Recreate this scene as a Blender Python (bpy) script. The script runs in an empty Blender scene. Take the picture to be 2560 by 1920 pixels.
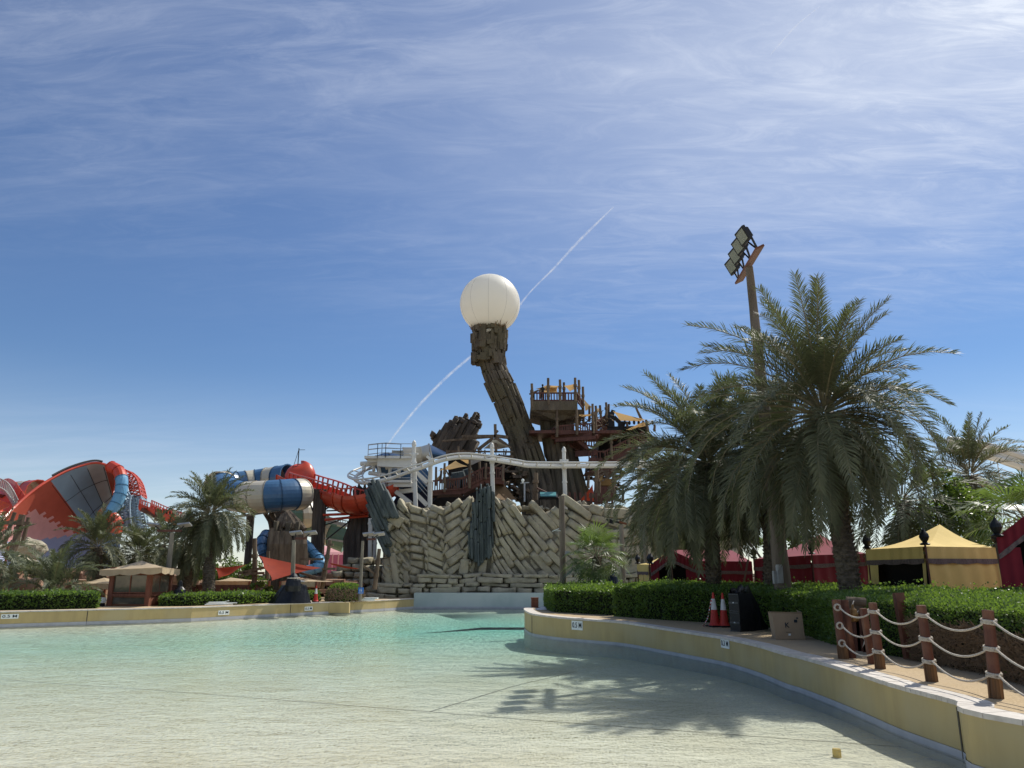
import bpy, math, random
from mathutils import Vector, Matrix, geometry, noise as mnoise
C = bpy.context.scene.collection
SC = bpy.context.scene
# ---------------------------------------------------------------- camera, sky, sun, exposure
H = 2.2
TH = math.radians(14.0)
cd = bpy.data.cameras.new('camera'); cam = bpy.data.objects.new('camera', cd); C.objects.link(cam)
cd.sensor_width = 36; cd.lens = 27.0; cd.clip_end = 6000; cd.clip_start = 0.05
cam.location = (0, 0, H); cam.rotation_euler = (math.radians(90) + TH, 0, 0)
SC.camera = cam
SUN_EL, SUN_AZ = math.radians(51), math.radians(45)
w = bpy.data.worlds.new("World"); SC.world = w; w.use_nodes = True
def build_world():
    nt = w.node_tree; N = nt.nodes; L = nt.links; N.clear()
    out = N.new('ShaderNodeOutputWorld'); bg = N.new('ShaderNodeBackground'); bg.inputs[1].default_value = SKY_STR
    sky = N.new('ShaderNodeTexSky'); sky.sky_type = 'NISHITA'; sky.sun_disc = False
    sky.sun_elevation = SUN_EL; sky.sun_rotation = SUN_AZ; sky.air_density = 1.0; sky.dust_density = 0.0; sky.ozone_density = 2.2
    hs = N.new('ShaderNodeHueSaturation'); hs.inputs['Saturation'].default_value = 1.19; hs.inputs['Value'].default_value = 1.17; hs.inputs['Hue'].default_value = .508
    L.new(sky.outputs[0], hs.inputs['Color'])
    tc = N.new('ShaderNodeTexCoord'); sep = N.new('ShaderNodeSeparateXYZ'); L.new(tc.outputs['Generated'], sep.inputs[0])
    def m(op, a, b=None, c=None):
        n = N.new('ShaderNodeMath'); n.operation = op
        for i, v in enumerate((a, b, c)):
            if v is None: continue
            if isinstance(v, (int, float)): n.inputs[i].default_value = v
            else: L.new(v, n.inputs[i])
        return n.outputs[0]
    zz = m('MAXIMUM', sep.outputs[2], 0.02); den = m('ADD', zz, 0.12)
    px = m('DIVIDE', sep.outputs[0], den); py = m('DIVIDE', sep.outputs[1], den)
    comb = N.new('ShaderNodeCombineXYZ'); L.new(px, comb.inputs[0]); L.new(py, comb.inputs[1])
    def nz(scale, rot, st, det, ro, dist, off=0):
        mp = N.new('ShaderNodeMapping'); mp.inputs['Rotation'].default_value = (0, 0, math.radians(rot)); mp.inputs['Scale'].default_value = st
        mp.inputs['Location'].default_value = (off, off * .7, 0)
        L.new(comb.outputs[0], mp.inputs[0])
        n = N.new('ShaderNodeTexNoise'); n.inputs['Scale'].default_value = scale; n.inputs['Detail'].default_value = det
        n.inputs['Roughness'].default_value = ro; n.inputs['Distortion'].default_value = dist; L.new(mp.outputs[0], n.inputs[0]); return n.outputs[0]
    def ramp(v, a, b):
        r = N.new('ShaderNodeMapRange'); r.inputs[1].default_value = a; r.inputs[2].default_value = b; r.interpolation_type = 'SMOOTHSTEP'; L.new(v, r.inputs[0]); return r.outputs[0]
    big = ramp(nz(0.9, 22, (1, 1.4, 1), 4, .55, .5, 3.1), .32, .72)
    streak = ramp(nz(2.2, 52, (.55, 2.3, 1), 9, .62, .75, 1.7), .36, .80)
    fine = ramp(nz(8.0, 66, (.5, 1.7, 1), 9, .70, 1.4, 5), .38, .74)
    # broad veil, thicker high up and to the right
    hi = ramp(sep.outputs[2], .22, .60)
    rt = ramp(sep.outputs[0], -.35, .55)
    veil = m('ADD', m('MULTIPLY', hi, .20), m('MULTIPLY', m('MULTIPLY', hi, rt), 1.25))
    low = m('MULTIPLY', m('SUBTRACT', 1.0, ramp(sep.outputs[2], .0, .26)), .42)
    t = m('ADD', m('MULTIPLY', streak, .70), m('MULTIPLY', fine, .50))
    t = m('MULTIPLY', t, m('ADD', .25, m('MULTIPLY', big, .9)))
    cl = m('ADD', m('MULTIPLY', veil, m('ADD', .36, t)), m('MULTIPLY', low, m('ADD', .75, m('MULTIPLY', streak, .5))))
    cl = m('MINIMUM', cl, .93)
    mix = N.new('ShaderNodeMixRGB'); L.new(cl, mix.inputs[0]); L.new(hs.outputs[0], mix.inputs[1]); mix.inputs[2].default_value = CLOUD
    L.new(mix.outputs[0], bg.inputs[0]); L.new(bg.outputs[0], out.inputs[0])
SKY_STR = 0.075
CLOUD = (10.2, 10.9, 12.2, 1)
build_world()
sd = bpy.data.lights.new('sun', 'SUN'); sd.energy = 4.4; sd.angle = math.radians(.53); sd.color = (1, .95, .86)
sun = bpy.data.objects.new('sun', sd); C.objects.link(sun)
_to = Vector((math.sin(SUN_AZ) * math.cos(SUN_EL), math.cos(SUN_AZ) * math.cos(SUN_EL), math.sin(SUN_EL)))
sun.rotation_euler = _to.to_track_quat('Z', 'Y').to_euler()
SC.view_settings.view_transform = 'Standard'; SC.view_settings.look = 'None'
SC.view_settings.exposure = 0.18; SC.view_settings.gamma = 1
SC.cycles.transparent_max_bounces = 24
SC.cycles.volume_bounces = 0
# ---------------------------------------------------------------- helpers
R = random.Random(7)
U = lambda a, b: R.uniform(a, b)
def ray(px, py):
    a = (px - 1280) / 2.5; b = (960 - py) / 2.5; s, c = math.sin(TH), math.cos(TH)
    return Vector((a, 768 * c - b * s, 768 * s + b * c))
def W(px, py, Y):
    d = ray(px, py); k = Y / d.y
    return Vector((d.x * k, Y, H + d.z * k))
def G(px, py, z=0.0):
    d = ray(px, py); k = (z - H) / d.z
    return Vector((d.x * k, d.y * k, z))
Z1 = lambda x, y: (x * .2893, 1100 + y * .2893)
Z2 = lambda x, y: (400 + x * .2893, 1100 + y * .2893)
Z3 = lambda x, y: (860 + x * .3135, 1020 + y * .3135)
Z4 = lambda x, y: (1120 + x * .3614, 660 + y * .3614)
Z5 = lambda x, y: (1280 + x * .2411, 900 + y * .2411)
Z7 = lambda x, y: (860 + x * .12054, 1100 + y * .12054)
Z8 = lambda x, y: (640 + x * .1537, 1380 + y * .1537)
Z9 = lambda x, y: (1080 + x * .14465, 1020 + y * .14465)
ZL = lambda x, y: (x * .12658, 1380 + y * .12658)
ZR = lambda x, y: (2000 + x * .3617, 900 + y * .3617)
def ctx_m(Y): return Y / 768 / 2.5 * 1.03        # metres per source pixel at depth Y (approx.)
def tag(o, label=None, cat=None, group=None, kind=None):
    if label: o['label'] = label
    if cat: o['category'] = cat
    if group: o['group'] = group
    if kind: o['kind'] = kind
    return o
def thing(name, loc, label, cat, group=None):
    o = bpy.data.objects.new(name, None); C.objects.link(o); o.location = loc; o.empty_display_size = .3
    return tag(o, label, cat, group)
class MB:
    def __init__(s): s.v = []; s.f = []; s.m = []
    def add(s, vs, fs, mi=0):
        n = len(s.v); s.v.extend([Vector(v) for v in vs]); s.f.extend([tuple(i + n for i in f) for f in fs]); s.m.extend([mi] * len(fs)); return s
    def build(s, name, mats, parent=None, smooth=False, origin=None, top=None, kind=None):
        if not isinstance(mats, (list, tuple)): mats = [mats]
        if parent is not None:
            org = parent.matrix_basis.translation.copy()
            p = parent.parent
            while p is not None: org += p.matrix_basis.translation; p = p.parent
        elif origin is not None: org = Vector(origin)
        else:
            n = max(1, len(s.v)); org = Vector((sum(v.x for v in s.v) / n, sum(v.y for v in s.v) / n, min(v.z for v in s.v)))
        me = bpy.data.meshes.new(name); me.from_pydata([tuple(v - org) for v in s.v], [], s.f)
        for m in mats: me.materials.append(m)
        me.polygons.foreach_set('material_index', s.m)
        if smooth: me.polygons.foreach_set('use_smooth', [True] * len(me.polygons))
        me.update()
        o = bpy.data.objects.new(name, me); C.objects.link(o)
        if parent is not None: o.parent = parent
        else: o.location = org
        if top: tag(o, *top)
        if kind: o['kind'] = kind
        return o
    def cut(s):
        if not hasattr(s, 'cuts'): s.cuts = []
        s.cuts.append((len(s.v), len(s.f))); return s
    def build_each(s, name, mats, parent=None, **k):
        cs = getattr(s, 'cuts', []); 
        if not cs or cs[-1][1] < len(s.f): cs = cs + [(len(s.v), len(s.f))]
        v0 = f0 = 0; out = []
        for v1, f1 in cs:
            if f1 > f0:
                q = MB(); q.v = s.v[v0:v1]; q.f = [tuple(i - v0 for i in f) for f in s.f[f0:f1]]; q.m = s.m[f0:f1]; out.append(q.build(name, mats, parent, **k))
            v0, f0 = v1, f1
        return out
    def box(s, c, size, rz=0, mi=0, M=None):
        hx, hy, hz = [d / 2 for d in size]; q = []
        for z in (-hz, hz):
            for x, y in ((-hx, -hy), (hx, -hy), (hx, hy), (-hx, hy)): q.append(Vector((x, y, z)))
        if M is None: M = Matrix.Rotation(rz, 3, 'Z')
        c = Vector(c)
        return s.add([M @ v + c for v in q], [(0, 3, 2, 1), (4, 5, 6, 7), (0, 1, 5, 4), (1, 2, 6, 5), (2, 3, 7, 6), (3, 0, 4, 7)], mi)
    def beam(s, p, q, a, b=None, up=(0, 0, 1), mi=0):
        p, q = Vector(p), Vector(q); b = b or a; d = q - p; L = d.length
        if L < 1e-5: return s
        d /= L; u = Vector(up)
        if abs(d.dot(u)) > .98: u = Vector((0, 1, 0))
        x = d.cross(u).normalized(); y = x.cross(d).normalized()
        vs = [e + x * sx * a / 2 + y * sy * b / 2 for e in (p, q) for sx, sy in ((-1, -1), (1, -1), (1, 1), (-1, 1))]
        return s.add(vs, [(0, 3, 2, 1), (4, 5, 6, 7), (0, 1, 5, 4), (1, 2, 6, 5), (2, 3, 7, 6), (3, 0, 4, 7)], mi)
    def tube(s, pts, r, n=8, cap=True, mi=0, closed=False):
        pts = [Vector(p) for p in pts]; k = len(pts)
        if not isinstance(r, (list, tuple)): r = [r] * k
        rings = []; prev = None
        for i, p in enumerate(pts):
            if closed: t = pts[(i + 1) % k] - pts[i - 1]
            else: t = pts[min(i + 1, k - 1)] - pts[max(i - 1, 0)]
            if t.length < 1e-9: t = Vector((0, 0, 1))
            t.normalize()
            if prev is None:
                u = Vector((0, 0, 1)) if abs(t.z) < .9 else Vector((1, 0, 0))
                x = t.cross(u).normalized()
            else: x = (prev - t * prev.dot(t)).normalized()
            prev = x; y = t.cross(x)
            rings.append([p + (x * math.cos(2 * math.pi * j / n) + y * math.sin(2 * math.pi * j / n)) * r[i] for j in range(n)])
        vs = [v for rg in rings for v in rg]; fs = []
        for i in range(k if closed else k - 1):
            a = i * n; b = ((i + 1) % k) * n
            for j in range(n): fs.append((a + j, a + (j + 1) % n, b + (j + 1) % n, b + j))
        if cap and not closed:
            fs.append(tuple(range(n - 1, -1, -1))); fs.append(tuple((k - 1) * n + j for j in range(n)))
        return s.add(vs, fs, mi)
    def lathe(s, c, prof, n=16, mi=0, axis=None):
        c = Vector(c); M = Matrix.Identity(3) if axis is None else Vector(axis).to_track_quat('Z', 'Y').to_matrix()
        vs = [c + M @ Vector((r * math.cos(2 * math.pi * j / n), r * math.sin(2 * math.pi * j / n), z)) for r, z in prof for j in range(n)]; fs = []
        for i in range(len(prof) - 1):
            for j in range(n): fs.append((i * n + j, i * n + (j + 1) % n, (i + 1) * n + (j + 1) % n, (i + 1) * n + j))
        fs.append(tuple(range(n - 1, -1, -1))); fs.append(tuple((len(prof) - 1) * n + j for j in range(n)))
        return s.add(vs, fs, mi)
    def sheet(s, fn, nu, nv, mi=0, mf=None):
        vs = [fn(i / nu, j / nv) for j in range(nv + 1) for i in range(nu + 1)]; n0 = len(s.v)
        s.v.extend([Vector(v) for v in vs])
        for j in range(nv):
            for i in range(nu):
                a = n0 + j * (nu + 1) + i; s.f.append((a, a + 1, a + nu + 2, a + nu + 1)); s.m.append(mf(i / nu, j / nv) if mf else mi)
        return s
    def cblock(s, q, yf, yb, ins, mi=0):
        """chunky block: q = 4 corners (x,z) clockwise from top-left seen from the front, rounded front edge"""
        c = Vector((sum(p[0] for p in q) / 4, sum(p[1] for p in q) / 4))
        fr = []; mid = []; bk = []
        for p in q:
            v = Vector((p[0], p[1])); d = c - v; k = min(ins / max(d.length, 1e-4), .6); g = v + d * k
            fr.append((g.x, yf + U(-.04, .04), g.y)); mid.append((v.x, yf + ins * U(.9, 1.5), v.y)); bk.append((v.x, yb, v.y))
        cc = (c.x, yf - U(.0, .06), c.y)
        vs = [cc] + fr + mid + bk; fs = []
        for i in range(4):
            j = (i + 1) % 4; fs += [(0, 1 + j, 1 + i), (1 + i, 1 + j, 5 + j, 5 + i), (5 + i, 5 + j, 9 + j, 9 + i)]
        fs.append((9, 10, 11, 12))
        return s.add(vs, fs, mi)
def smooth_path(pts, n=8, closed=False):
    pts = [Vector(p) for p in pts]; out = []; k = len(pts)
    rng = range(k) if closed else range(k - 1)
    for i in rng:
        if closed: p0, p1, p2, p3 = pts[i - 1], pts[i], pts[(i + 1) % k], pts[(i + 2) % k]
        else: p0, p1, p2, p3 = pts[max(i - 1, 0)], pts[i], pts[i + 1], pts[min(i + 2, k - 1)]
        for j in range(n):
            t = j / n
            out.append(.5 * ((2 * p1) + (p2 - p0) * t + (2 * p0 - 5 * p1 + 4 * p2 - p3) * t * t + (3 * p1 - p0 - 3 * p2 + p3) * t ** 3))
    if not closed: out.append(pts[-1])
    return out
def lerp(a, b, t): return a + (b - a) * t
def interp(xs, ys, x):
    if x <= xs[0]: return ys[0]
    for i in range(len(xs) - 1):
        if x <= xs[i + 1]: return lerp(ys[i], ys[i + 1], (x - xs[i]) / (xs[i + 1] - xs[i]))
    return ys[-1]
# ---------------------------------------------------------------- materials
def mat(name, c1, c2=None, scale=4, rough=.85, bump=.15, bscale=None, st=(1, 1, 1), metal=0, spec=.3, det=6, lo=.35, hi=.65, c3=None, s3=.6, trans=None, bdist=.05):
    m = bpy.data.materials.new(name); m.use_nodes = True; nt = m.node_tree; N = nt.nodes; L = nt.links
    b = N['Principled BSDF']; b.inputs['Roughness'].default_value = rough; b.inputs['Metallic'].default_value = metal
    b.inputs['Specular IOR Level'].default_value = spec
    c2 = c2 or tuple(v * .75 for v in c1)
    tc = N.new('ShaderNodeTexCoord'); mp = N.new('ShaderNodeMapping'); mp.inputs['Scale'].default_value = st; L.new(tc.outputs['Object'], mp.inputs[0])
    n = N.new('ShaderNodeTexNoise'); n.inputs['Scale'].default_value = scale; n.inputs['Detail'].default_value = det; n.inputs['Roughness'].default_value = .6; L.new(mp.outputs[0], n.inputs[0])
    r = N.new('ShaderNodeValToRGB'); r.color_ramp.elements[0].position = lo; r.color_ramp.elements[1].position = hi
    r.color_ramp.elements[0].color = (*c2, 1); r.color_ramp.elements[1].color = (*c1, 1); L.new(n.outputs[0], r.inputs[0]); col = r.outputs[0]
    if c3:
        n3 = N.new('ShaderNodeTexNoise'); n3.inputs['Scale'].default_value = s3; n3.inputs['Detail'].default_value = 4; L.new(tc.outputs['Object'], n3.inputs[0])
        r3 = N.new('ShaderNodeMapRange'); r3.inputs[1].default_value = .45; r3.inputs[2].default_value = .62; L.new(n3.outputs[0], r3.inputs[0])
        mx = N.new('ShaderNodeMixRGB'); L.new(r3.outputs[0], mx.inputs[0]); L.new(col, mx.inputs[1]); mx.inputs[2].default_value = (*c3, 1); col = mx.outputs[0]
    L.new(col, b.inputs['Base Color'])
    if bump:
        nb = n
        if bscale:
            nb = N.new('ShaderNodeTexNoise'); nb.inputs['Scale'].default_value = bscale; nb.inputs['Detail'].default_value = 8; L.new(mp.outputs[0], nb.inputs[0])
        bp = N.new('ShaderNodeBump'); bp.inputs['Strength'].default_value = bump; bp.inputs['Distance'].default_value = bdist; L.new(nb.outputs[0], bp.inputs['Height']); L.new(bp.outputs[0], b.inputs['Normal'])
    if trans:
        tr = N.new('ShaderNodeBsdfTranslucent'); tr.inputs[0].default_value = (*trans[0], 1); ms = N.new('ShaderNodeMixShader'); ms.inputs[0].default_value = trans[1]
        L.new(b.outputs[0], ms.inputs[1]); L.new(tr.outputs[0], ms.inputs[2]); L.new(ms.outputs[0], N['Material Output'].inputs[0])
    return m
M = {}
M['sand'] = mat('sand_aggregate', (.50, .38, .23), (.36, .27, .16), 30, .95, .3, 60, det=3, c3=(.44, .34, .22), s3=.4)
M['floor'] = mat('pool_floor_coat', (.74, .71, .575), (.55, .52, .41), 55, .8, .0, det=3, lo=.3, hi=.7, c3=(.60, .56, .43), s3=.35)
M['yellow'] = mat('yellow_wall_paint', (.45, .355, .165), (.38, .30, .14), 2.2, .75, .06, 20, st=(1.4, 1.4, .3), c3=(.42, .35, .19), s3=.6)
M['greyband'] = mat('grey_wet_band', (.40, .41, .44), (.33, .34, .37), 3, .5, .05)
M['coping'] = mat('coping_tile', (.62, .58, .52), (.48, .44, .39), 5, .8, .1, 30)
M['paleblue'] = mat('pale_blue_wave_wall', (.40, .47, .45), (.35, .42, .41), .8, .7, .03, c3=(.44, .50, .48), s3=.4)
M['joint'] = mat('joint_sealant', (.10, .09, .07), rough=.9)
M['rock'] = mat('sand_rock', (.385, .345, .255), (.25, .225, .165), 1.6, .95, .7, 5, c3=(.37, .335, .235), s3=.35, bdist=.10)
M['rockdark'] = mat('rock_mortar', (.20, .18, .135), (.13, .115, .085), 2, .95, .5)
M['bluerock'] = mat('blue_grey_rock', (.10, .12, .115), (.045, .058, .06), 2.2, .8, .8, 6, st=(1, 1, .3), bdist=.1)
M['bark'] = mat('bark_rock', (.155, .13, .097), (.065, .054, .042), 1.3, .95, .9, 4, st=(1, 1, .35), c3=(.11, .095, .06), s3=.3, bdist=.15)
M['greyrock'] = mat('grey_rock', (.125, .105, .085), (.06, .05, .042), 1.2, .9, .8, 4, st=(1, 1, .25), bdist=.12)
M['wood'] = mat('weathered_wood', (.19, .145, .10), (.09, .065, .045), 3, .9, .5, 8, st=(1, 1, .25))
M['redwood'] = mat('red_stained_wood', (.125, .05, .036), (.07, .028, .02), 4, .6, .3, 9, st=(1, 1, .2))
M['postwood'] = mat('stained_post_wood', (.15, .055, .032), (.08, .03, .02), 5, .5, .35, 14, st=(1, 1, .12), c3=(.22, .10, .055), s3=2)
M['rawwood'] = mat('bare_post_foot', (.24, .13, .06), (.10, .055, .03), 9, .85, .8, 16, st=(1, 1, .1))
M['rope'] = mat('pale_rope', (.62, .56, .47), (.42, .37, .30), 40, .9, .6, 60)
M['black'] = mat('black_plastic', (.012, .013, .015), (.008, .008, .01), 8, .45, .1)
M['blacksheet'] = mat('black_sheeting', (.015, .016, .02), (.008, .008, .01), 5, .32, .6, 6)
M['darkmetal'] = mat('dark_metal', (.03, .03, .032), rough=.5, metal=.3)
M['white'] = mat('white_steel_paint', (.66, .66, .62), (.58, .58, .54), 1.5, .5, .03, c3=(.60, .59, .54), s3=.7)
M['pearl'] = mat('pearl_skin', (.84, .84, .80), (.80, .80, .76), .5, .5, .0, trans=((.95, .93, .85), .42))
M['red'] = mat('red_fibreglass', (.56, .065, .025), (.45, .05, .02), 1, .35, .03, spec=.5)
M['salmon'] = mat('faded_salmon', (.68, .35, .33), (.60, .31, .29), .7, .5, .0)
M['slate'] = mat('slate_blue_panel', (.28, .42, .54), (.24, .36, .47), .5, .5, .0)
M['lav'] = mat('lavender_panel', (.30, .34, .48), (.26, .30, .43), .5, .5, .0)
M['blue'] = mat('blue_fibreglass', (.055, .14, .26), (.045, .115, .22), 1, .32, .02, spec=.5)
M['sky_blue'] = mat('light_blue_fibreglass', (.14, .34, .52), (.11, .28, .45), 1, .3, .02, spec=.5)
M['cream'] = mat('cream_fibreglass', (.52, .48, .37), (.46, .42, .32), 1, .35, .02, spec=.5, c3=(.50, .45, .36), s3=.8)
M['greenf'] = mat('green_fibreglass', (.11, .19, .15), (.09, .16, .12), 1, .4, .02)
M['greytrim'] = mat('grey_trim', (.35, .35, .33), rough=.6)
M['redsail'] = mat('red_sailcloth', (.30, .045, .02), (.24, .035, .018), 2, .8, .05, trans=((.55, .08, .03), .4))
M['tansail'] = mat('tan_sailcloth', (.50, .34, .15), (.42, .28, .12), 2, .85, .05, trans=((.60, .40, .18), .4))
M['whitesail'] = mat('cream_sailcloth', (.62, .58, .45), (.55, .50, .38), 2, .85, .05, trans=((.6, .5, .36), .3))
M['beigecan'] = mat('beige_canopy', (.55, .44, .30), (.48, .38, .25), 2, .85, .05, trans=((.5, .38, .22), .25))
M['tentred'] = mat('crimson_canvas', (.17, .013, .024), (.14, .010, .019), 1.5, .9, .15, 2.5)
M['tentyel'] = mat('yellow_canvas', (.68, .51, .19), (.60, .45, .16), 1.2, .85, .25, 2, bdist=.1)
M['fringe'] = mat('grey_fringe', (.17, .13, .125), (.10, .08, .08), 20, .95, .3)
M['dark'] = mat('painted_tent_shade', (.006, .005, .005), rough=1)  # near-black that puts the tents' inner shade into the colour
M['palm'] = mat('date_palm_leaflets', (.155, .16, .09), (.09, .10, .06), 1.2, .55, .0, spec=.3, trans=((.15, .19, .07), .22))
M['palm2'] = mat('young_palm_leaflets', (.15, .17, .105), (.09, .11, .07), 1.2, .55, .0, spec=.3, trans=((.16, .2, .08), .25))
M['rachis'] = mat('frond_rib', (.24, .21, .12), (.15, .13, .08), 3, .5, .0)
M['fan'] = mat('fan_palm_leaf', (.10, .15, .05), (.06, .10, .035), 2, .42, .0, spec=.45, trans=((.22, .33, .06), .3))
M['trunk'] = mat('palm_trunk_bark', (.17, .14, .105), (.07, .056, .042), 6, .95, .8, 9, st=(1, 1, 2), bdist=.08)
M['leaf'] = mat('hedge_leaf', (.105, .17, .04), (.05, .09, .022), 6, .45, .0, spec=.4, trans=((.26, .42, .05), .30))
M['twig'] = mat('hedge_twigs', (.30, .21, .13), (.17, .12, .075), 12, .9, .5, 30)
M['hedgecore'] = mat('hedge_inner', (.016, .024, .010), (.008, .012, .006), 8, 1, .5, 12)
M['treeleaf'] = mat('broad_leaf', (.085, .14, .03), (.05, .09, .02), 3, .4, .0, spec=.4, trans=((.22, .34, .04), .35))
M['card'] = mat('brown_cardboard', (.34, .25, .165), (.30, .22, .145), 3, .9, .05)
M['conered'] = mat('cone_red', (.50, .04, .03), (.42, .035, .025), 4, .5, .0)
M['conewhite'] = mat('cone_white', (.70, .70, .68), rough=.5)
M['pink'] = mat('magenta_roof', (.48, .13, .20), (.42, .11, .17), 1, .7, .0)
M['signblue'] = mat('sign_blue', (.02, .16, .55), rough=.5, bump=0)
M['signwhite'] = mat('sign_white', (.72, .76, .74), (.66, .70, .68), 4, .5, .0)
M['ink'] = mat('ink', (.025, .035, .045), rough=.7, bump=0)
M['glass'] = mat('dark_window_glass', (.06, .06, .05), (.14, .12, .09), 1.2, .08, .0, spec=.8)
M['kioskwood'] = mat('kiosk_wood', (.22, .085, .05), (.14, .05, .03), 5, .7, .2, 10, st=(3, 3, .2))
M['polewood'] = mat('pole_render', (.20, .165, .13), (.12, .095, .07), 3, .9, .5, 7, st=(1, 1, .2))
M['lampwood'] = mat('grey_lamp_pole', (.26, .235, .19), (.16, .14, .11), 3, .9, .4, 7, st=(1, 1, .2))
M['orangewood'] = mat('oiled_cedar', (.20, .075, .035), (.13, .048, .022), 4, .5, .15, 12, st=(1, .2, 1))
M['led'] = mat('led_lens', (.26, .29, .25), (.17, .19, .16), 30, .25, .0, spec=.6)
M['steel'] = mat('galvanised_steel', (.40, .41, .42), rough=.45, metal=.5)
M['brass'] = mat('old_brass', (.35, .20, .07), (.2, .11, .04), 6, .45, .1, metal=.6)
_b = M['tentred'].node_tree.nodes['Principled BSDF']; _b.inputs['Sheen Weight'].default_value = .32; _b.inputs['Sheen Roughness'].default_value = .45; _b.inputs['Sheen Tint'].default_value = (1, .55, .62, 1)
M['skin'] = mat('skin_tone', (.22, .12, .08), rough=.6)
M['shirt'] = mat('dark_shirt', (.04, .045, .05), rough=.8)
M['hazeblue'] = mat('tealplastic', (.10, .30, .30), rough=.3)
# ---------------------------------------------------------------- the setting: ground, pool, water
def zfloor(y): return interp([-9, -4, 0, 8, 15, 24, 40, 55], [.70, .1, -.035, -.10, -.20, -.36, -.70, -1.1], y)
def sst(t): t = max(0, min(1, t)); return t * t * (3 - 2 * t)
def zdeck(x, y): return .68 + (.15 * sst((y - 20) / 14) if x > -4 else 0)
def GD(px, py):
    z = .7
    for _ in range(8): p = G(px, py, z); z = zdeck(p.x, p.y)
    return G(px, py, z)
def GF(px, py):
    z = -.1
    for _ in range(10): p = G(px, py, z); z = zfloor(p.y)
    return G(px, py, z)
RC = [(2560, 1801), (2392, 1751), (2307, 1729), (2232, 1709), (2163, 1687), (2080, 1662), (2000, 1640), (1960, 1631), (1895, 1612), (1813, 1594),
      (1741, 1583), (1649, 1569), (1557, 1555), (1461, 1547.6), (1403, 1543), (1357, 1537.8), (1326, 1532), (1311, 1522)]
rc = [GD(*p) for p in RC]
_a = rc[0]
right_line = [Vector((16, -8, .68)), Vector((11.5, -1, .68)), Vector((8.6, 4.2, .68))] + rc
tip = rc[-1]
back_line = [tip + Vector((.25, 1.2, 0)), tip + Vector((1.2, 2.4, 0)), tip + Vector((3, 4, 0)), tip + Vector((5.5, 9, 0))]
FWL = G(1034, 1521, 0); FWR = G(1353, 1521, 0); FWR = FWR + (FWR - FWL) * .9
LC = [(1034, 1497), (963, 1499.8), (834, 1505), (727, 1508.6), (600, 1513.5), (480, 1518), (350, 1521.3), (220, 1524), (0, 1529)]
lc = [G(px, py, .66) for px, py in LC]
lc[0] = Vector((FWL.x, FWL.y, .66))
left_line = lc + [lc[-1] + (lc[-1] - lc[-2]) * 1.2, Vector((-58, 20, .66)), Vector((-60, -9, .66))]
def resample(pts, step):
    out = [pts[0]]
    for a, b in zip(pts, pts[1:]):
        n = max(1, int((b - a).length / step))
        for i in range(1, n + 1): out.append(a.lerp(b, i / n))
    return out
right_s = resample(smooth_path(right_line + back_line[:2], 6), .6)
hole = [Vector(p) for p in right_s] + back_line[2:] + [Vector((FWR.x, FWR.y, .8)), Vector((FWL.x, FWL.y, .66))] + left_line[1:] + [Vector((16, -9.2, .68))]
outer = [Vector((-3000, -400, .62)), Vector((3000, -400, .62)), Vector((3000, 4000, .62)), Vector((-3000, 4000, .62))]
def ground():
    hh = []
    for p in hole:
        if not hh or (p - hh[-1]).length > .05: hh.append(p)
    pl = [outer, list(reversed(hh))]
    tris = geometry.tessellate_polygon([[Vector((v.x, v.y, 0)) for v in q] for q in pl])
    vs = outer + list(reversed(hh)); m = MB(); m.add(vs, tris)
    o = m.build('ground', M['sand'], origin=(0, 0, 0)); o['kind'] = 'structure'
    me = o.data
    import bmesh
    b = bmesh.new(); b.from_mesh(me); bmesh.ops.recalc_face_normals(b, faces=b.faces)
    if sum(f.normal.z * f.calc_area() for f in b.faces) < 0: bmesh.ops.reverse_faces(b, faces=b.faces)
    b.to_mesh(me); b.free()
ground()
m = MB(); m.sheet(lambda u, v: (lerp(-62, 20, u), lerp(-9, 60, v), zfloor(lerp(-9, 60, v))), 4, 138)
m.build('pool_floor', M['floor'], origin=(0, 0, 0), kind='structure')
def strip(pts, wd, name, mt, lift=.004):
    m = MB(); vs = []
    for i, p in enumerate(pts):
        t = (pts[min(i + 1, len(pts) - 1)] - pts[max(i - 1, 0)]); t.z = 0; t.normalize(); n = Vector((-t.y, t.x, 0)) * wd / 2
        vs += [p + n + Vector((0, 0, lift)), p - n + Vector((0, 0, lift))]
    m.add(vs, [(2 * i, 2 * i + 1, 2 * i + 3, 2 * i + 2) for i in range(len(pts) - 1)])
    return m.build(name, mt)
for ps, wd in (([(-300, 1680), (0, 1699.6), (400, 1727), (860, 1763), (1074, 1780), (1280, 1797), (1960, 1847), (2407, 1879)], .022), ([(1074, 1780), (1280, 1717), (1440, 1679)], .022)):
    q = []
    for a, b in zip(ps, ps[1:]):
        for i in range(12): q.append(GF(lerp(a[0], b[0], i / 12), lerp(a[1], b[1], i / 12)))
    q.append(GF(*ps[-1])); strip(q, wd, 'pool_floor_joint', M['joint'], .006)['kind'] = 'structure'
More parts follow.
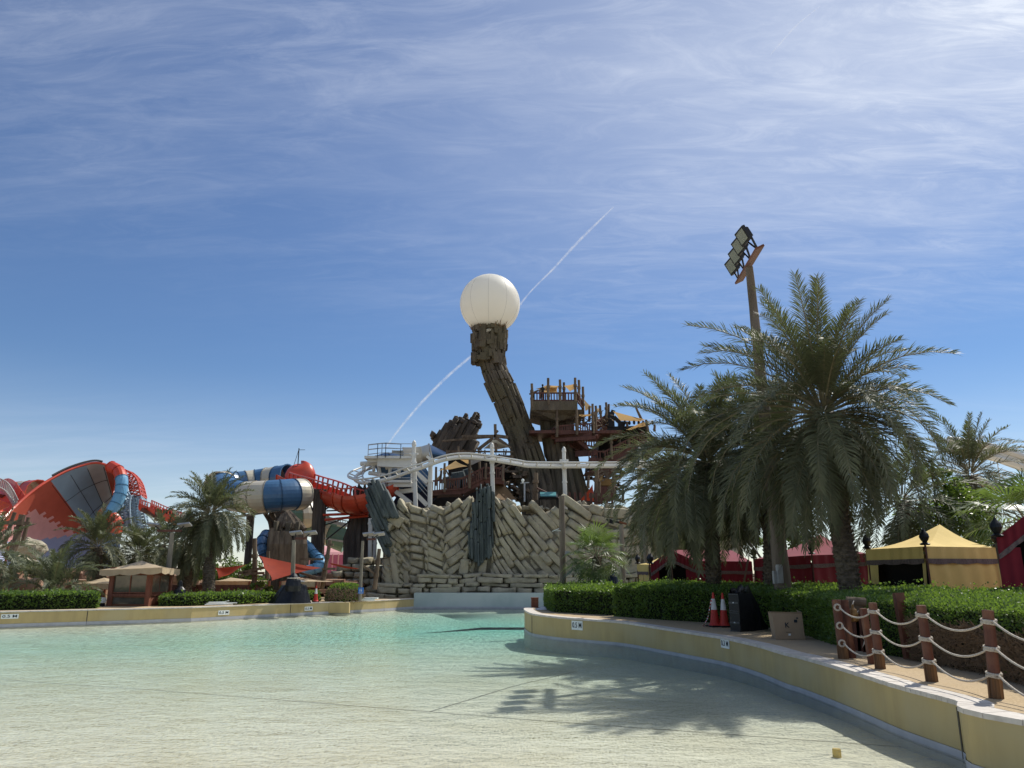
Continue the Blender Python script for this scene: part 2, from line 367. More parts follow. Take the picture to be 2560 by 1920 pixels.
# water
def water_mat():
    m = bpy.data.materials.new('pool_water'); m.use_nodes = True; nt = m.node_tree; N = nt.nodes; L = nt.links; N.clear()
    out = N.new('ShaderNodeOutputMaterial'); tr = N.new('ShaderNodeBsdfTransparent'); gl = N.new('ShaderNodeBsdfGlossy'); gl.inputs['Roughness'].default_value = .06
    fr = N.new('ShaderNodeFresnel'); fr.inputs[0].default_value = 1.33; mx = N.new('ShaderNodeMixShader')
    tc = N.new('ShaderNodeTexCoord')
    def nz(sc, st, dt, rot=0, ds=0):
        mp = N.new('ShaderNodeMapping'); mp.inputs['Scale'].default_value = st; mp.inputs['Rotation'].default_value = (0, 0, math.radians(rot)); L.new(tc.outputs['Object'], mp.inputs[0])
        n = N.new('ShaderNodeTexNoise'); n.inputs['Scale'].default_value = sc; n.inputs['Detail'].default_value = dt; n.inputs['Roughness'].default_value = .78 if dt > 4 else .55; n.inputs['Distortion'].default_value = ds; L.new(mp.outputs[0], n.inputs[0]); return n.outputs[0]
    def mm(op, a, b):
        n = N.new('ShaderNodeMath'); n.operation = op
        for i, v in enumerate((a, b)):
            if isinstance(v, (int, float)): n.inputs[i].default_value = v
            else: L.new(v, n.inputs[i])
        return n.outputs[0]
    h = mm('ADD', mm('MULTIPLY', nz(1.1, (1, 1.3, 1), 2, 20), 1.0), mm('ADD', mm('MULTIPLY', nz(5.5, (1, 1.5, 1), 3, -15, .6), .42), mm('MULTIPLY', nz(17, (1, 1.4, 1), 2, 30, .4), .10)))
    bp = N.new('ShaderNodeBump'); bp.inputs['Strength'].default_value = 1; bp.inputs['Distance'].default_value = .055; L.new(h, bp.inputs['Height'])
    L.new(bp.outputs[0], gl.inputs['Normal']); L.new(bp.outputs[0], fr.inputs['Normal'])
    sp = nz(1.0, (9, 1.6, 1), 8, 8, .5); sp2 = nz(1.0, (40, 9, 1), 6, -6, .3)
    rr = N.new('ShaderNodeMapRange'); rr.inputs[1].default_value = .38; rr.inputs[2].default_value = .64; rr.inputs[3].default_value = .05; rr.inputs[4].default_value = 1.9; sy = N.new('ShaderNodeSeparateXYZ'); L.new(tc.outputs['Object'], sy.inputs[0]); far = N.new('ShaderNodeMapRange'); far.inputs[1].default_value = 12; far.inputs[2].default_value = 32; L.new(sy.outputs[1], far.inputs[0])  # noise scales the reflectance: sparkle painted in, apart from the ripple bump
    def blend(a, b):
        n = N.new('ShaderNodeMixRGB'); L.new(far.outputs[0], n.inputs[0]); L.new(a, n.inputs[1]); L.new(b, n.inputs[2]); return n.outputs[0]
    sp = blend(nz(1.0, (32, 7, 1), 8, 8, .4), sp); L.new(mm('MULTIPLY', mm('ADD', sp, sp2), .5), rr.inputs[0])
    rt = N.new('ShaderNodeMapRange'); rt.inputs[1].default_value = .36; rt.inputs[2].default_value = .60; rt.inputs[3].default_value = .85; rt.inputs[4].default_value = 1.0; L.new(mm('MULTIPLY', mm('ADD', blend(nz(1.0, (36, 8, 1), 9, -4, .4), nz(1.0, (12, 2.2, 1), 9, -4, .5)), sp2), .5), rt.inputs[0])  # noise tints the transmission: dark speckle painted into the water
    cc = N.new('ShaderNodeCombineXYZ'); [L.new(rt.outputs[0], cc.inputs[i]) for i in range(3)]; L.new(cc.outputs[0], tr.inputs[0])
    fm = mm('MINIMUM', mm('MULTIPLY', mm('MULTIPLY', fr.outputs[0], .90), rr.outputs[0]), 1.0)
    L.new(fm, mx.inputs[0]); L.new(tr.outputs[0], mx.inputs[1]); L.new(gl.outputs[0], mx.inputs[2]); L.new(mx.outputs[0], out.inputs[0])
    ab = N.new('ShaderNodeVolumeAbsorption'); ab.inputs['Color'].default_value = (.02, .91, .95, 1); ab.inputs['Density'].default_value = .08; L.new(ab.outputs[0], out.inputs['Volume'])
    return m
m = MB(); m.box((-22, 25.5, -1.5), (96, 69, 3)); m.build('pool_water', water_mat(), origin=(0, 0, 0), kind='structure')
# walls of the pool
def wall_strip(line, mb, z0, z1f, off=0, mi=0):
    n = len(line); vs = []
    for i, p in enumerate(line):
        t = (line[min(i + 1, n - 1)] - line[max(i - 1, 0)]); t.z = 0; t.normalize(); nn = Vector((-t.y, t.x, 0)) * off
        vs += [Vector((p.x + nn.x, p.y + nn.y, z0)), Vector((p.x + nn.x, p.y + nn.y, z1f(p)))]
    mb.add(vs, [(2 * i, 2 * i + 2, 2 * i + 3, 2 * i + 1) for i in range(n - 1)], mi)
def coping(line, mb, wd, side, over=.03, th=.06, tile=.55):
    n = len(line)
    def nor(i):
        t = (line[min(i + 1, n - 1)] - line[max(i - 1, 0)]); t.z = 0; t.normalize(); return Vector((-t.y, t.x, 0)) * side
    for i in range(n - 1):
        a, b = line[i], line[i + 1]; na, nb = nor(i), nor(i + 1); g = (b - a).normalized() * .005
        lo = [a - na * over + g, b - nb * over - g, b + nb * wd - g, a + na * wd + g]; up = U(-.002, .002) + .008
        vs = [v + Vector((0, 0, up - th)) for v in lo] + [v + Vector((0, 0, up)) for v in lo]
        mb.add(vs, [(0, 3, 2, 1), (4, 5, 6, 7), (0, 1, 5, 4), (1, 2, 6, 5), (2, 3, 7, 6), (3, 0, 4, 7)])
# right side wall
t = thing('pool_wall', (rc[5].x, rc[5].y, 0), 'curved yellow pool wall with white coping tiles under the rope fence on the right', 'wall')
mb = MB(); wall_strip(right_s, mb, .09, lambda p: p.z - .052); mb.build('painted_face', M['yellow'], t)
mb = MB(); wall_strip(right_s, mb, -.03, lambda p: .09, off=.012); mb.build('grey_band', M['greyband'], t)
mb = MB(); wall_strip(right_s, mb, -1.3, lambda p: -.03, off=.02); mb.build('submerged_face', M['greyband'], t)
mb = MB(); coping(resample(smooth_path(right_line + back_line[:2], 6), .5), mb, .36, -1); mb.build('coping', M['coping'], t)
def vjoint(px, py, mb, z0, z1, line):
    g = G(px, py, .66) if line is left_s else GD(px, py)
    best = min(line, key=lambda p: (p.xy - g.xy).length); mb.box((best.x, best.y, (z0 + z1) / 2), (.03, .03, z1 - z0)); return best
left_s = resample(left_line, 1.0)
# left side wall: its paint
t2 = thing('pool_wall', (lc[4].x, lc[4].y, 0), 'long straight yellow pool wall along the far left bank below hedge and kiosk', 'wall')
mb = MB(); wall_strip(left_s, mb, .13, lambda p: .61); mb.build('painted_face', M['yellow'], t2)
mb = MB(); wall_strip(left_s, mb, -.03, lambda p: .13, off=.015); mb.build('grey_band', M['greyband'], t2)
mb = MB(); wall_strip(left_s, mb, -1.5, lambda p: -.03, off=.03); mb.build('submerged_face', M['floor'], t2)
mb = MB(); vs = []
rim_ = [Vector((FWR.x, FWR.y, 0)), Vector(((FWL.x + FWR.x) / 2, FWL.y, 0))] + [p for p in left_s[:-8]]
for i, p in enumerate(rim_):
    tt = rim_[min(i + 1, len(rim_) - 1)] - rim_[max(i - 1, 0)]; tt.z = 0; tt.normalize(); nn = Vector((-tt.y, tt.x, 0))
    for d_, z_ in ((0, -.08), (1.5, -.16), (4, -.38), (8, -.75)): q = p + nn * d_; vs.append(Vector((q.x, q.y, max(z_, zfloor(q.y) - .02) if d_ > 5 else z_)))
mb.add(vs, [(4 * i + j, 4 * i + j + 1, 4 * i + j + 5, 4 * i + j + 4) for i in range(len(rim_) - 1) for j in range(3)])
mb.build('added_sunlit_apron', M['floor'], origin=(0, 0, 0), kind='structure', smooth=True)  # shelf added so sunlit floor shows up to the wall, not its shaded face
mb = MB(); coping(left_s, mb, .30, -1, th=.05); mb.build('coping', M['coping'], t2)
mb = MB()
for px, py in ((218, 1524), (727, 1508.6), (2392, 1751)): pass
vjoint(218, 1524, mb, 0, .6, left_s); vjoint(727, 1508.6, mb, 0, .6, left_s); mb.build('expansion_joint', M['joint'], t2)
mb = MB(); vjoint(2392, 1751, mb, 0, .6, right_s); vjoint(1325, 1533, mb, 0, .7, right_s); mb.build('expansion_joint', M['joint'], t)
# buttress with the sun-cast wedge beside it
b0 = G(847, 1505, .66); mb = MB(); mb.box((b0.x, b0.y - .1, .33), (1.35, .34, .60), rz=.05); mb.build('buttress', M['yellow'], t2)
# raised corner piece and end wall
t3 = thing('wave_wall', (FWL.x, FWL.y, 0), 'smooth pale blue concrete wave wall at the foot of the rock cliff', 'wall')
mb = MB(); mb.box(((FWL.x + FWR.x) / 2, FWL.y + .5, .0), ((FWR.x - FWL.x), 1.0, 2.06)); mb.build('wall_body', M['paleblue'], t3)
mb = MB(); mb.box(((FWL.x + FWR.x) / 2, FWL.y - .02, .0), ((FWR.x - FWL.x), .05, .22)); mb.build('waterline_band', M['greyband'], t3)
# paint patches on the left wall
def text_mesh(s, size, loc, rot, m, parent, name='lettering', ext=.003):
    cu = bpy.data.curves.new('lettering', 'FONT'); cu.body = s; cu.size = size; cu.align_x = 'CENTER'; cu.align_y = 'CENTER'; cu.extrude = ext; cu.offset = size * .012
    o = bpy.data.objects.new(name, cu); dg = bpy.context.evaluated_depsgraph_get(); C.objects.link(o); dg.update()
    me = bpy.data.meshes.new_from_object(o.evaluated_get(bpy.context.evaluated_depsgraph_get())); bpy.data.objects.remove(o); bpy.data.curves.remove(cu)
    me.materials.clear(); me.materials.append(m); n = bpy.data.objects.new(name, me); C.objects.link(n)
    n.rotation_euler = rot
    if parent: n.parent = parent; n.location = Vector(loc) - parent.location
    else: n.location = loc
    return n
def marker(px, py, z, s, wd, hh, line, label):
    # depth plate fixed flat on the wall
    d = ray(px, py); best = None
    for a, b in zip(line, line[1:]):
        # intersect horizontal ray with segment
        e = b - a; den = d.x * e.y - d.y * e.x
        if abs(den) < 1e-9: continue
        k = (a.x * e.y - a.y * e.x) / den; u = (a.x * d.y - a.y * d.x) / den
        if k > 0 and 0 <= u <= 1:
            P = Vector((d.x * k, d.y * k, H + d.z * k))
            if best is None or k < best[0]: best = (k, P, e.normalized())
    k, P, e = best; e = Vector((e.x, e.y, 0)).normalized()
    if e.x < 0: e = -e
    n = Vector((e.y, -e.x, 0))
    if n.y > 0: n = -n
    ang = math.atan2(e.y, e.x); t = thing('depth_marker', P, label, 'depth marker', 'depth plates on the pool walls')
    mb = MB(); mb.box(P + n * .014, (wd, .015, hh), rz=ang); mb.build('plate', M['signwhite'], t)
    tm = text_mesh(s, hh * .82, P + n * .024, (math.radians(90), 0, ang), M['ink'], t); tm.scale.x = wd * .84 / max(.01, tm.dimensions.x)
marker(1443.5, 1563.5, 0, '0.5 M', .52, .30, right_s, 'white depth plate reading 0.5 M on the curved wall below the hedge')
marker(1814, 1609, 0, '0.3 M', .50, .22, right_s, 'white depth plate reading 0.3 M on the curved wall below the cardboard box')
marker(24.5, 1541, 0, '0.5 M', .66, .20, left_s, 'white depth plate at the left end of the far yellow wall')
marker(559, 1531.5, 0, '0.5 M', .66, .22, left_s, 'white depth plate on the far wall below the pile of white pipes')
marker(771, 1521.5, 0, '0.5 M', .56, .22, left_s, 'white depth plate on the far wall just left of the buttress')
# ---------------------------------------------------------------- rock cliff
YC = FWL.y + 2.2
def rock_loft(mb, rings, groups=16, per=3, groove=.88, amp=.10, zlen=2.0, top_jag=1.5, step=.35, mi=0):
    """rings: (centre, half width x, half depth y) from bottom to top; makes plank-like vertical ribs"""
    dense = []
    for (a, wa, da), (b, wb, db) in zip(rings, rings[1:]):
        n = max(1, int((b - a).length / step))
        for i in range(n): t = i / n; dense.append((a.lerp(b, t), lerp(wa, wb, t), lerp(da, db, t)))
    dense.append(rings[-1]); zt = dense[-1][0].z; n = groups * per
    offs = []
    for g in range(groups):
        row = []; cur = U(-amp, amp); left = U(.3, 1) * zlen
        for i in range(len(dense)):
            if i: left -= (dense[i][0] - dense[i - 1][0]).length
            if left < 0: cur = U(-amp, amp); left = U(.5, 1.3) * zlen
            row.append(cur)
        offs.append(row)
    tops = [zt - U(0, top_jag) for _ in range(groups)]
    vs = []
    for i, (c, wx, dy) in enumerate(dense):
        for k in range(n):
            g, j = divmod(k, per); a = 2 * math.pi * (k + .25 * mnoise.noise(Vector((g * 1.7, c.z * .3, 0)))) / n
            r = (groove if j == 0 else 1 + offs[g][i]) + .03 * mnoise.noise(Vector((k, c.z * 1.5, 3)))
            z = min(c.z, tops[g] if j else min(tops[g], tops[g - 1]))
            vs.append(Vector((c.x + math.cos(a) * wx * r, c.y + math.sin(a) * dy * r, z)))
    fs = []
    for i in range(len(dense) - 1):
        for k in range(n): fs.append((i * n + k, i * n + (k + 1) % n, (i + 1) * n + (k + 1) % n, (i + 1) * n + k))
    fs.append(tuple((len(dense) - 1) * n + k for k in range(n)))
    return mb.add(vs, fs, mi)
def strips(mb, poly, Y, ang, wd, thick, layers=1, jag=.3, piece=4.0, dy=0, ins=.06):
    """long chunky planks filling a polygon (x,z) on plane Y, running at angle ang"""
    d = Vector((math.cos(ang), math.sin(ang))); p = Vector((-d.y, d.x)); P = [Vector(q) for q in poly]
    for ly in range(layers):
        smin = min(q.dot(p) for q in P); smax = max(q.dot(p) for q in P); s = smin
        while s < smax:
            ww = wd * U(.6, 1.4); sc = s + ww / 2; hits = []
            for a, b in zip(P, P[1:] + P[:1]):
                sa, sb = a.dot(p), b.dot(p)
                if (sa - sc) * (sb - sc) < 0: t = (sc - sa) / (sb - sa); hits.append(lerp(a.dot(d), b.dot(d), t))
            hits.sort()
            for lo, hi in zip(hits[::2], hits[1::2]):
                lo -= U(-.3, 1) * jag * .5; hi += U(-1, 1) * jag; u = lo; base = U(-.5, .5) * thick
                while u < hi - .05:
                    e = min(hi, u + piece * U(.5, 1.5)); yf = Y + ly * thick + base + U(-.18, .18) * thick + dy * (sc - smin)
                    a1, a2 = s - ww * U(0, .12), s + ww * (1 + U(0, .12)); sk = U(-.2, .2) * ww
                    q = [d * u + p * a1, d * (e + sk) + p * a1, d * e + p * a2, d * (u + sk) + p * a2]
                    mb.cblock(q, yf, Y + (ly + 1) * thick + thick * .8, ins); u = e + .03
            s += ww
    return mb
def poly_at(zf, pts, Y): return [(lambda v: (v.x, v.z))(W(*zf(*p), Y)) for p in pts]
def soften(o, lv=2):
    cr = o.data.attributes.new('crease_edge', 'FLOAT', 'EDGE'); cr.data.foreach_set('value', [U(.6, .85) for _ in o.data.edges])
    md = o.modifiers.new('soft', 'SUBSURF'); md.levels = lv; md.render_levels = lv
    tx = bpy.data.textures.new('rock_lumps', 'CLOUDS'); tx.noise_scale = .55; tx.noise_depth = 3
    dm = o.modifiers.new('lumps', 'DISPLACE'); dm.texture = tx; dm.texture_coords = 'LOCAL'; dm.strength = .22; dm.mid_level = .5; return o
cl = thing('rock_cliff', (2, YC, .7), 'tall sand-coloured cliff of slanting stacked stone slabs behind the pale wave wall', 'cliff')
ztop = lambda px: interp([945, 960, 975, 990, 1020, 1060, 1110, 1140, 1170, 1235, 1270, 1310, 1400, 1450, 1500, 1560, 1620, 1700, 1840], [1400, 1310, 1285, 1262, 1268, 1270, 1275, 1262, 1240, 1245, 1262, 1275, 1278, 1262, 1272, 1270, 1258, 1262, 1290], px)
panels = [ # x0, x1, [(x, slope)], row height px, block length px, y shift
    (957, 1023, [(957, .8), (1023, .95)], 17, 34, .05), (1023, 1068, [(1023, .12), (1068, .22)], 19, 46, .15), (1068, 1108, [(1068, .25), (1108, .5)], 19, 40, .1),
    (1108, 1178, [(1108, -.5), (1150, -.8), (1178, -1.3)], 23, 36, .12), (1230, 1610, [(1230, 1.75), (1300, 1.35), (1400, 1.0), (1470, .6), (1530, .12), (1570, -.2), (1610, -.5)], 25, 58, .1),
    (1612, 1860, [(1612, -.35), (1860, -.55)], 36, 80, .08)]
mb = MB()
def wx(px, py, Y): v = W(px, py, Y); return (v.x, v.z)
for x0, x1, sl, hh, bl, ys in panels:
    xs = [p[0] for p in sl]; ss = [p[1] for p in sl]; gx = [x0 - 80 + i * 4 for i in range(int((x1 - x0 + 160) / 4) + 1)]; gy = [0]
    for a, b in zip(gx, gx[1:]): gy.append(gy[-1] + 4 * interp(xs, ss, (a + b) / 2))
    g = lambda x: interp(gx, gy, x)
    y0 = 1100 - max(gy); k = 0
    while y0 + k * hh + min(gy) < 1500:
        x = x0 - U(0, bl)
        while x < x1:
            s = interp(xs, ss, x); cs = 1 / math.sqrt(1 + s * s); L = bl * U(.4, 1.75) * cs; xb = x + L; g0 = -.3
            def P(xx, kk, gap):
                sl_ = interp(xs, ss, xx); c2 = 1 / (1 + sl_ * sl_); hv = hh / max(.55, math.sqrt(c2) * 1.15)
                yy = y0 + g(xx) + k * hv; return (xx - kk * hv * sl_ * c2 * .9 + gap + U(-1.3, 1.3), 1)
            def corner(xx, kk, gx_, gy_):
                sl_ = interp(xs, ss, xx); xx2 = xx - kk * hh * sl_ / (1 + sl_ * sl_)
                return (max(x0 - 3, min(x1 + 3, xx2 + gx_ + U(-2.6, 2.6))), y0 + g(xx2) + (k + kk) * hh + 4.5 * mnoise.noise(Vector((xx2 * .035, (k + kk) * .8, 2))) + gy_ + U(-1.6, 1.6))
            q = [corner(x, 0, g0, g0), corner(xb, 0, -g0, g0), corner(xb, 1, -g0, -g0), corner(x, 1, g0, -g0)]
            cx = sum(p[0] for p in q) / 4; cy = sum(p[1] for p in q) / 4
            if x0 - 2 < cx < x1 + 2 and ztop(cx) - 3 + 7 * mnoise.noise(Vector((cx * .06, 0, 0))) < cy < 1455 and abs(q[0][0] - q[1][0]) > 4:
                yf = YC + ys + .30 * mnoise.noise(Vector((cx * .02, cy * .02, 1))) + U(-.14, .14)
                mb.cblock([wx(a, b, YC) for a, b in q], yf, YC + 1.9 + U(0, .5), .20)
            x = xb
        k += 1
soften(mb.build('stone_slabs', M['rock'], cl, smooth=True))
# horizontal courses along the foot, standing proud
mb = MB(); y = 1436
for ri, hh in enumerate((9, 14, 10, 15, 13)):
    x = 950 - U(0, 30)
    while x < 1860:
        L = U(18, 85); wv = 6 * mnoise.noise(Vector((x * .012, y * .02, 7))); wb = 6 * mnoise.noise(Vector(((x + L) * .012, y * .02, 7)))
        if not (x < 1035 and y < 1450):
            q = [(x + .6, y + wv + U(-3, 1.5)), (x + L - .6, y + wb + U(-3, 1.5)), (x + L - 1, y + hh - 1 + wb), (x + 1, y + hh - 1 + wv)]
            mb.cblock([wx(a, b, YC) for a, b in q], YC - .75 + (y - 1436) * -.006 + U(-.25, .2), YC + .3, .14)
        x += L
    y += hh
soften(mb.build('foot_course', M['rock'], cl, smooth=True))
# vertical shards below the blue rock and at the left corner
mb = MB(); strips(mb, poly_at(Z3, [(960, 1150), (1010, 1185), (1060, 1250), (1110, 1180), (1170, 1190), (1190, 1130), (1270, 1340), (1000, 1345), (900, 1300)], YC), YC + .2, math.radians(82), .45, .6, 1, .5, 2.2)
strips(mb, poly_at(Z3, [(300, 1170), (420, 1080), (520, 1400), (480, 1500), (350, 1510), (300, 1400)], YC), YC + .1, math.radians(100), .5, .7, 1, .4, 2.6)
strips(mb, poly_at(Z3, [(360, 860), (450, 850), (470, 930), (420, 960), (340, 970)], YC), YC - .2, math.radians(-30), .6, .9, 1, .2, 1.8)
soften(mb.build('slab_shards', M['rock'], cl, smooth=True))
# crest boulders catching the sun
mb = MB()
for i in range(95):
    px = lerp(1000, 1850, (i + U(-.5, .5)) / 95); 
    if 1172 < px < 1240: continue
    yy = ztop(px) - U(-10, 7); Yb = YC + U(.3, 4.5); L = U(9, 24); hh = U(6, 13); a = U(-.5, .7)
    q = [(-L, -hh), (L, -hh * U(.4, 1)), (L * U(.8, 1), hh), (-L * U(.8, 1), hh)]
    q = [(px + u * math.cos(a) * .6 - v * math.sin(a) * .6, yy + u * math.sin(a) * .6 + v * math.cos(a) * .6) for u, v in q]
    q = [wx(u, v, Yb) for u, v in q]; mb.cblock([(u, v) for u, v in q], Yb, Yb + U(.8, 1.6), .12)
soften(mb.build('crest_boulders', M['rock'], cl, smooth=True))
mb = MB(); pts = [(x, ztop(x) + 14) for x in range(960, 1860, 20)]
top = [W(a, b, YC + .42) for a, b in pts]; vs = []
for v in top: vs += [Vector((v.x, YC + .42, .3)), v, Vector((v.x, 92, v.z - .4)), Vector((v.x, 92, .3))]
n = len(top); fs = []
for i in range(n - 1):
    for j in range(3): fs.append((4 * i + j, 4 * i + j + 1, 4 * i + j + 5, 4 * i + j + 4))
fs += [(3, 2, 1, 0), tuple(4 * (n - 1) + j for j in range(4))]
mb.add(vs, [f if i >= 1e9 else tuple(reversed(f)) for i, f in enumerate(fs)]); mb.build('terrace', M['rockdark'], cl)
# blue-grey rock spur in the cliff, and leaning slab at its left end
mb = MB(); strips(mb, poly_at(Z3, [(1045, 700), (1075, 640), (1110, 625), (1180, 640), (1200, 720), (1195, 900), (1185, 1060), (1168, 1195), (1120, 1190), (1075, 1255), (1040, 1200), (985, 1170), (995, 1000), (1010, 900)], YC - .2), YC - .25, math.radians(92), .17, .36, 2, .45, 2.2, ins=.04)
_s = mb.build('rock_spur', M['bluerock'], smooth=True, origin=(W(1213, 1400, YC)), top=('dark blue-grey streaked rock spur set in the middle of the sandy cliff', 'rock')); soften(_s, 1)
mb = MB(); strips(mb, poly_at(Z3, [(172, 650), (215, 615), (240, 560), (300, 620), (345, 680), (400, 800), (415, 850), (350, 900), (362, 1100), (330, 1140), (240, 960)], YC - .6), YC - .9, math.radians(-64), .24, .45, 3, .6, 6, ins=.06)
_s = mb.build('leaning_rock_slab', M['bluerock'], smooth=True, origin=(W(963, 1379, YC)), top=('dark grey rock slab leaning left against the left end of the cliff', 'rock')); soften(_s, 1)
# boulder wall left of the cliff
bw = MB(); YB = YC + 3.5; y = 1395
for r, (hh, xa) in enumerate(((17, 870), (17, 850), (17, 845), (18, 832), (18, 824), (18, 822))):
    x = xa - U(0, 20)
    while x < 955:
        L = U(20, 38); q = [(x + 1, y + U(-2, 4)), (x + L - 1, y + U(-2, 4) - 2), (x + L - 1, y + hh - 1), (x + 1, y + hh - 1)]
        bw.cblock([wx(a, b, YB) for a, b in q], YB - r * .25 + U(-.3, .3), YB + 1.6, .22); x += L
    y += hh
soften(bw.build('boulder_wall', M['rock'], smooth=True, origin=W(880, 1500, YB), top=('stacked brown boulder wall left of the cliff behind the clipped bush', 'rock wall')))
# far rock of the climbing tower with rising strata
mb = MB(); YR = 82
strips(mb, poly_at(Z9, [(0, 480), (60, 400), (190, 340), (230, 260), (330, 200), (480, 190), (560, 75), (600, 130), (615, 200), (680, 115), (715, 170), (735, 260), (790, 350), (770, 460), (700, 600), (690, 740), (300, 800), (60, 660), (0, 600)], YR), YR, math.radians(62), .42, .8, 3, 1.1, 5, dy=.02, ins=.10)
_s = mb.build('rock_peak', M['greyrock'], smooth=True, origin=W(1150, 1130, YR), top=('jagged grey rock peak of steeply tilted slabs above the tan slide', 'rock')); soften(_s, 1)
# ---------------------------------------------------------------- pearl tower
YT = 76
Lp = [(160, 470), (164, 590), (205, 630), (232, 720), (268, 850), (340, 1000), (400, 1160), (450, 1300), (480, 1450), (505, 1620)]
Rp = [(412, 470), (402, 590), (388, 640), (396, 720), (432, 780), (478, 860), (522, 970), (572, 1120), (615, 1220), (665, 1350), (700, 1450), (745, 1620)]
def at_y(P, y): return interp([p[1] for p in P], [p[0] for p in P], y)
rings = []
for y in (1620, 1450, 1300, 1150, 1000, 860, 780, 720, 660, 615, 560, 500, 460):
    l, r = at_y(Lp, y), at_y(Rp, y); c = W(*Z4((l + r) / 2, y), YT); e = W(*Z4(r, y), YT); hw = (e.x - c.x) * .97
    rings.append((c, hw, hw * .85))
c, a_, b2_ = rings[0]; rings.insert(0, (c - Vector((-.6, 0, 3.5)), a_ * 1.05, b2_ * 1.05))
pt = thing('pearl_tower', rings[0][0], 'tall leaning bark-like rock column carrying a giant white ball', 'tower')
mb = MB(); rock_loft(mb, rings, 17, 4, .84, .12, 3.2, .8, .3); mb.build('rock_column', M['bark'], pt)
mb = MB() # loose bark planks along its flanks
for i in range(len(rings) - 2):
    (a, wa, da), (b, wb, db) = rings[i], rings[i + 1]
    for k in range(16):
        t0 = U(0, .6); an = U(math.pi, 2 * math.pi); p = a.lerp(b, t0); q = b.lerp(rings[i + 2][0], U(0, .5)); ww = lerp(wa, wb, .5)
        o = Vector((math.cos(an) * ww * 1.0, math.sin(an) * ww * .86, 0)); mb.beam(p + o, q + o * (rings[i + 1][1] / max(ww, .1)), U(.15, .42), U(.15, .4), up=(U(-1, 1), U(-1, 1), .1))
mb.build('bark_planks', M['bark'], pt)
mb = MB() # blocky collar of upright stones under the ball
for k in range(30):
    an = 2 * math.pi * k / 30; c = rings[-3][0]; rr = rings[-3][1]
    for j in range(3):
        z = c.z - 1.4 + j * 1.5 + U(-.3, .3); r2 = rr * (.86 + U(-.05, .08)); mb.box((c.x + math.cos(an) * r2, c.y + math.sin(an) * r2 * .9, z), (U(.25, .55), U(.3, .75), U(.4, 1.5)), M=Matrix.Rotation(an, 3, 'Z') @ Matrix.Rotation(U(-.18, .18), 3, 'X'))
mb.build('stone_collar', M['bark'], pt)
sc_ = W(1225, 760, YT); er = W(1301, 760, YT); rad = (er.x - sc_.x) * .985
mb = MB(); prof = [(rad * math.sin(math.pi * i / 48) + 1e-4, -rad * math.cos(math.pi * i / 48)) for i in range(49)]
mb.lathe(sc_, prof, 96); ball = mb.build('white_ball', M['pearl'], pt, smooth=True)
mb = MB()
for k in range(10):
    an = 2 * math.pi * (k + .46) / 10
    mb.tube([sc_ + Vector((math.cos(an) * math.sin(math.pi * i / 40), math.sin(an) * math.sin(math.pi * i / 40), -math.cos(math.pi * i / 40))) * rad * 1.0005 for i in range(1, 40)], .009, 4)
mb.build('seam', M['greytrim'], ball)
mb = MB() # twiggy plants in the collar
for k in range(26):
    an = U(0, 6.28); r0 = rings[-1][1] * U(.7, .98); p = rings[-1][0] + Vector((math.cos(an) * r0, math.sin(an) * r0, 0))
    for j in range(5): mb.beam(p, p + Vector((U(-.5, .5), U(-.5, .5), U(.3, .9))), .04)
mb.build('twigs', M['twig'], pt)
# ---------------------------------------------------------------- slides and coaster
def frames(path):
    out = []
    for i, p in enumerate(path):
        t = (path[min(i + 1, len(path) - 1)] - path[max(i - 1, 0)]).normalized(); x = t.cross(Vector((0, 0, 1)))
        if x.length < 1e-3: x = Vector((1, 0, 0))
        x.normalize(); out.append((p, t, x, x.cross(t).normalized()))
    return out
def shell_tube(path, r, segn, cols, mats, parent, name, n=26, a0=0, a1=360, th=.06, flange=.05):
    """flanged fibreglass tube or open flume, one colour per flanged section; angles from the right hand side, 270 = bottom"""
    fr = frames(path); full = (a1 - a0) >= 359; angs = [math.radians(lerp(a0, a1, j / n)) for j in range(n + (0 if full else 1))]
    k = len(angs); mb = MB()
    def ring(f, rad): p, t, x, u = f; return [p + (x * math.cos(a) + u * math.sin(a)) * rad for a in angs]
    for s in range(0, len(fr) - 1, segn):
        e = min(s + segn, len(fr) - 1); ci = cols[(s // segn) % len(cols)]; vs = []
        for i in range(s, e + 1): vs += ring(fr[i], r) + ring(fr[i], r - th)
        fs = []; w = 2 * k
        for i in range(e - s):
            for j in range(k if full else k - 1):
                j2 = (j + 1) % k; a = i * w; b = a + w
                fs += [(a + j, a + j2, b + j2, b + j), (a + k + j2, a + k + j, b + k + j, b + k + j2)]
            if not full: fs += [(a, b, b + k, a + k), (a + k - 1, a + 2 * k - 1, b + 2 * k - 1, b + k - 1)]
        mb.add(vs, fs, ci)
        for i in (s, e):
            if flange:
                d = fr[i][1] * .04; vs = []
                for sg in (-1, 1):
                    f = (fr[i][0] + d * sg, *fr[i][1:]); vs += ring(f, r + flange) + ring(f, r - th * 1.2)
                fs = []
                for j in range(k if full else k - 1):
                    j2 = (j + 1) % k; fs += [(j, j2, 2 * k + j2, 2 * k + j), (j, k + j, k + j2, j2), (2 * k + j, 2 * k + j2, 3 * k + j2, 3 * k + j), (k + j, 3 * k + j, 3 * k + j2, k + j2)]
                mb.add(vs, fs, ci)
    return mb.build(name, mats, parent, smooth=False)
def path_at(zf, pts, n=6): return smooth_path([W(*zf(x, y), Y) for x, y, Y in pts], n)
BC = [M['blue'], M['cream']]
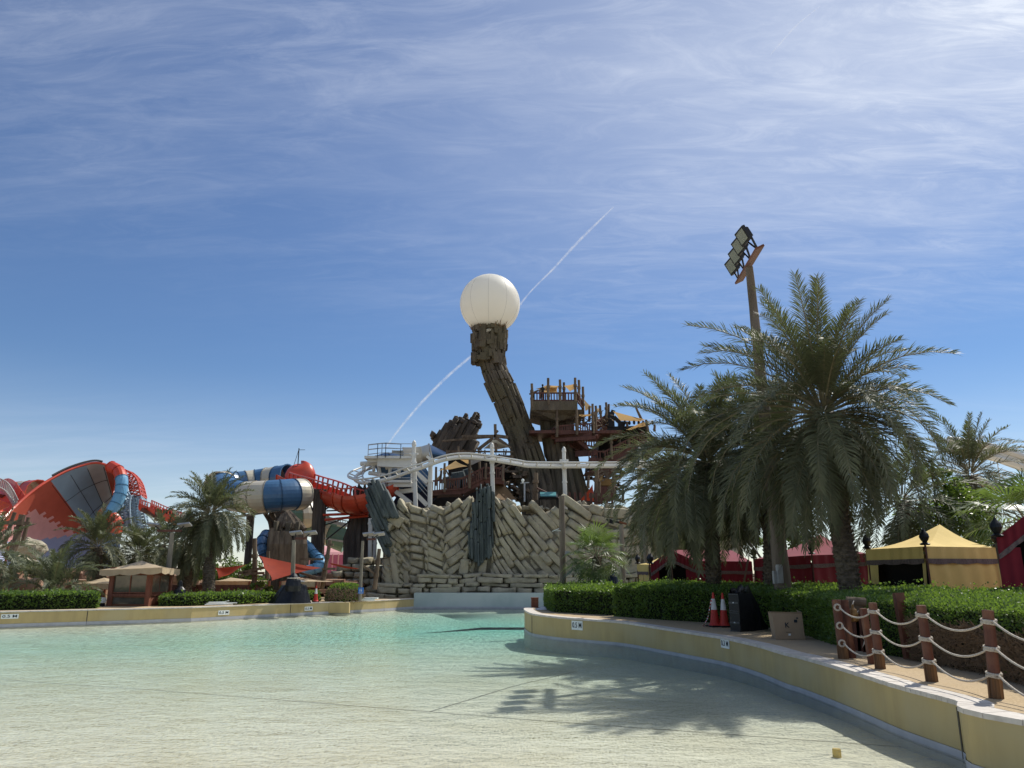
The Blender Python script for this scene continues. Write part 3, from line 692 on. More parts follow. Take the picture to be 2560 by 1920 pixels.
# big blue and cream tube
tu = thing('tube_slide', W(*Z2(950, 600), 66), 'large blue and cream enclosed tube slide doubling back above the date palm', 'water slide')
shell_tube(path_at(Z2, [(1215, 468, 66.4), (1150, 470, 65.6), (1040, 478, 65), (930, 486, 64.8), (830, 492, 65), (740, 494, 65.5), (650, 480, 66.5), (590, 450, 68.5), (545, 410, 71)], 4), 1.32, 4, [1, 0, 0, 1, 1, 0, 0, 0], BC, tu, 'front_run')
shell_tube(path_at(Z2, [(500, 392, 73.5), (560, 385, 75), (650, 388, 76), (740, 380, 76.5), (830, 368, 77), (930, 352, 77), (1020, 338, 76.5), (1110, 322, 76)], 4), 1.30, 4, [1, 0, 0, 1, 0, 1, 0, 0], BC, tu, 'back_run')
mb = MB()
for a, b, Y in ((720, 640, 66), (900, 630, 66), (1100, 610, 66), (1180, 600, 67)):
    p = W(*Z2(a, b - 30), Y); q = W(*Z2(a + 8, b + 10), Y); mb.tube([p, q], .14, 8); mb.box(p, (.9, .5, .12)); mb.cut()
mb.beam(W(*Z2(650, 665), 67), W(*Z2(1010, 610), 67), .16, .2); mb.beam(W(*Z2(1000, 600), 67), W(*Z2(1230, 585), 67), .16, .2)
mb.build_each('saddle', M['greytrim'], tu)
mb = MB()
for a in (905, 960): mb.tube([W(*Z2(a, 625), 67), W(*Z2(a + 45, 700), 67.5), W(*Z2(a + 60, 760), 68)], .2, 8); mb.cut()
mb.build_each('bracket', M['greyrock'], tu)
# red open slide with railings
rs = thing('red_slide', W(*Z2(1500, 620), 66), 'bright red open raft slide descending right from a red hood with a thin mast', 'water slide')
rp = path_at(Z2, [(1115, 318, 75), (1200, 360, 73), (1290, 392, 71), (1400, 425, 69), (1500, 462, 67.5), (1600, 500, 66.5), (1690, 520, 65.5), (1780, 500, 65)], 5)
shell_tube(rp, 1.25, 5, [0], [M['red']], rs, 'flume', 14, 175, 365, .08, .07)
for sx, nm in ((-1, 'rail_near'), (1, 'rail_far')):
    mb = MB(); fr = frames(rp)
    top = [p + x * 1.25 * sx + u * .85 for p, t, x, u in fr]; bot = [p + x * 1.25 * sx + u * .1 for p, t, x, u in fr]
    for i in range(6, len(fr) - 1):
        mb.beam(top[i], top[i + 1], .12, .12); mb.beam(bot[i], bot[i + 1], .10, .14)
        if i % 2 == 0: mb.beam(bot[i], top[i], .12, .12)
    mb.build('side_rail', M['red'], rs)
hood = [(x, y, z) for x, y, z in ()]
hc = W(*Z2(1185, 330), 74); mb = MB()
def hood_fn(u, v):
    a = math.pi * u; b = lerp(-.1, .5, v) * math.pi
    rx = 1.55 * (1 + .25 * math.sin(4 * u)); return hc + Vector((math.cos(a) * rx * math.cos(b) + .1, -math.sin(a) * 1.4 * math.cos(b) + .6, 1.75 * math.sin(b) * (1 - .25 * u) + .12 * math.sin(9 * u)))
mb.sheet(hood_fn, 20, 10); mb.build('hood', M['red'], rs, smooth=True)
mb = MB(); tp = W(*Z2(1190, 240), 74); mb.tube([tp, tp + Vector((0, 0, 1.9))], .05, 6); mb.beam(tp + Vector((-.45, 0, 0)), tp + Vector((0, 0, 1.8)), .04); mb.beam(tp + Vector((0, 0, 1.75)), tp + Vector((.6, 0, 1.75)), .04); mb.box(tp, (.9, .5, .2)); mb.build('mast', M['darkmetal'], rs)
mb = MB()
for (a, b), (c_, d_) in (((1410, 648), (1800, 632)), ((1425, 690), (1800, 655)), ((1745, 560), (1750, 640)), ((1500, 560), (1520, 600)), ((1640, 590), (1660, 630))): mb.tube([W(*Z2(a, b), 66), W(*Z2(c_, d_), 65.5)], .11, 8); mb.cut()
mb.build_each('support_pipe', M['red'], rs)
mb = MB()
for (a, b), (c_, d_) in (((1270, 470), (1330, 640)), ((1260, 480), (1340, 490)), ((1430, 600), (1540, 530)), ((1430, 735), (1700, 640)), ((1440, 860), (1640, 700)), ((1450, 545), (1640, 560)), ((1440, 612), (1720, 605))): mb.beam(W(*Z2(a, b), 67.3), W(*Z2(c_, d_), 67.3), .11); mb.cut()
mb.build_each('brace', M['darkmetal'], rs)
# lower right end of the red slide below the white coaster
rl = path_at(Z3, [(0, 690, 65), (60, 715, 64.6), (120, 715, 64.4), (185, 685, 64.5), (260, 640, 65), (330, 600, 66)], 5)
r2 = thing('red_slide', W(*Z3(90, 790), 65), 'red raft slide bend passing behind the leaning dark slab', 'water slide')
shell_tube(rl, 1.3, 5, [0], [M['red']], r2, 'flume', 14, 178, 362, .08, .07)
mb = MB(); mb.tube([W(*Z3(145, 780), 65), W(*Z3(148, 850), 65)], .2, 8); mb.build('support_pipe', M['red'], r2)
# rock pillars under the slides
def pillar(zf, lft, rgt, Y, label, m, groups=12, name='rock_pillar', down=1.0, **k):
    rr = []
    for (y, l, r) in lft:
        c = W(*zf((l + r) / 2, y), Y); e = W(*zf(r, y), Y); rr.append((c, e.x - c.x, (e.x - c.x) * k.get('dd', .8)))
    c, a, b = rr[0]; rr.insert(0, (Vector((c.x, c.y, min(c.z - .1, .6))), a * down, b * down))
    mb = MB(); rock_loft(mb, rr, groups, 3, .85, k.get('amp', .08), 3, k.get('jag', .6), .5)
    return mb.build(name, m, origin=(rr[0][0]), top=(label, 'rock'))
pillar(Z2, [(1050, 1300, 1412), (700, 1312, 1430), (420, 1330, 1448)], None, 67.2, 'tall straight dark rock pillar standing under the red slide', M['greyrock'], 9, jag=.1, amp=.03)
pillar(Z2, [(900, 738, 800), (640, 748, 818)], None, 68, 'plain grey pillar under the tube slide right of the date palm', M['greyrock'], 8, jag=.1, amp=.03)
pillar(Z2, [(1010, 1590, 1850), (850, 1590, 1850), (700, 1625, 1850), (560, 1650, 1830), (470, 1668, 1800), (350, 1665, 1790)], None, 68, 'broad dark rock column between the red slide and the leaning slab', M['greyrock'], 15, jag=1.0)
pillar(Z2, [(1120, 935, 1265), (1000, 935, 1262), (860, 945, 1255), (780, 955, 1250)], None, 60, 'rugged dark rock tower of upright slabs under the tube slide', M['bark'], 18, amp=.14, jag=1.6, name='rock_tower')
pillar(Z2, [(800, 940, 1100), (640, 945, 1090), (560, 960, 1080)], None, 68.5, 'dark rock pillar directly behind the log crowned rock tower', M['greyrock'], 9, jag=.4)
mb = MB(); strips(mb, poly_at(Z2, [(940, 1110), (938, 880), (960, 800), (1010, 770), (1060, 800), (1120, 765), (1190, 770), (1250, 790), (1262, 1100)], 58.9), 58.5, math.radians(89), .30, .5, 1, .8, 2.6, ins=.07); mb.build('rock_columns', M['bark'], origin=W(*Z2(1100, 1110), 59), top=('rugged upright bark-like slabs facing the log crowned rock tower', 'rock'))
mb = MB()
for a, b, c_, d_, ww in ((1060, 650, 985, 800, .5), (1100, 630, 1075, 760, .55), (1120, 625, 1250, 775, .5), (1095, 625, 1180, 760, .6), (1075, 640, 1040, 790, .45), (1130, 660, 1120, 770, .7), (1150, 700, 1160, 780, .7)):
    mb.tube([W(*Z2(a, b), 59.6), W(*Z2((a + c_) / 2 + 3, (b + d_) / 2), 59.1), W(*Z2(c_, d_), 58.8)], [ww * .35, ww * .42, ww * .4], 8)
strips(mb, poly_at(Z2, [(1105, 640), (1190, 745), (1070, 755), (1085, 650)], 60), 59.6, math.radians(80), .5, .7, 1, .2, 2)
for a in (975, 1010, 1065, 1110, 1190, 1235): mb.tube([W(*Z2(a, 1100 if a < 1200 else 1080), 58.6), W(*Z2(a + U(-6, 6), 900), 58.4), W(*Z2(a + U(-4, 8), 775 + U(-10, 25)), 58.6)], [.42, .36, .3], 7)
mb.build('crowning_logs', M['wood'], origin=W(*Z2(1100, 780), 59), top=('pale leaning logs tied into a cone on top of the rock tower', 'logs'))
# blue pipe wrapping the rock tower
bp = thing('pipe_slide', W(*Z2(900, 1000), 61), 'narrow blue pipe slide curving down both sides of the rock tower', 'water slide')
shell_tube(path_at(Z2, [(960, 815, 62), (915, 820, 61), (885, 860, 60), (880, 920, 59.5), (895, 980, 59.3), (925, 1030, 59.6)], 4), .38, 4, [0], [M['blue']], bp, 'pipe', 14)
shell_tube(path_at(Z2, [(1230, 880, 62), (1285, 930, 61), (1330, 990, 60), (1375, 1030, 59), (1392, 1085, 58.6), (1340, 1110, 58.4), (1220, 1140, 58.5)], 4), .38, 4, [0], [M['sky_blue']], bp, 'pipe', 14)
# green and cream slide behind
gs = thing('body_slide', W(*Z2(1300, 800), 84), 'green and cream tube slide seen far behind the dark pillar', 'water slide')
shell_tube(path_at(Z2, [(1140, 650, 84), (1200, 640, 84), (1270, 640, 85), (1310, 690, 87), (1240, 700, 89)], 4), 1.6, 4, [0, 1, 0, 1], [M['greenf'], M['cream']], gs, 'tube', 16)
shell_tube(path_at(Z2, [(1340, 700, 90), (1430, 760, 89), (1520, 805, 88), (1620, 845, 88)], 4), 1.7, 4, [0, 1], [M['greenf'], M['cream']], gs, 'tube', 16, 150, 390)
mb = MB()
for a, b, c_, d_ in ((1240, 820, 1600, 880), (1290, 730, 1260, 860), (1430, 700, 1640, 750), (1440, 690, 1650, 735)): mb.beam(W(*Z2(a, b), 86), W(*Z2(c_, d_), 86), .2)
for k in range(10): a = 1440 + k * 20; mb.beam(W(*Z2(a, 665 + k * 4), 86), W(*Z2(a, 700 + k * 5), 86), .07)
mb.beam(W(*Z2(1430, 662), 86), W(*Z2(1640, 705), 86), .1); mb.build('support_frame', M['greytrim'], gs)
# magenta vaulted roof far behind
mb = MB(); a, b = W(*Z2(1240, 1080), 118), W(*Z2(1640, 1080), 118); tpz = W(*Z2(1400, 915), 118).z
for k in range(3): mb.box(((a.x + b.x) / 2, 124, (tpz) / 2 - .6), (b.x - a.x, 12, tpz - 1.4)) if k == 0 else None
def vault(u, v): return (lerp(a.x - 1, b.x + 1, u), 118 + 12 * v, tpz - 2.2 + 2.4 * math.sin(math.pi * v) ** .6 + .2 * math.sin(u * 30) * 0)
mb.sheet(vault, 12, 8, mi=1)
for k in range(9): x = lerp(a.x, b.x, k / 8); mb.box((x, 117.93, tpz / 2), (.18, .12, tpz - 2.4), mi=1)
mb.build('pavilion', [M['pink'], M['salmon']], origin=(a.x, 118, 0), top=('far magenta pavilion with a faded vaulted roof behind the slides', 'building'))
# ------------------------------------------------ giant wave bowl
bo = thing('wave_slide', W(*Z1(500, 960), 88), 'huge curved slide wall striped red, salmon and slate blue at the left', 'water slide')
crest = smooth_path([Vector((x, y, Y)) for x, y, Y in ((-60, 770, 80), (20, 700, 81), (130, 590, 83), (280, 455, 85), (450, 340, 87), (620, 255, 89), (800, 203, 91), (900, 212, 92), (965, 250, 92.5), (1000, 320, 93), (1003, 400, 92), (985, 470, 91))], 6)
base = smooth_path([Vector((x, y, Y)) for x, y, Y in ((-60, 1100, 80), (150, 1180, 82), (450, 1220, 86), (760, 1180, 90), (1000, 1080, 92), (1030, 960, 93), (1045, 860, 94), (1050, 760, 94), (1050, 690, 94), (1042, 610, 93), (1025, 530, 93), (1000, 480, 92))], 6)
nn = len(crest) - 1
def bowl(u, v):
    i = min(int(u * nn), nn - 1); f = u * nn - i; A = crest[i].lerp(crest[i + 1], f); B = base[i].lerp(base[i + 1], f); P = A.lerp(B, v)
    return W(*Z1(P.x, P.y), P.z + 6 * math.sin(math.pi * v) * math.sin(math.pi * min(1, u * 1.1)) ** .5)
def bcol(u, v):
    jag = .035 * (((u * 46 + v * 9) % 1.0))
    if u < .35:
        if v > .36 + (u - .1) * .9: return 3
        e = min(u / .35, 1); 
        return 1 if (v > .10 + .12 * abs(u - .2) + jag * 1.5 and u < .285 + .012 * math.sin(v * 90) - .16 * (.4 - v)) else 0
    if u < .51: return 2
    if u < .525: return 4
    if u < .63: return 4
    return 0
mb = MB(); mb.sheet(bowl, 132, 40, mf=bcol); mb.build('striped_wall', [mat('faded_red_panel', (.46, .10, .06), (.40, .085, .05), .6, .5, 0), M['salmon'], M['slate'], M['lav'], mat('slate_grey_panel', (.45, .48, .49), (.38, .41, .42), .5, .5, 0)], bo, smooth=True)
mb = MB(); mb.tube([bowl(u / 60, 0) + Vector((0, -.15, .05)) for u in range(61)], .16, 6); mb.build('rim', M['red'], bo)
mb = MB(); mb.tube([bowl(.37 + .26 * u / 20, 0) + Vector((0, -.3, .3)) for u in range(21)], .12, 6); mb.build('rim_capping', M['darkmetal'], bo)
mb = MB()
for u in (.352, .44, .515, .628): mb.tube([bowl(u, v / 20) + Vector((0, -.12, 0)) for v in range(1, 20)], .035, 4)
for v in (.25, .5): mb.tube([bowl(.352 + .275 * i / 20, v) + Vector((0, -.12, 0)) for i in range(21)], .03, 4)
mb.build('panel_seam', M['darkmetal'], bo)
sg = path_at(Z1, [(960, 232, 90), (1020, 265, 89.5), (1050, 330, 89), (1052, 400, 88.7), (1038, 470, 88.5), (1005, 550, 88.3), (955, 625, 88), (935, 660, 88)], 4)
shell_tube(sg, .68, 4, [1, 1, 0, 0, 0, 0, 0, 1, 1], [M['sky_blue'], M['red']], bo, 'edge_chute', 14, 0, 360)
shell_tube(path_at(Z1, [(900, 640, 88.5), (960, 670, 88), (1000, 730, 88), (985, 800, 88)], 4), .8, 4, [0], [M['red']], bo, 'outlet_chute', 12)
def truss(poly_out, poly_in, Y, n, name, m, parent, r=.09, dY=2.6):
    o = smooth_path([W(*Z1(x, y), Y) for x, y in poly_out], n); i_ = smooth_path([W(*Z1(x, y), Y) for x, y in poly_in], n)
    k = min(len(o), len(i_)); mb = MB()
    for j in range(k):
        a, b = o[j], i_[j]; c = (a + b) / 2 + Vector((0, dY, 0))
        for p, q in ((a, b), (a, c), (b, c)): mb.beam(p, q, r)
        if j < k - 1:
            a2, b2 = o[j + 1], i_[j + 1]; c2 = (a2 + b2) / 2 + Vector((0, dY, 0))
            for p, q in ((a, a2), (b, b2), (c, c2)): mb.beam(p, q, r * 1.7)
            for p, q in ((a, b2), (b, a2), (a, c2), (c, b2)): mb.beam(p, q, r)
    return mb.build(name, m, parent)
truss([(960, 215), (1040, 238), (1130, 285), (1180, 340), (1200, 410), (1215, 480)], [(1000, 250), (1070, 280), (1100, 340), (1115, 400), (1125, 440), (1140, 490)], 90, 2, 'lattice', M['red'], bo)
ltw = mat('pale_blue_steel', (.30, .42, .52), rough=.5)
truss([(1215, 480), (1235, 560), (1245, 640), (1260, 720), (1275, 800)], [(1130, 490), (1125, 570), (1120, 650), (1120, 730), (1120, 800)], 90, 3, 'lattice', ltw, bo)
truss([(1130, 480), (1120, 560), (1125, 650), (1130, 720), (1140, 800)], [(1095, 440), (1040, 600), (1010, 680), (1040, 740), (1060, 800)], 89, 3, 'lattice', ltw, bo)
truss([(1180, 500), (1160, 570), (1175, 650), (1190, 720), (1200, 800)], [(1080, 520), (1070, 600), (1070, 670), (1080, 740), (1090, 800)], 91.5, 3, 'lattice', M['sky_blue'], bo)
# red slides either side of the bowl
q = thing('red_slide', W(*Z1(1350, 640), 86), 'straight red raft slide with railings right of the bowl lattice', 'water slide')
pp = path_at(Z1, [(1255, 562, 88), (1320, 590, 87.5), (1420, 632, 87), (1520, 668, 86.5), (1640, 690, 86)], 4)
shell_tube(pp, .78, 4, [0], [M['red']], q, 'flume', 12, 170, 370)
mb = MB(); fr = frames(pp)
for sx in (-1, 1):
    for i in range(len(fr) - 1):
        a = fr[i][0] + fr[i][2] * .78 * sx; b = fr[i + 1][0] + fr[i + 1][2] * .78 * sx; z = Vector((0, 0, .6)); mb.beam(a + z, b + z, .09); mb.beam(a, a + z, .08)
mb.build('side_rail', M['red'], q)
mb = MB(); mb.beam(W(*Z1(1230, 600), 87), W(*Z1(1340, 660), 87), .7, .4); mb.beam(W(*Z1(1340, 650), 86.5), W(*Z1(1520, 655), 86.5), .3, 1.3); mb.build('support_beam', M['redwood'], q)
q = thing('red_slide', W(*Z1(40, 650), 92), 'steep red raft slide humping over at the far left edge', 'water slide')
shell_tube(path_at(Z1, [(-160, 360, 96), (-80, 330, 94), (-10, 370, 92), (40, 440, 91), (85, 520, 90), (115, 590, 90)], 5), 1.9, 5, [0], [M['red']], q, 'flume', 14, 175, 365)
mb = MB()
for a, b, c_, d_ in ((-60, 420, 20, 600), (20, 470, -40, 640), (-60, 560, 120, 600)): mb.beam(W(*Z1(a, b), 93), W(*Z1(c_, d_), 93), .6, .5); mb.cut()
mb.build_each('support_beam', M['redwood'], q)
mb = MB(); gp = [W(*Z1(x, y), Y) for x, y, Y in ((-10, 330, 92), (60, 365, 91), (110, 430, 90), (155, 520, 90))]
gs2 = smooth_path(gp, 5)
for a, b in zip(gs2, gs2[1:]): mb.beam(a, b, .12); mb.beam(a + Vector((0, 0, -1.1)), b + Vector((0, 0, -1.1)), .3); mb.beam(a, a + Vector((0, 0, -1.1)), .09)
mb.build('side_rail', M['greytrim'], q)
q = thing('tube_slide', W(*Z1(200, 480), 100), 'small blue and cream tube slide peeping over the left rim', 'water slide')
shell_tube(path_at(Z1, [(120, 465, 103), (190, 462, 102), (260, 455, 101), (330, 450, 100)], 4), 1.6, 4, [0, 1, 0], [M['red'], M['cream'], M['blue']], q, 'tube', 14)
# ------------------------------------------------ white coaster
co = thing('coaster_track', W(*Z3(1180, 640), 62), 'white steel coaster track undulating on columns above the cliff', 'coaster')
cp = [(1310, 118, 66.5, 7)]
CT = [Z3(x, y) + (Y,) for x, y, Y in ((400, 462, 69), (330, 452, 70), (265, 462, 70), (195, 480, 69.5), (130, 512, 68.5), (92, 545, 67), (95, 575, 65.4), (140, 592, 64.2), (210, 590, 63.4), (290, 578, 63), (380, 555, 62.6), (470, 522, 62.3), (560, 490, 62), (640, 465, 62), (720, 435, 62), (800, 409, 62), (900, 392, 62), (1000, 390, 62), (1090, 398, 62), (1180, 410, 62), (1280, 426, 62), (1400, 446, 62))] + [Z5(x, y) + (Y,) for x, y, Y in ((170, 1093, 62), (400, 1098, 62), (560, 1098, 62), (750, 1098, 62), (1000, 1097, 62), (1300, 1095, 62), (1742, 1090, 62.5), (2300, 1085, 64))]
tp = smooth_path([W(*p) for p in CT], 5)
fr = frames(tp)
def railtube(off, z, r, name): 
    mb = MB(); mb.tube([p + x * off + Vector((0, 0, z)) for p, t, x, u in fr], r, 8); mb.build(name, M['white'], co)
railtube(-.62, .2, .075, 'running_rail'); railtube(.62, .2, .075, 'running_rail'); railtube(0, -.06, .14, 'spine')
mb = MB()
acc = 0
for i in range(1, len(fr)):
    acc += (fr[i][0] - fr[i - 1][0]).length
    if acc > .95:
        acc = 0; p, t, x, u = fr[i]
        for s in (-1, 1): mb.beam(p + Vector((0, 0, -.06)), p + x * .62 * s + Vector((0, 0, .18)), .08, .1)
        mb.cut()
mb.build_each('cross_tie', M['white'], co)
def column(zf, x0, y0, x1, y1, Y, r=.3, finial=False, parent=co):
    a = W(*zf(x0, y0), Y); b = W(*zf(x1, y1), Y); b2 = b + (b - a).normalized() * .6; mb = MB(); mb.tube([a, b2], r, 14)
    L = (b - a).length
    for t in (.12, .45): c = a.lerp(b, t); mb.tube([c, c + (b - a).normalized() * .14], r * 1.25, 14)
    if finial:
        mb.lathe(a + Vector((0, 0, -.1)), [(r * 1.25, 0), (r * 1.3, .2), (r * .9, .3), (r * .9, .9), (r * 1.1, 1.0), (r * .8, 1.25), (.02, 1.4)], 14); mb.box(a + Vector((0, 0, .15)), (.7, .3, .14))
    return mb.build('column', M['white'], parent)
column(Z3, 1180, 400, 1186, 650, 62.4, .17, True); column(Z5, 540, 1060, 552, 1500, 62.4, .17, True); column(Z5, 1325, 1060, 1318, 1290, 62.4, .17, True)
column(Z3, 690, 400, 685, 800, 62.6, .18); column(Z3, 556, 380, 572, 800, 62.6, .18, True)
mb = MB(); mb.beam(W(*Z3(660, 385), 62.5), W(*Z3(712, 425), 62.5), .2); mb.build('bracket_arm', M['white'], co)
column(Z3, 210, 880, 208, 1170, 64, .17, False); column(Z3, 250, 980, 245, 1185, 66, .15, False)
mb = MB()
for a, b, c_, d_, r in ((135, 445, 285, 438, .33), (160, 450, 158, 500, .26), (235, 445, 238, 500, .24), (270, 445, 290, 540, .26), (200, 518, 325, 535, .3), (310, 590, 345, 690, .3), (345, 560, 340, 600, .2)):
    mb.tube([W(*Z3(a, b), 66), W(*Z3(c_, d_), 65.6)], r * .6, 10); mb.cut()
mb.build_each('portal_member', M['white'], co)
# white service tower with stairs
st = thing('service_tower', W(*Z3(560, 800), 66), 'white steel service platforms, stairs and railings at the coaster turn', 'platform')
def railing(mb, pts, h=1.1, sp=1.2, r=.05, mid=2):
    for a, b in zip(pts, pts[1:]):
        n = max(1, int((b - a).length / sp))
        for i in range(n + 1): p = a.lerp(b, i / n); mb.beam(p, p + Vector((0, 0, h)), r)
        for k in range(mid + 1): z = Vector((0, 0, h * (k + 1) / (mid + 1))); mb.beam(a + z, b + z, r)
def P3(x, y, Y=66): return W(*Z3(x, y), Y)
mb = MB(); mb.beam(P3(188, 412), P3(560, 412), 3.0, .22); mb.beam(P3(188, 418, 65.2), P3(450, 424, 65.2), .3, .35); mb.beam(P3(270, 430, 65), P3(540, 440, 65), .4, .8)
mb.beam(P3(350, 598), P3(550, 598), 2.6, .22); mb.beam(P3(355, 615, 65), P3(550, 615, 65), .25, .3); mb.beam(P3(355, 680), P3(560, 655), .5, .35); mb.build('deck', M['white'], st)
mb = MB(); railing(mb, [P3(190, 408, 64.6), P3(265, 400, 64.4), P3(330, 395, 64.4), P3(450, 402, 64.5), P3(545, 402, 64.7)], 1.25); railing(mb, [P3(190, 408, 67.4), P3(300, 395, 67.4), P3(450, 400, 67.5)], 1.25)
railing(mb, [P3(370, 595, 64.8), P3(545, 592, 64.8)], 1.15); railing(mb, [P3(575, 640, 65), P3(668, 745, 65)], 1.15, 2); railing(mb, [P3(575, 560, 66.5), P3(668, 660, 66.5)], 1.15, 2); mb.build('railing', M['steel'], st)
def stair(mb, a, b, wd, n):
    s = Vector((0, wd / 2, 0)); mb.beam(a - s, b - s, .08, .35); mb.beam(a + s, b + s, .08, .35)
    for i in range(n): p = a.lerp(b, (i + .5) / n); mb.box(p, (.32, wd, .05))
mb = MB(); stair(mb, P3(580, 690, 65.6), P3(668, 780, 65.6), 1.3, 12); stair(mb, P3(420, 670, 66), P3(540, 765, 66), 1.3, 14); stair(mb, P3(585, 520, 67), P3(672, 600, 67), 1.3, 12); mb.build('stairs', M['white'], st)
mb = MB()
for a, b, c_, d_ in ((372, 430, 360, 600), (545, 420, 545, 600), (200, 420, 205, 440), (350, 600, 352, 660), (548, 600, 548, 660), (440, 430, 438, 560)): mb.beam(P3(a, b), P3(c_, d_), .26); mb.cut()
pts = smooth_path([P3(330, 470), P3(400, 455), P3(470, 470), P3(530, 510)], 5); mb.tube(pts, .25, 8); mb.build_each('frame_post', M['white'], st)
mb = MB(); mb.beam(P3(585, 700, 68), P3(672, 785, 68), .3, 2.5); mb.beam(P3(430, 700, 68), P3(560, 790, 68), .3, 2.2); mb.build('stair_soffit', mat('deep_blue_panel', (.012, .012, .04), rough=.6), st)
# cream and blue flume crest behind the service tower
cs = thing('raft_slide', W(*Z3(620, 450), 70), 'cream and blue raft slide cresting beside the rock peak', 'water slide')
shell_tube(path_at(Z3, [(430, 378, 69), (500, 378, 69.5), (570, 372, 70)], 4), 1.2, 8, [0], [M['cream']], cs, 'channel', 14, 150, 390)
def crest_fn(x0, x1, ytop0, ytop1, yb0, yb1, Y): 
    return lambda u, v: W(*Z3(lerp(x0, x1, u) + 14 * v * v, lerp(lerp(ytop0, ytop1, u), lerp(yb0, yb1, u), v)), Y + 2.2 * (abs(v - .0)) ** 1.4 - 3.2 * math.sin(v * 1.9))
mb = MB(); mb.sheet(crest_fn(565, 678, 322, 288, 440, 418, 71), 10, 12); mb.tube([W(*Z3(676, 288), 71), W(*Z3(702, 400), 69)], .1, 6); mb.build('cream_crest', M['cream'], cs, smooth=True)
mb = MB(); mb.sheet(crest_fn(680, 812, 288, 352, 412, 398, 72), 12, 12); mb.build('blue_crest', M['blue'], cs, smooth=True)
shell_tube(path_at(Z3, [(300, 505, 69), (350, 490, 69), (420, 505, 69.5), (500, 540, 70), (560, 570, 71)], 4), 1.5, 4, [0], [M['blue']], cs, 'lower_channel', 14, 0, 360)
# coaster hill at the right edge
c2 = thing('coaster_track', W(2520, 1180, 60), 'white coaster hill with catwalk descending at the right edge behind the palm', 'coaster')
for off, r, nm in ((0, .32, 'running_rail'), (24, .32, 'running_rail'), (12, .18, 'spine')):
    mb = MB(); mb.tube(smooth_path([W(x, y + off, 60) for x, y in ((2370, 1100), (2440, 1110), (2500, 1124), (2560, 1145), (2640, 1180))], 4), r, 8); mb.build(nm, M['white'], c2)
mb = MB()
for i in range(12): x = 2440 + i * 14; y = interp([2440, 2500, 2560, 2640], [1110, 1124, 1145, 1180], x); mb.beam(W(x, y, 60), W(x, y + 24, 60), .12); mb.cut()
mb.build_each('cross_tie', M['white'], c2)
mb = MB(); railing(mb, [W(2500, 1200, 60), W(2560, 1222, 60), W(2640, 1250, 60)], 1.4, 1.5); mb.beam(W(2420, 1195, 60), W(2640, 1260, 60), 1.0, .4); mb.build('catwalk', M['white'], c2)
# ---------------------------------------------------------------- timber towers, walkways, sails
def sail(corners, k=.16, sag=.25, m=None, parent=None, name='shade_sail', n=12, top=None):
    c = [Vector(p) for p in corners]
    if len(c) == 3: c = c + [c[2].lerp(c[0], .02)]
    def f(u, v):
        a, b = 2 * u - 1, 2 * v - 1; a2 = a * (1 - k * (1 - b * b)); b2 = b * (1 - k * (1 - a * a)); s, t = (a2 + 1) / 2, (b2 + 1) / 2
        P = c[0].lerp(c[1], s).lerp(c[3].lerp(c[2], s), t); P.z -= sag * (1 - a * a) * (1 - b * b); return P
    mb = MB(); mb.sheet(f, n, n)
    return mb.build(name, m, parent, smooth=True, origin=None if parent else c[0], top=top)
def post(mb, a, b, r=.2, bands=True, r2=None):
    a, b = Vector(a), Vector(b); r2 = r2 or r * .85; mb.tube([a, a.lerp(b, .3) + Vector((U(-.03, .03), 0, 0)), a.lerp(b, .7) + Vector((U(-.03, .03), 0, 0)), b], [r, r * .97, r2, r2], 8)
    if bands:
        for t in (.3, .62):
            if (b - a).length > 2: c = a.lerp(b, t); mb.tube([c, c + (b - a).normalized() * .25], r * 1.2, 8)
    mb.cut()
def balus(mb, a, b, h=1.1, sp=.28, w=.12):
    a, b = Vector(a), Vector(b); n = max(1, int((b - a).length / sp))
    for i in range(n + 1): p = a.lerp(b, i / n); mb.beam(p + Vector((0, 0, .1)), p + Vector((0, 0, h - .05)), w, .05)
    for z in (.1, h): mb.beam(a + Vector((0, 0, z)), b + Vector((0, 0, z)), .12, .14)
def P5(x, y, Y=74): return W(*Z5(x, y), Y)
YL = 74
lk = thing('lookout_tower', P5(560, 1440), 'timber lookout platform with tan sails on a broad dark rock pedestal', 'tower')
rr = []
for y, l, r in ((1470, 395, 820), (1350, 385, 790), (1200, 372, 750), (1050, 352, 705), (900, 330, 665), (760, 305, 650), (650, 297, 645), (570, 292, 640)):
    c = P5((l + r) / 2, y, 77); e = P5(r, y, 77); rr.append((c, (e.x - c.x), (e.x - c.x) * .8))
rr.insert(0, (rr[0][0] - Vector((0, 0, 3)), rr[0][1], rr[0][2]))
mb = MB(); rock_loft(mb, rr, 16, 4, .86, .07, 5, .1, .45); mb.build('rock_pedestal', M['bark'], lk)
mb = MB(); zt = P5(435, 490).z; xl, xr = P5(197, 480).x, P5(672, 480).x
mb.box(((xl + xr) / 2, 76.5, zt + .02), (xr - xl, 6.5, .9))
mb.add([(xl, 73.25, zt - .43), (xr, 73.25, zt - .43), (xr, 79.7, zt - .43), (xl, 79.7, zt - .43), (xl + 2.6, 74.3, zt - 1.35), (xr - .3, 74.3, zt - .9), (xr - .3, 78.7, zt - .9), (xl + 2.6, 78.7, zt - 1.35)], [(4, 5, 6, 7), (0, 1, 5, 4), (1, 2, 6, 5), (2, 3, 7, 6), (3, 0, 4, 7)])
xr2 = P5(760, 500).x; mb.box(((xr + xr2) / 2, 78.2, zt - .1), (xr2 - xr, 4, .7)); mb.build('platform_slab', M['bark'], lk)
mb = MB(); zr = zt + .47; F = 73.5; Bk = 79.3
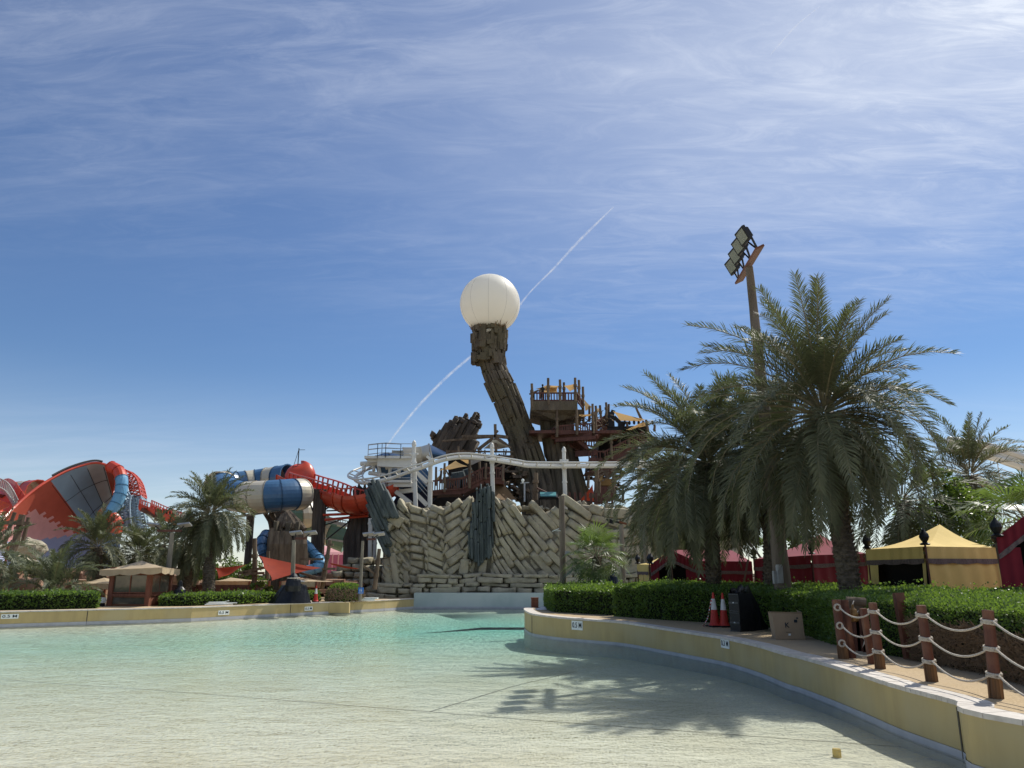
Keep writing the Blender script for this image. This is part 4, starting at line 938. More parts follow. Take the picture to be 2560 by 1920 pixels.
balus(mb, (xl + .3, F, zr), (xr, F, zr), .85); balus(mb, (xl + .3, Bk, zr), (xr, Bk, zr), .85); balus(mb, (xl + .3, F, zr), (xl + .3, Bk, zr), .85); balus(mb, (xr, F, zr), (xr2, 77, zr), .85); mb.build('railing', M['redwood'], lk)
mb = MB()
for i, (x, y0, y1, Y) in enumerate(((205, 245, 490, 73.3), (375, 188, 465, 73.3), (497, 204, 445, 73.4), (538, 233, 430, 79), (655, 185, 432, 73.4), (693, 208, 455, 75), (735, 278, 560, 77), (290, 300, 400, 79.3))):
    post(mb, W(*Z5(x + 3, y1), Y), W(*Z5(x, y0), Y), .15)
mb.beam(P5(180, 355), P5(275, 315), .15); mb.build_each('post', M['wood'], lk)
sail([P5(240, 300, 74), P5(365, 258, 76), P5(485, 268, 74), P5(468, 330, 78.5)], .10, .2, M['tansail'], lk)
sail([P5(270, 300, 75), P5(480, 268, 75), P5(470, 335, 79), P5(310, 350, 79)], .12, .2, M['tansail'], lk)
sail([P5(535, 266, 75), P5(645, 248, 74), P5(690, 270, 77), P5(600, 330, 79)], .12, .3, M['tansail'], lk)
sail([P5(745, 405, 76), P5(835, 490, 78), P5(760, 530, 76)], .14, .2, M['tansail'], lk)
# mid balcony
mb = MB(); mb.beam(P5(410, 800, 75), P5(830, 780, 73.5), .5, .5); mb.beam(P5(450, 832, 74), P5(870, 805, 73.2), .3, .35); mb.beam(P5(870, 800, 73.2), P5(980, 690, 77), .3, .4); mb.box(P5(640, 790, 76), (9, 5, .3))
mb.beam(P5(660, 830, 74.5), P5(780, 930, 74.5), 1.4, .3); mb.beam(P5(660, 975, 75), P5(880, 960, 74), .3, .55); mb.beam(P5(430, 850, 76), P5(760, 880, 77), .4, .5); mb.beam(P5(560, 860, 76), P5(700, 940, 76), .3, .3)
mb.add([P5(410, 850, 76), P5(640, 860, 75), P5(880, 940, 75), P5(880, 975, 76), P5(660, 985, 77), P5(520, 900, 78)], [(0, 1, 2, 3, 4, 5)]); mb.build('balcony_floor', M['redwood'], lk)
mb = MB(); balus(mb, P5(415, 805, 75), P5(475, 785, 73.6), .9, .22); balus(mb, P5(475, 780, 73.6), P5(830, 755, 73.4), .9, .22); balus(mb, P5(830, 765, 73.4), P5(975, 665, 77), .9); balus(mb, P5(720, 890, 74), P5(878, 912, 74), .9, .22); mb.build('railing', M['redwood'], lk)
mb = MB()
for x0, y0, x1, y1, Y in ((467, 520, 465, 800, 73.4), (668, 500, 672, 775, 73.3), (835, 455, 842, 760, 73.5), (858, 540, 870, 770, 74), (740, 540, 745, 690, 77), (803, 480, 800, 640, 76), (912, 470, 930, 700, 76), (868, 475, 880, 690, 76), (975, 440, 980, 640, 76.5), (1003, 458, 1000, 600, 77)): post(mb, W(*Z5(x1, y1), Y), W(*Z5(x0, y0), Y), .14)
mb.build_each('post', M['wood'], lk)
sail([P5(690, 568, 74), P5(835, 560, 75), P5(850, 575, 76), P5(700, 590, 76)], .08, .1, M['tansail'], lk); sail([P5(860, 500, 76), P5(915, 500, 76), P5(900, 545, 77), P5(865, 548, 76)], .1, .1, M['whitesail'], lk)
mb = MB()
for _ in range(46):
    x, y = U(660, 1020), U(560, 720); L = U(25, 70); a = U(-.9, .9); mb.beam(P5(x, y, U(74, 78)), P5(x + L * math.cos(a), y + L * math.sin(a), U(74, 78)), U(.05, .11))
mb.build('lashed_poles', M['wood'], lk)
# slide launch house
lh = thing('launch_house', P5(1150, 1050, 78), 'dark timber slide launch house with long tan sail and red stair behind the palm', 'building')
mb = MB()
def prism(mb, pts, Y0, Y1, zf=Z5, mi=0):
    n = len(pts); f = [W(*zf(*p), Y0) for p in pts]; b = [Vector((v.x, Y1, v.z)) for v in f]
    mb.add(f + b, [tuple(range(n)), tuple(range(2 * n - 1, n - 1, -1))] + [(i, i + n, (i + 1) % n + n, (i + 1) % n) for i in range(n)], mi)
prism(mb, [(905, 800), (1000, 700), (1400, 705), (1460, 790), (1600, 880), (1480, 960), (1250, 985), (1130, 1050), (890, 1000)], 78, 86); mb.build('enclosure', mat('black_stained_timber', (.018, .014, .012), (.01, .008, .007), 3, .9, .3), lh)
mb = MB(); mb.beam(P5(1012, 545, 77), P5(1020, 700, 77), .8); mb.beam(P5(1020, 545, 77), P5(1060, 560, 77), .5, .6); mb.beam(P5(1055, 590, 77), P5(1160, 690, 77), .35); mb.beam(P5(1130, 640, 77), P5(1130, 700, 77), .6); mb.beam(P5(980, 715, 77), P5(1400, 705, 77), .5, .4); mb.build('black_frame', M['black'], lh)
sail([P5(1045, 530, 76), P5(1390, 620, 75), P5(1330, 640, 79), P5(1115, 630, 79)], .08, .15, M['tansail'], lh)
sail([P5(1200, 715, 76), P5(1350, 645, 75), P5(1470, 645, 76), P5(1400, 690, 78)], .06, .1, M['tansail'], lh)
sail([P5(1180, 725, 74), P5(1330, 655, 74), P5(1380, 660, 75), P5(1240, 730, 75)], .06, .1, M['tansail'], lh)
mb = MB()
for x0, y0, x1, y1, Y in ((1285, 488, 1345, 620, 76), (1028, 770, 1035, 1030, 74), (1195, 640, 1198, 700, 76), (1390, 620, 1410, 740, 75), (1476, 670, 1480, 740, 76), (1205, 830, 1210, 900, 74), (1115, 830, 1118, 900, 76), (1200, 870, 1200, 930, 75), (945, 930, 950, 1050, 76)): post(mb, W(*Z5(x1, y1), Y), W(*Z5(x0, y0), Y), .14)
mb.build_each('post', M['wood'], lh)
mb = MB(); mb.beam(P5(940, 1085, 75), P5(1400, 850, 75), 1.8, .65); mb.beam(P5(800, 1060, 75), P5(950, 1060, 75), 1.8, .6); mb.beam(P5(1400, 850, 75), P5(1560, 900, 75), 1.8, .7); mb.build('stair_flight', M['redwood'], lh)
mb = MB(); balus(mb, P5(945, 1060, 74.1), P5(1370, 840, 74.1), .95, .25); balus(mb, P5(800, 1050, 74.1), P5(945, 1050, 74.1), .95, .25); balus(mb, P5(1050, 830, 78), P5(1200, 740, 78), 1, .3, .06); mb.build('railing', M['redwood'], lh)
mb = MB()
for i in range(7): p = P5(1170 + i * 48, 655 + (i % 2) * 5, 76); mb.lathe(p, [(.03, .3), (.12, .2), (.14, 0), (.05, -.15)], 8); mb.cut()
mb.build_each('hanging_lantern', M['darkmetal'], lh)
# lower works on the terrace, right of the trunk
lw = thing('terrace_pavilion', P5(900, 1480, 66), 'low timber pavilion with red sail and lamp posts on the cliff terrace', 'pavilion')
sail([P5(700, 1455, 64), P5(835, 1290, 65), P5(870, 1480, 66)], .1, .2, M['redsail'], lw)
sail([P5(880, 1190, 70), P5(945, 1195, 70), P5(935, 1250, 70), P5(900, 1255, 70)], .1, .1, M['tansail'], lw)
mb = MB()
for x0, y0, x1, y1, Y, r in ((880, 1120, 875, 1500, 64.5, .38), (910, 1260, 905, 1500, 64.5, .2), (1050, 1170, 1052, 1450, 68, .3), (247, 1170, 238, 1450, 66, .42), (790, 1200, 792, 1330, 68, .25), (1150, 1300, 1150, 1450, 68, .22)): post(mb, W(*Z5(x1, y1), Y), W(*Z5(x0, y0), Y), r * .55)
mb.beam(P5(800, 1405, 64.3), P5(860, 1410, 64.3), .35); mb.beam(P5(865, 1395, 64), P5(1110, 1425, 64), .2); mb.beam(P5(950, 1420, 64), P5(1170, 1470, 64), .22)
for _ in range(16): x, y = U(860, 1100), U(1120, 1300); mb.beam(P5(x, y, 70), P5(x + U(-60, 80), y + U(-20, 30), 70), U(.1, .2))
mb.build_each('post', M['wood'], lw)
mb = MB(); prism(mb, [(900, 1310), (1060, 1310), (1060, 1440), (900, 1440)], 70, 73); prism(mb, [(860, 1135), (1100, 1125), (1100, 1160), (760, 1165)], 70, 73); mb.build('timber_wall', M['redwood'], lw)
mb = MB(); prism(mb, [(920, 1230), (1040, 1230), (1040, 1300), (920, 1300)], 71, 72); mb.build('ochre_panel', M['tansail'], lw)
mb = MB(); mb.beam(P5(265, 1330, 65), P5(520, 1450, 63), .12); mb.beam(P5(735, 1460, 62), P5(1040, 1490, 62), .1)
for i in range(9): a = P5(600 + i * 55, 1490 + i, 61.5); mb.beam(a, a + Vector((0, 0, .9)), .16)
mb.build('rope_rail', M['redwood'], lw)
def bed(px, py, Y, label):
    t = thing('floodlight', W(px, py, Y), label, 'floodlight'); c = W(px, py, Y); mb = MB(); mb.box(c, (1.5, .9, .18), M=Matrix.Rotation(.6, 3, 'X')); mb.build('housing', M['black'], t)
    mb = MB(); mb.box(c + Vector((0, -.07, .12)), (1.25, .7, .03), M=Matrix.Rotation(.6, 3, 'X')); mb.build('lens', M['hazeblue'], t)
    mb = MB(); mb.beam(c + Vector((.7, .2, -.1)), c + Vector((.7, .3, -.9)), .1); mb.beam(c + Vector((-.7, .2, -.1)), c + Vector((-.7, .3, -.9)), .1); mb.build('stand', M['black'], t)
bed(*Z5(375, 1408), 61, 'teal-lensed floodlight lying on the cliff terrace by the tower foot')
t = thing('camera_mast', W(*Z5(130, 1450), 60), 'thin grey mast with crossbar and small white camera on the cliff top', 'mast')
mb = MB(); mb.tube([W(*Z5(130, 1470), 60), W(*Z5(130, 1280), 60)], .07, 6); mb.beam(W(*Z5(88, 1277), 60), W(*Z5(178, 1270), 60), .07); mb.build('pole', M['steel'], t)
mb = MB(); mb.lathe(W(*Z5(112, 1258), 60), [(.05, -.15), (.1, 0), (.13, .06), (.1, .16), (.02, .2)], 10); mb.build('camera_head', M['signwhite'], t)
# walkway with ramp left of the trunk
wk = thing('timber_walkway', W(*Z3(1000, 740), 70), 'red-brown timber walkway with slatted railing and beige sails left of the leaning tower', 'walkway')
P = lambda x, y, Y=68: W(*Z3(x, y), Y)
mb = MB()
for a, b in (((705, 690), (800, 680)), ((800, 680), (945, 680)), ((945, 680), (1120, 590)), ((1120, 590), (1275, 598))): mb.beam(P(*a), P(*b), 2.5, .45)
mb.beam(P(705, 700), P(705, 720), .4); mb.build('walkway_deck', M['redwood'], wk)
mb = MB()
for a, b in (((705, 675), (800, 665)), ((800, 665), (935, 655)), ((935, 658), (1120, 565)), ((1120, 568), (1275, 572))): balus(mb, P(*a, 66.7), P(*b, 66.7), 1.0, .2, .1)
mb.build('slatted_railing', M['redwood'], wk)
mb = MB()
for x0, y0, x1, y1, Y in ((803, 440, 800, 670, 66.6), (1002, 410, 1000, 640, 66.6), (1130, 440, 1130, 570, 66.7), (1268, 450, 1268, 580, 66.7), (735, 470, 735, 620, 68), (912, 305, 912, 380, 70), (820, 335, 820, 390, 70), (1080, 420, 1085, 560, 70), (775, 480, 770, 600, 70)): post(mb, P(x1, y1, Y), P(x0, y0, Y), .12)
mb.build_each('post', M['wood'], wk); mb = MB()
for a, b, c_, d_ in ((810, 490, 890, 635), (840, 590, 980, 545), (1010, 490, 1075, 540), (1140, 530, 1200, 480), (1200, 470, 1250, 440)): mb.beam(P(a, b, 67), P(c_, d_, 67), .12); mb.cut()
mb.build_each('brace_pole', M['wood'], wk)
sail([P(745, 505, 67), P(890, 420, 69), P(985, 465, 68), P(815, 488, 66.5)], .1, .15, M['tansail'], wk); sail([P(925, 410, 69), P(1010, 412, 69), P(1080, 420, 70), P(985, 450, 71)], .08, .1, M['tansail'], wk)
sail([P(1010, 412, 69), P(1120, 412, 70), P(1000, 460, 69)], .1, .1, mat('grey_sailcloth', (.30, .28, .25), rough=.9), wk); sail([P(722, 575, 70), P(775, 520, 71), P(780, 590, 71)], .12, .1, M['tansail'], wk)
sail([P(820, 375, 74), P(930, 352, 74), P(1000, 365, 74), P(930, 380, 75)], .08, .1, mat('orange_awning', (.34, .16, .05), rough=.9), wk)
sail([P(1200, 610, 68), P(1270, 600, 69), P(1380, 735, 68), P(1200, 735, 66)], .06, .1, mat('brown_tarpaulin', (.16, .10, .05), rough=.9), wk)
mb = MB() # cross timbers and mast
for a, b, c_, d_, w_ in ((940, 228, 1210, 225, .28), (780, 262, 1180, 232, .16), (1210, 222, 1310, 235, .3), (1210, 240, 1290, 290, .3), (1190, 240, 1065, 335, .3), (1205, 130, 1212, 345, .28), (1210, 200, 1228, 180, .2), (1240, 250, 1330, 318, .22)): mb.beam(P(a, b, 74), P(c_, d_, 74), w_)
mb.build('crossed_timbers', M['wood'], wk)
sail([P(1110, 325, 73), P(1195, 240, 74), P(1330, 315, 73), P(1230, 330, 78)], .1, .1, M['whitesail'], wk)
mb = MB()
for _ in range(60): x, y = U(830, 1350), U(335, 400); mb.beam(P(x, y + 12, 75), P(x + U(-6, 6), y - 14, 75), U(.08, .16))
mb.beam(P(830, 345, 75), P(1350, 350, 75), .15); mb.beam(P(830, 372, 75), P(1350, 392, 75), .25, .3); mb.build('upper_railing', M['wood'], wk)
# lattice of undercroft timbers behind the walkway
uc = thing('timber_undercroft', P(1100, 760, 80), 'shadowed timber framework under and behind the walkway and tower', 'framework')
mb = MB(); prism(mb, [(700, 720), (950, 700), (1130, 610), (1280, 620), (1300, 780), (700, 800)], 74, 82, Z3); prism(mb, [(830, 392), (1370, 415), (1380, 560), (1100, 560), (980, 600), (850, 640), (830, 500)], 79, 84, Z3); mb.build('dark_bay', mat('shadow_timber', (.03, .024, .02), (.015, .012, .01), 2, .9, .3), uc)  # near-black solid blocks; undercroft shade is put into their colour
mb = MB()
for _ in range(90):
    x, y = U(1230, 1480), U(480, 740); a = R.choice([math.pi / 2, 0, .6, -.6]); L = U(30, 110); mb.beam(P(x, y, U(74, 82)), P(x + L * math.cos(a), y + L * math.sin(a), U(74, 82)), U(.12, .3))
for _ in range(70):
    x, y = U(760, 1100), U(1010, 1330); a = R.choice([math.pi / 2, 0, .6, -.6]); L = U(30, 130); mb.beam(P5(x, y, U(74, 84)), P5(x + L * math.cos(a), y + L * math.sin(a), U(74, 84)), U(.12, .3))
mb.build('framing', M['wood'], uc)
mb = MB(); strips(mb, poly_at(Z3, [(830, 500), (1010, 470), (1000, 600), (880, 640), (830, 610)], 76), 76, math.radians(110), .8, .8, 1, .2, 6, ins=.15); mb.build('rock_face', M['bluerock'], uc)
mb = MB(); strips(mb, poly_at(Z3, [(400, 700), (520, 650), (700, 700), (700, 820), (400, 820)], 72), 72, math.radians(60), .9, .9, 2, .3, 6, ins=.15); mb.build('rock_base', M['greyrock'], uc)
# person on the lookout
def skin_person(loc, label, lean=.25, hgt=1.75, rz=0):
    t = thing('person', loc, label, 'person'); s = hgt / 1.75
    V = [(0, 0, .95), (0, -.03 - lean * .3, 1.2), (0, -.02 - lean * .8, 1.42), (0, -.02 - lean, 1.52), (0, -.04 - lean, 1.66), (-.1, 0, .9), (-.12, .02, .48), (-.12, 0, .06), (-.12, -.14, .03), (.1, 0, .9), (.12, .02, .48), (.12, 0, .06), (.12, -.14, .03),
         (-.19, -.02 - lean * .8, 1.40), (-.26, -.12 - lean, 1.18), (-.18, -.36 - lean, 1.10), (.19, -.02 - lean * .8, 1.40), (.26, -.12 - lean, 1.18), (.18, -.36 - lean, 1.10)]
    E = [(0, 1), (1, 2), (2, 3), (3, 4), (0, 5), (5, 6), (6, 7), (7, 8), (0, 9), (9, 10), (10, 11), (11, 12), (2, 13), (13, 14), (14, 15), (2, 16), (16, 17), (17, 18)]
    rad = [.14, .14, .13, .055, .10, .095, .06, .045, .04, .095, .06, .045, .04, .065, .042, .035, .065, .042, .035]
    Rz = Matrix.Rotation(rz, 3, 'Z'); me = bpy.data.meshes.new('body'); me.from_pydata([tuple(Rz @ Vector(v) * s) for v in V], E, []); o = bpy.data.objects.new('body', me); C.objects.link(o)
    md = o.modifiers.new('s', 'SKIN')
    for i, sv in enumerate(me.skin_vertices[0].data): sv.radius = (rad[i] * s, rad[i] * s); sv.use_root = i == 0
    o.modifiers.new('u', 'SUBSURF').levels = 1; me.materials.append(M['shirt']); o.parent = t
    mb = MB(); c = Vector(loc) + Rz @ Vector((0, -.04 - lean, 1.70)) * s; mb.lathe(c, [(.03, -.06), (.105, -.02), (.112, .04), (.08, .11), (.02, .14)], 10); mb.build('hair', M['black'], t)
skin_person(Vector((P5(318, 400).x, 74.1, zr)), 'person in dark clothing leaning on the lookout platform railing', rz=0)
# ---------------------------------------------------------------- palms, hedges, shrubs
def frond(mb, mr, base, az, e0, L, droop, nl, lw, ll, rnd, w_r=.03, start=.16, twist=0):
    n = 12; pts = []; p = Vector(base); h = Vector((math.cos(az), math.sin(az), 0)); side = Vector((-math.sin(az), math.cos(az), 0)); tg = []
    for i in range(n + 1):
        t = i / n; e = e0 - droop * t ** 1.35; d = h * math.cos(e) + Vector((0, 0, math.sin(e))) + side * twist * t; d.normalize(); pts.append(p.copy()); tg.append(d); p = p + d * (L / n)
    mr.tube([pts[i] for i in range(0, n + 1, 2)], [w_r * (1 - .8 * i / n) for i in range(0, n + 1, 2)], 3, cap=False)
    for sgn in (-1, 1):
        for j in range(nl):
            t = start + (1 - start) * (j + rnd.random() * .5) / nl; f = t * n; i = min(int(f), n - 1); b = pts[i].lerp(pts[i + 1], f - i); d = tg[i]
            s = (side * sgn - d * d.dot(side * sgn)).normalized(); u = s.cross(d) * (1 if sgn < 0 else -1)
            if u.z < 0 and abs(d.z) < .95: u = -u
            prof = math.sin(math.pi * min(1, .16 + .84 * (1 - (1 - t) ** 1.0)) ** .8) if t > .5 else 1
            l = ll * (.45 + .55 * min(1, (t - start) / .22 + .2)) * (1 - max(0, t - .55) / .45 * .62) * rnd.uniform(.85, 1.1)
            fw = .62 + .5 * t; v = (d * fw * rnd.uniform(.7, 1.25) + s * (1 - .35 * t) + u * rnd.uniform(-.15, .75)).normalized()
            m_ = b + v * l * .55; v2 = (v + Vector((0, 0, -rnd.uniform(.1, .5)))).normalized(); tip_ = m_ + v2 * l * .45; wv = (d - v * d.dot(v)).normalized() * lw * .5
            k = len(mb.v); mb.v.extend([b - wv * .6, b + wv * .6, m_ + wv, m_ - wv, tip_]); mb.f.extend([(k, k + 1, k + 2, k + 3), (k + 3, k + 2, k + 4)]); mb.m.extend([0, 0])
def date_palm(base, crown, tr, L, nf, nl, lw, ll, seed, label, cat='palm tree', group='date palms', up=.8, emin=-75, name='date_palm', leaf='palm', stubs=True, bias=None, pw=1.0):
    rnd = random.Random(seed); base = Vector(base); crown = Vector(crown); t = thing(name, base, label, cat, group)
    mb = MB(); Ht = (crown - base).length; n = max(6, int(Ht / .16)); pts = []; rad = []
    for i in range(n + 1):
        s = i / n; pts.append(base.lerp(crown, s) + Vector((math.sin(s * 5 + seed) * .05, 0, 0)) * s); rad.append(tr * (1.15 - .2 * s) * (1.0 if i % 2 else .92) * (1.25 if s < .06 else 1))
    mb.tube(pts, rad, 14)
    if stubs:
        for i in range(int(Ht / .11)):
            for k in range(9):
                a = 2 * math.pi * (k + .5 * (i % 2)) / 9; s = (i + .5) * .11 / Ht; c = base.lerp(crown, s); d = Vector((math.cos(a), math.sin(a), 0)); r = tr * (1.1 - .2 * s)
                q = c + d * r * .9; mb.beam(q, q + d * .06 * rnd.uniform(.6, 1.4) + Vector((0, 0, .10)), tr * .42, .03, up=d)
    mb.build('trunk', M['trunk'], t)
    mb = MB(); mr = MB()
    for i in range(nf):
        s = (i + .5) / nf; az = i * 2.39996 + rnd.uniform(-.3, .3); e = math.radians(lerp(84, emin, s ** pw)) + rnd.uniform(-.14, .14)
        dr = math.radians(lerp(22, 100, min(1, s * 1.9))) + rnd.uniform(-.15, .35); 
        if e < 0: dr = min(dr, math.radians(90) + e + .15)
        l = L * (lerp(up, 1.0, min(1, s * 2.6)) - .42 * max(0, s - .6)) * rnd.uniform(.82, 1.12) * (1 - (bias or 0) * math.cos(az))
        st = crown + Vector((math.cos(az), math.sin(az), 0)) * tr * .5 + Vector((0, 0, lerp(.35, -.25, s)))
        frond(mb, mr, st, az, e, l, dr, nl, lw, ll, rnd, w_r=.035 * L / 4, twist=rnd.uniform(-.25, .25))
    c = mb.build('crown', M[leaf], t); mr.build('frond_ribs', M['rachis'], t)
    return t
def fan_palm(base, crown, tr, L, nf, seed, label, fr_=.75, group='fan palms'):
    rnd = random.Random(seed); base, crown = Vector(base), Vector(crown); t = thing('fan_palm', base, label, 'palm tree', group)
    mb = MB(); n = max(6, int((crown - base).length / .12)); mb.tube([base.lerp(crown, i / n) for i in range(n + 1)], [tr * (1.1 if i % 2 else .95) * (1 + .2 * i / n) for i in range(n + 1)], 12)
    for i in range(60):
        a = rnd.uniform(0, 6.28); s = rnd.uniform(.1, 1); c = base.lerp(crown, s); d = Vector((math.cos(a), math.sin(a), 0)); mb.beam(c + d * tr, c + d * tr * 1.6 + Vector((0, 0, .12)), .05, .03)
    mb.build('trunk', M['trunk'], t)
    mb = MB(); mr = MB()
    for i in range(nf):
        s = (i + .5) / nf; az = i * 2.39996 + rnd.uniform(-.3, .3); e = math.radians(lerp(80, -55, s)) + rnd.uniform(-.15, .15); h = Vector((math.cos(az), math.sin(az), 0))
        d = h * math.cos(e) + Vector((0, 0, math.sin(e))); pl = L * (1 - fr_ * .5) * rnd.uniform(.8, 1.05); c = crown + d * pl + Vector((0, 0, -.12 * pl * pl)); mr.tube([crown, crown + d * pl * .5 + Vector((0, 0, .02)), c], .018, 4)
        dn = (d + Vector((0, 0, -.25))).normalized(); sd = Vector((-math.sin(az), math.cos(az), 0)); up = sd.cross(dn); R_ = L * fr_ * rnd.uniform(.8, 1.05); ns = 26
        for k in range(ns):
            a = math.radians(lerp(-115, 115, k / (ns - 1))); v = (dn * math.cos(a) + sd * math.sin(a) + up * (.18 * math.cos(a * 2))).normalized(); l = R_ * (1 - .25 * abs(a) / 2); w_ = .05 * R_
            wv = v.cross(up).normalized() * w_ * .5; m_ = c + v * l * .6; tp_ = m_ + (v + Vector((0, 0, -rnd.uniform(.2, .9)))).normalized() * l * .4
            q = len(mb.v); mb.v.extend([c, m_ + wv, m_ - wv, tp_]); mb.f.extend([(q, q + 1, q + 2), (q + 2, q + 1, q + 3)]); mb.m.extend([0, 0])
    mb.build('crown', M['fan'], t); mr.build('leaf_stalks', M['rachis'], t); return t
def on_deck(px, py, Y, z=None):
    p = W(px, py, Y); p.z = z if z is not None else .68; return p
date_palm(on_deck(2130, 1452, 20.6), W(2058, 1040, 20.4), .25, 3.85, 118, 92, .024, .62, 3, 'large date palm with a huge shaggy grey-green crown, right of the tall floodlight pole', bias=.13, up=.86, pw=.92, emin=-58)
date_palm(on_deck(1783, 1452, 27), W(1770, 1160, 27), .23, 4.0, 112, 84, .028, .66, 12, 'date palm spreading left over the cliff, trunk before the crimson gabled tent', bias=.1, up=.72, pw=.92, emin=-58)
date_palm(on_deck(1922, 1460, 25.6), W(1925, 1150, 25.6), .22, 3.45, 86, 74, .027, .6, 21, 'date palm whose stubby trunk stands just left of the floodlight pole', pw=.92, emin=-55)
date_palm(on_deck(1655, 1440, 43), W(1672, 1240, 43), .22, 3.9, 76, 56, .04, .6, 33, 'rear date palm close to the cliff behind the crimson tent', pw=.8, stubs=False)
date_palm(on_deck(2425, 1400, 31), W(2425, 1190, 31), .22, 2.7, 60, 54, .028, .45, 41, 'small spiky date palm behind the yellow tent near the right edge', pw=1.1, emin=-55, stubs=False)
date_palm(on_deck(2250, 1420, 27), W(2255, 1260, 27), .22, 2.8, 50, 50, .03, .5, 47, 'low olive date palm hidden between the great palm and the leafy tree', pw=.8, stubs=False, leaf='palm2')
date_palm(on_deck(523, 1487, 46), W(527, 1288, 46), .30, 2.95, 110, 56, .036, .5, 51, 'full date palm in front of the blue and cream tube slide', pw=.85)
date_palm(on_deck(465, 1487, 49), W(475, 1360, 49), .28, 2.6, 60, 50, .036, .5, 55, 'shorter dark date palm just left of the full one by the tube slide', pw=.8)
date_palm(on_deck(246, 1480, 49), W(244, 1368, 49), .26, 2.7, 56, 52, .038, .5, 61, 'date palm behind the kiosk in front of the striped slide wall', pw=1.2, emin=-50)
date_palm(on_deck(345, 1480, 52), W(345, 1388, 52), .26, 2.5, 60, 52, .038, .5, 67, 'dark date palm between the kiosk roof and the lattice tower', pw=.9)
date_palm(on_deck(400, 1480, 55), W(405, 1362, 55), .26, 2.8, 50, 48, .04, .5, 68, 'dark date palm behind the tall lamp post right of the kiosk', pw=.9)
date_palm(on_deck(130, 1478, 44), on_deck(130, 1478, 44) + Vector((0, 0, .45)), .25, 3.0, 42, 56, .035, .5, 71, 'young stemless date palm rising from behind the left hedge', pw=1.5, emin=8, leaf='palm2', stubs=False)
date_palm(on_deck(-30, 1480, 46), W(-25, 1390, 46), .25, 3.0, 50, 50, .038, .5, 77, 'date palm cut off by the left edge of the photo', pw=1.0, leaf='palm2', stubs=False)
fan_palm(on_deck(1496, 1462, 37, .8), W(1491, 1392, 37), .17, 1.6, 34, 5, 'small bright fan palm in front of the cliff behind the rounded hedge')
fan_palm(on_deck(2585, 1440, 23), W(2570, 1310, 23), .2, 1.9, 26, 9, 'fan palm with yellowing leaves at the right edge behind the crimson tent')
# leafy tree
def leaf_blob(mb, c, r, n, lw, rnd, squash=.8):
    for _ in range(n):
        while True:
            d = Vector((rnd.gauss(0, 1), rnd.gauss(0, 1), rnd.gauss(0, 1)))
            if d.length > .1: break
        d.normalize(); p = c + Vector((d.x, d.y, d.z * squash)) * r * rnd.uniform(.55, 1.05); a = Vector((rnd.uniform(-1, 1), rnd.uniform(-1, 1), rnd.uniform(-.9, .2))).normalized(); b = a.cross(Vector((rnd.uniform(-1, 1), rnd.uniform(-1, 1), rnd.uniform(-1, 1)))).normalized() * lw * .3
        q = len(mb.v); mb.v.extend([p, p + a * lw * .5 + b, p + a * lw, p + a * lw * .5 - b]); mb.f.append((q, q + 1, q + 2, q + 3)); mb.m.append(0)
def leafy(base, blobs, label, seed, lw=.12, m='treeleaf', name='leafy_tree', cat='tree', dens=420, tr=.12):
    rnd = random.Random(seed); base = Vector(base); t = thing(name, base, label, cat); mb = MB(); mt = MB()
    for c, r in blobs:
        mt.tube([base, base.lerp(c, .5) + Vector((0, 0, .2)), c], [tr, tr * .6, tr * .2], 6); k = max(3, int(r * 9))
        for _ in range(k): d = Vector((rnd.gauss(0, 1), rnd.gauss(0, 1), rnd.gauss(0, 1))).normalized(); leaf_blob(mb, c + d * r * .65, r * rnd.uniform(.28, .5), int(dens * r / k * 3), lw, rnd); mt.tube([c, c + d * r * .7], [tr * .2, tr * .08], 4)
    mt.build('trunk', M['trunk'], t); mb.build('crown', M[m], t); return t
leafy(on_deck(2370, 1430, 27), [(W(2330, 1190, 27), .7), (W(2375, 1235, 27), .95), (W(2425, 1265, 26.5), .8), (W(2350, 1310, 26.5), 1.0), (W(2430, 1330, 27), .8), (W(2290, 1270, 28), .7), (W(2320, 1360, 28), .9)], 'bright leafy green tree between the great palm and the yellow tent', 5, .13)
leafy(on_deck(1975, 1430, 34), [(W(1985, 1330, 34), .8), (W(1870, 1350, 36), .6), (W(2010, 1370, 34), .7)], 'sunlit leafy shrub peeping between the two crimson tents', 8, .13)
leafy(on_deck(480, 1487, 56), [(W(500, 1410, 56), 1.3), (W(570, 1425, 56), 1.2), (W(640, 1435, 56), 1.0)], 'dark leafy shrubs under the tube slide behind the full date palm', 15, .18, name='leafy_shrub', cat='shrub')
leafy(on_deck(40, 1480, 50), [(W(20, 1420, 50), 1.2), (W(75, 1440, 50), 1.1), (W(110, 1425, 52), 1.2)], 'olive leafy shrub at the far left behind the long hedge', 25, .16, m='palm2', name='leafy_shrub', cat='shrub')
leafy(on_deck(640, 1480, 50, .66), [(W(645, 1470, 50), .55), (W(675, 1478, 50), .45), (W(700, 1478, 50), .4)], 'feathery green shrubs between the red sail posts', 28, .12, m='leaf', name='leafy_shrub', cat='shrub')
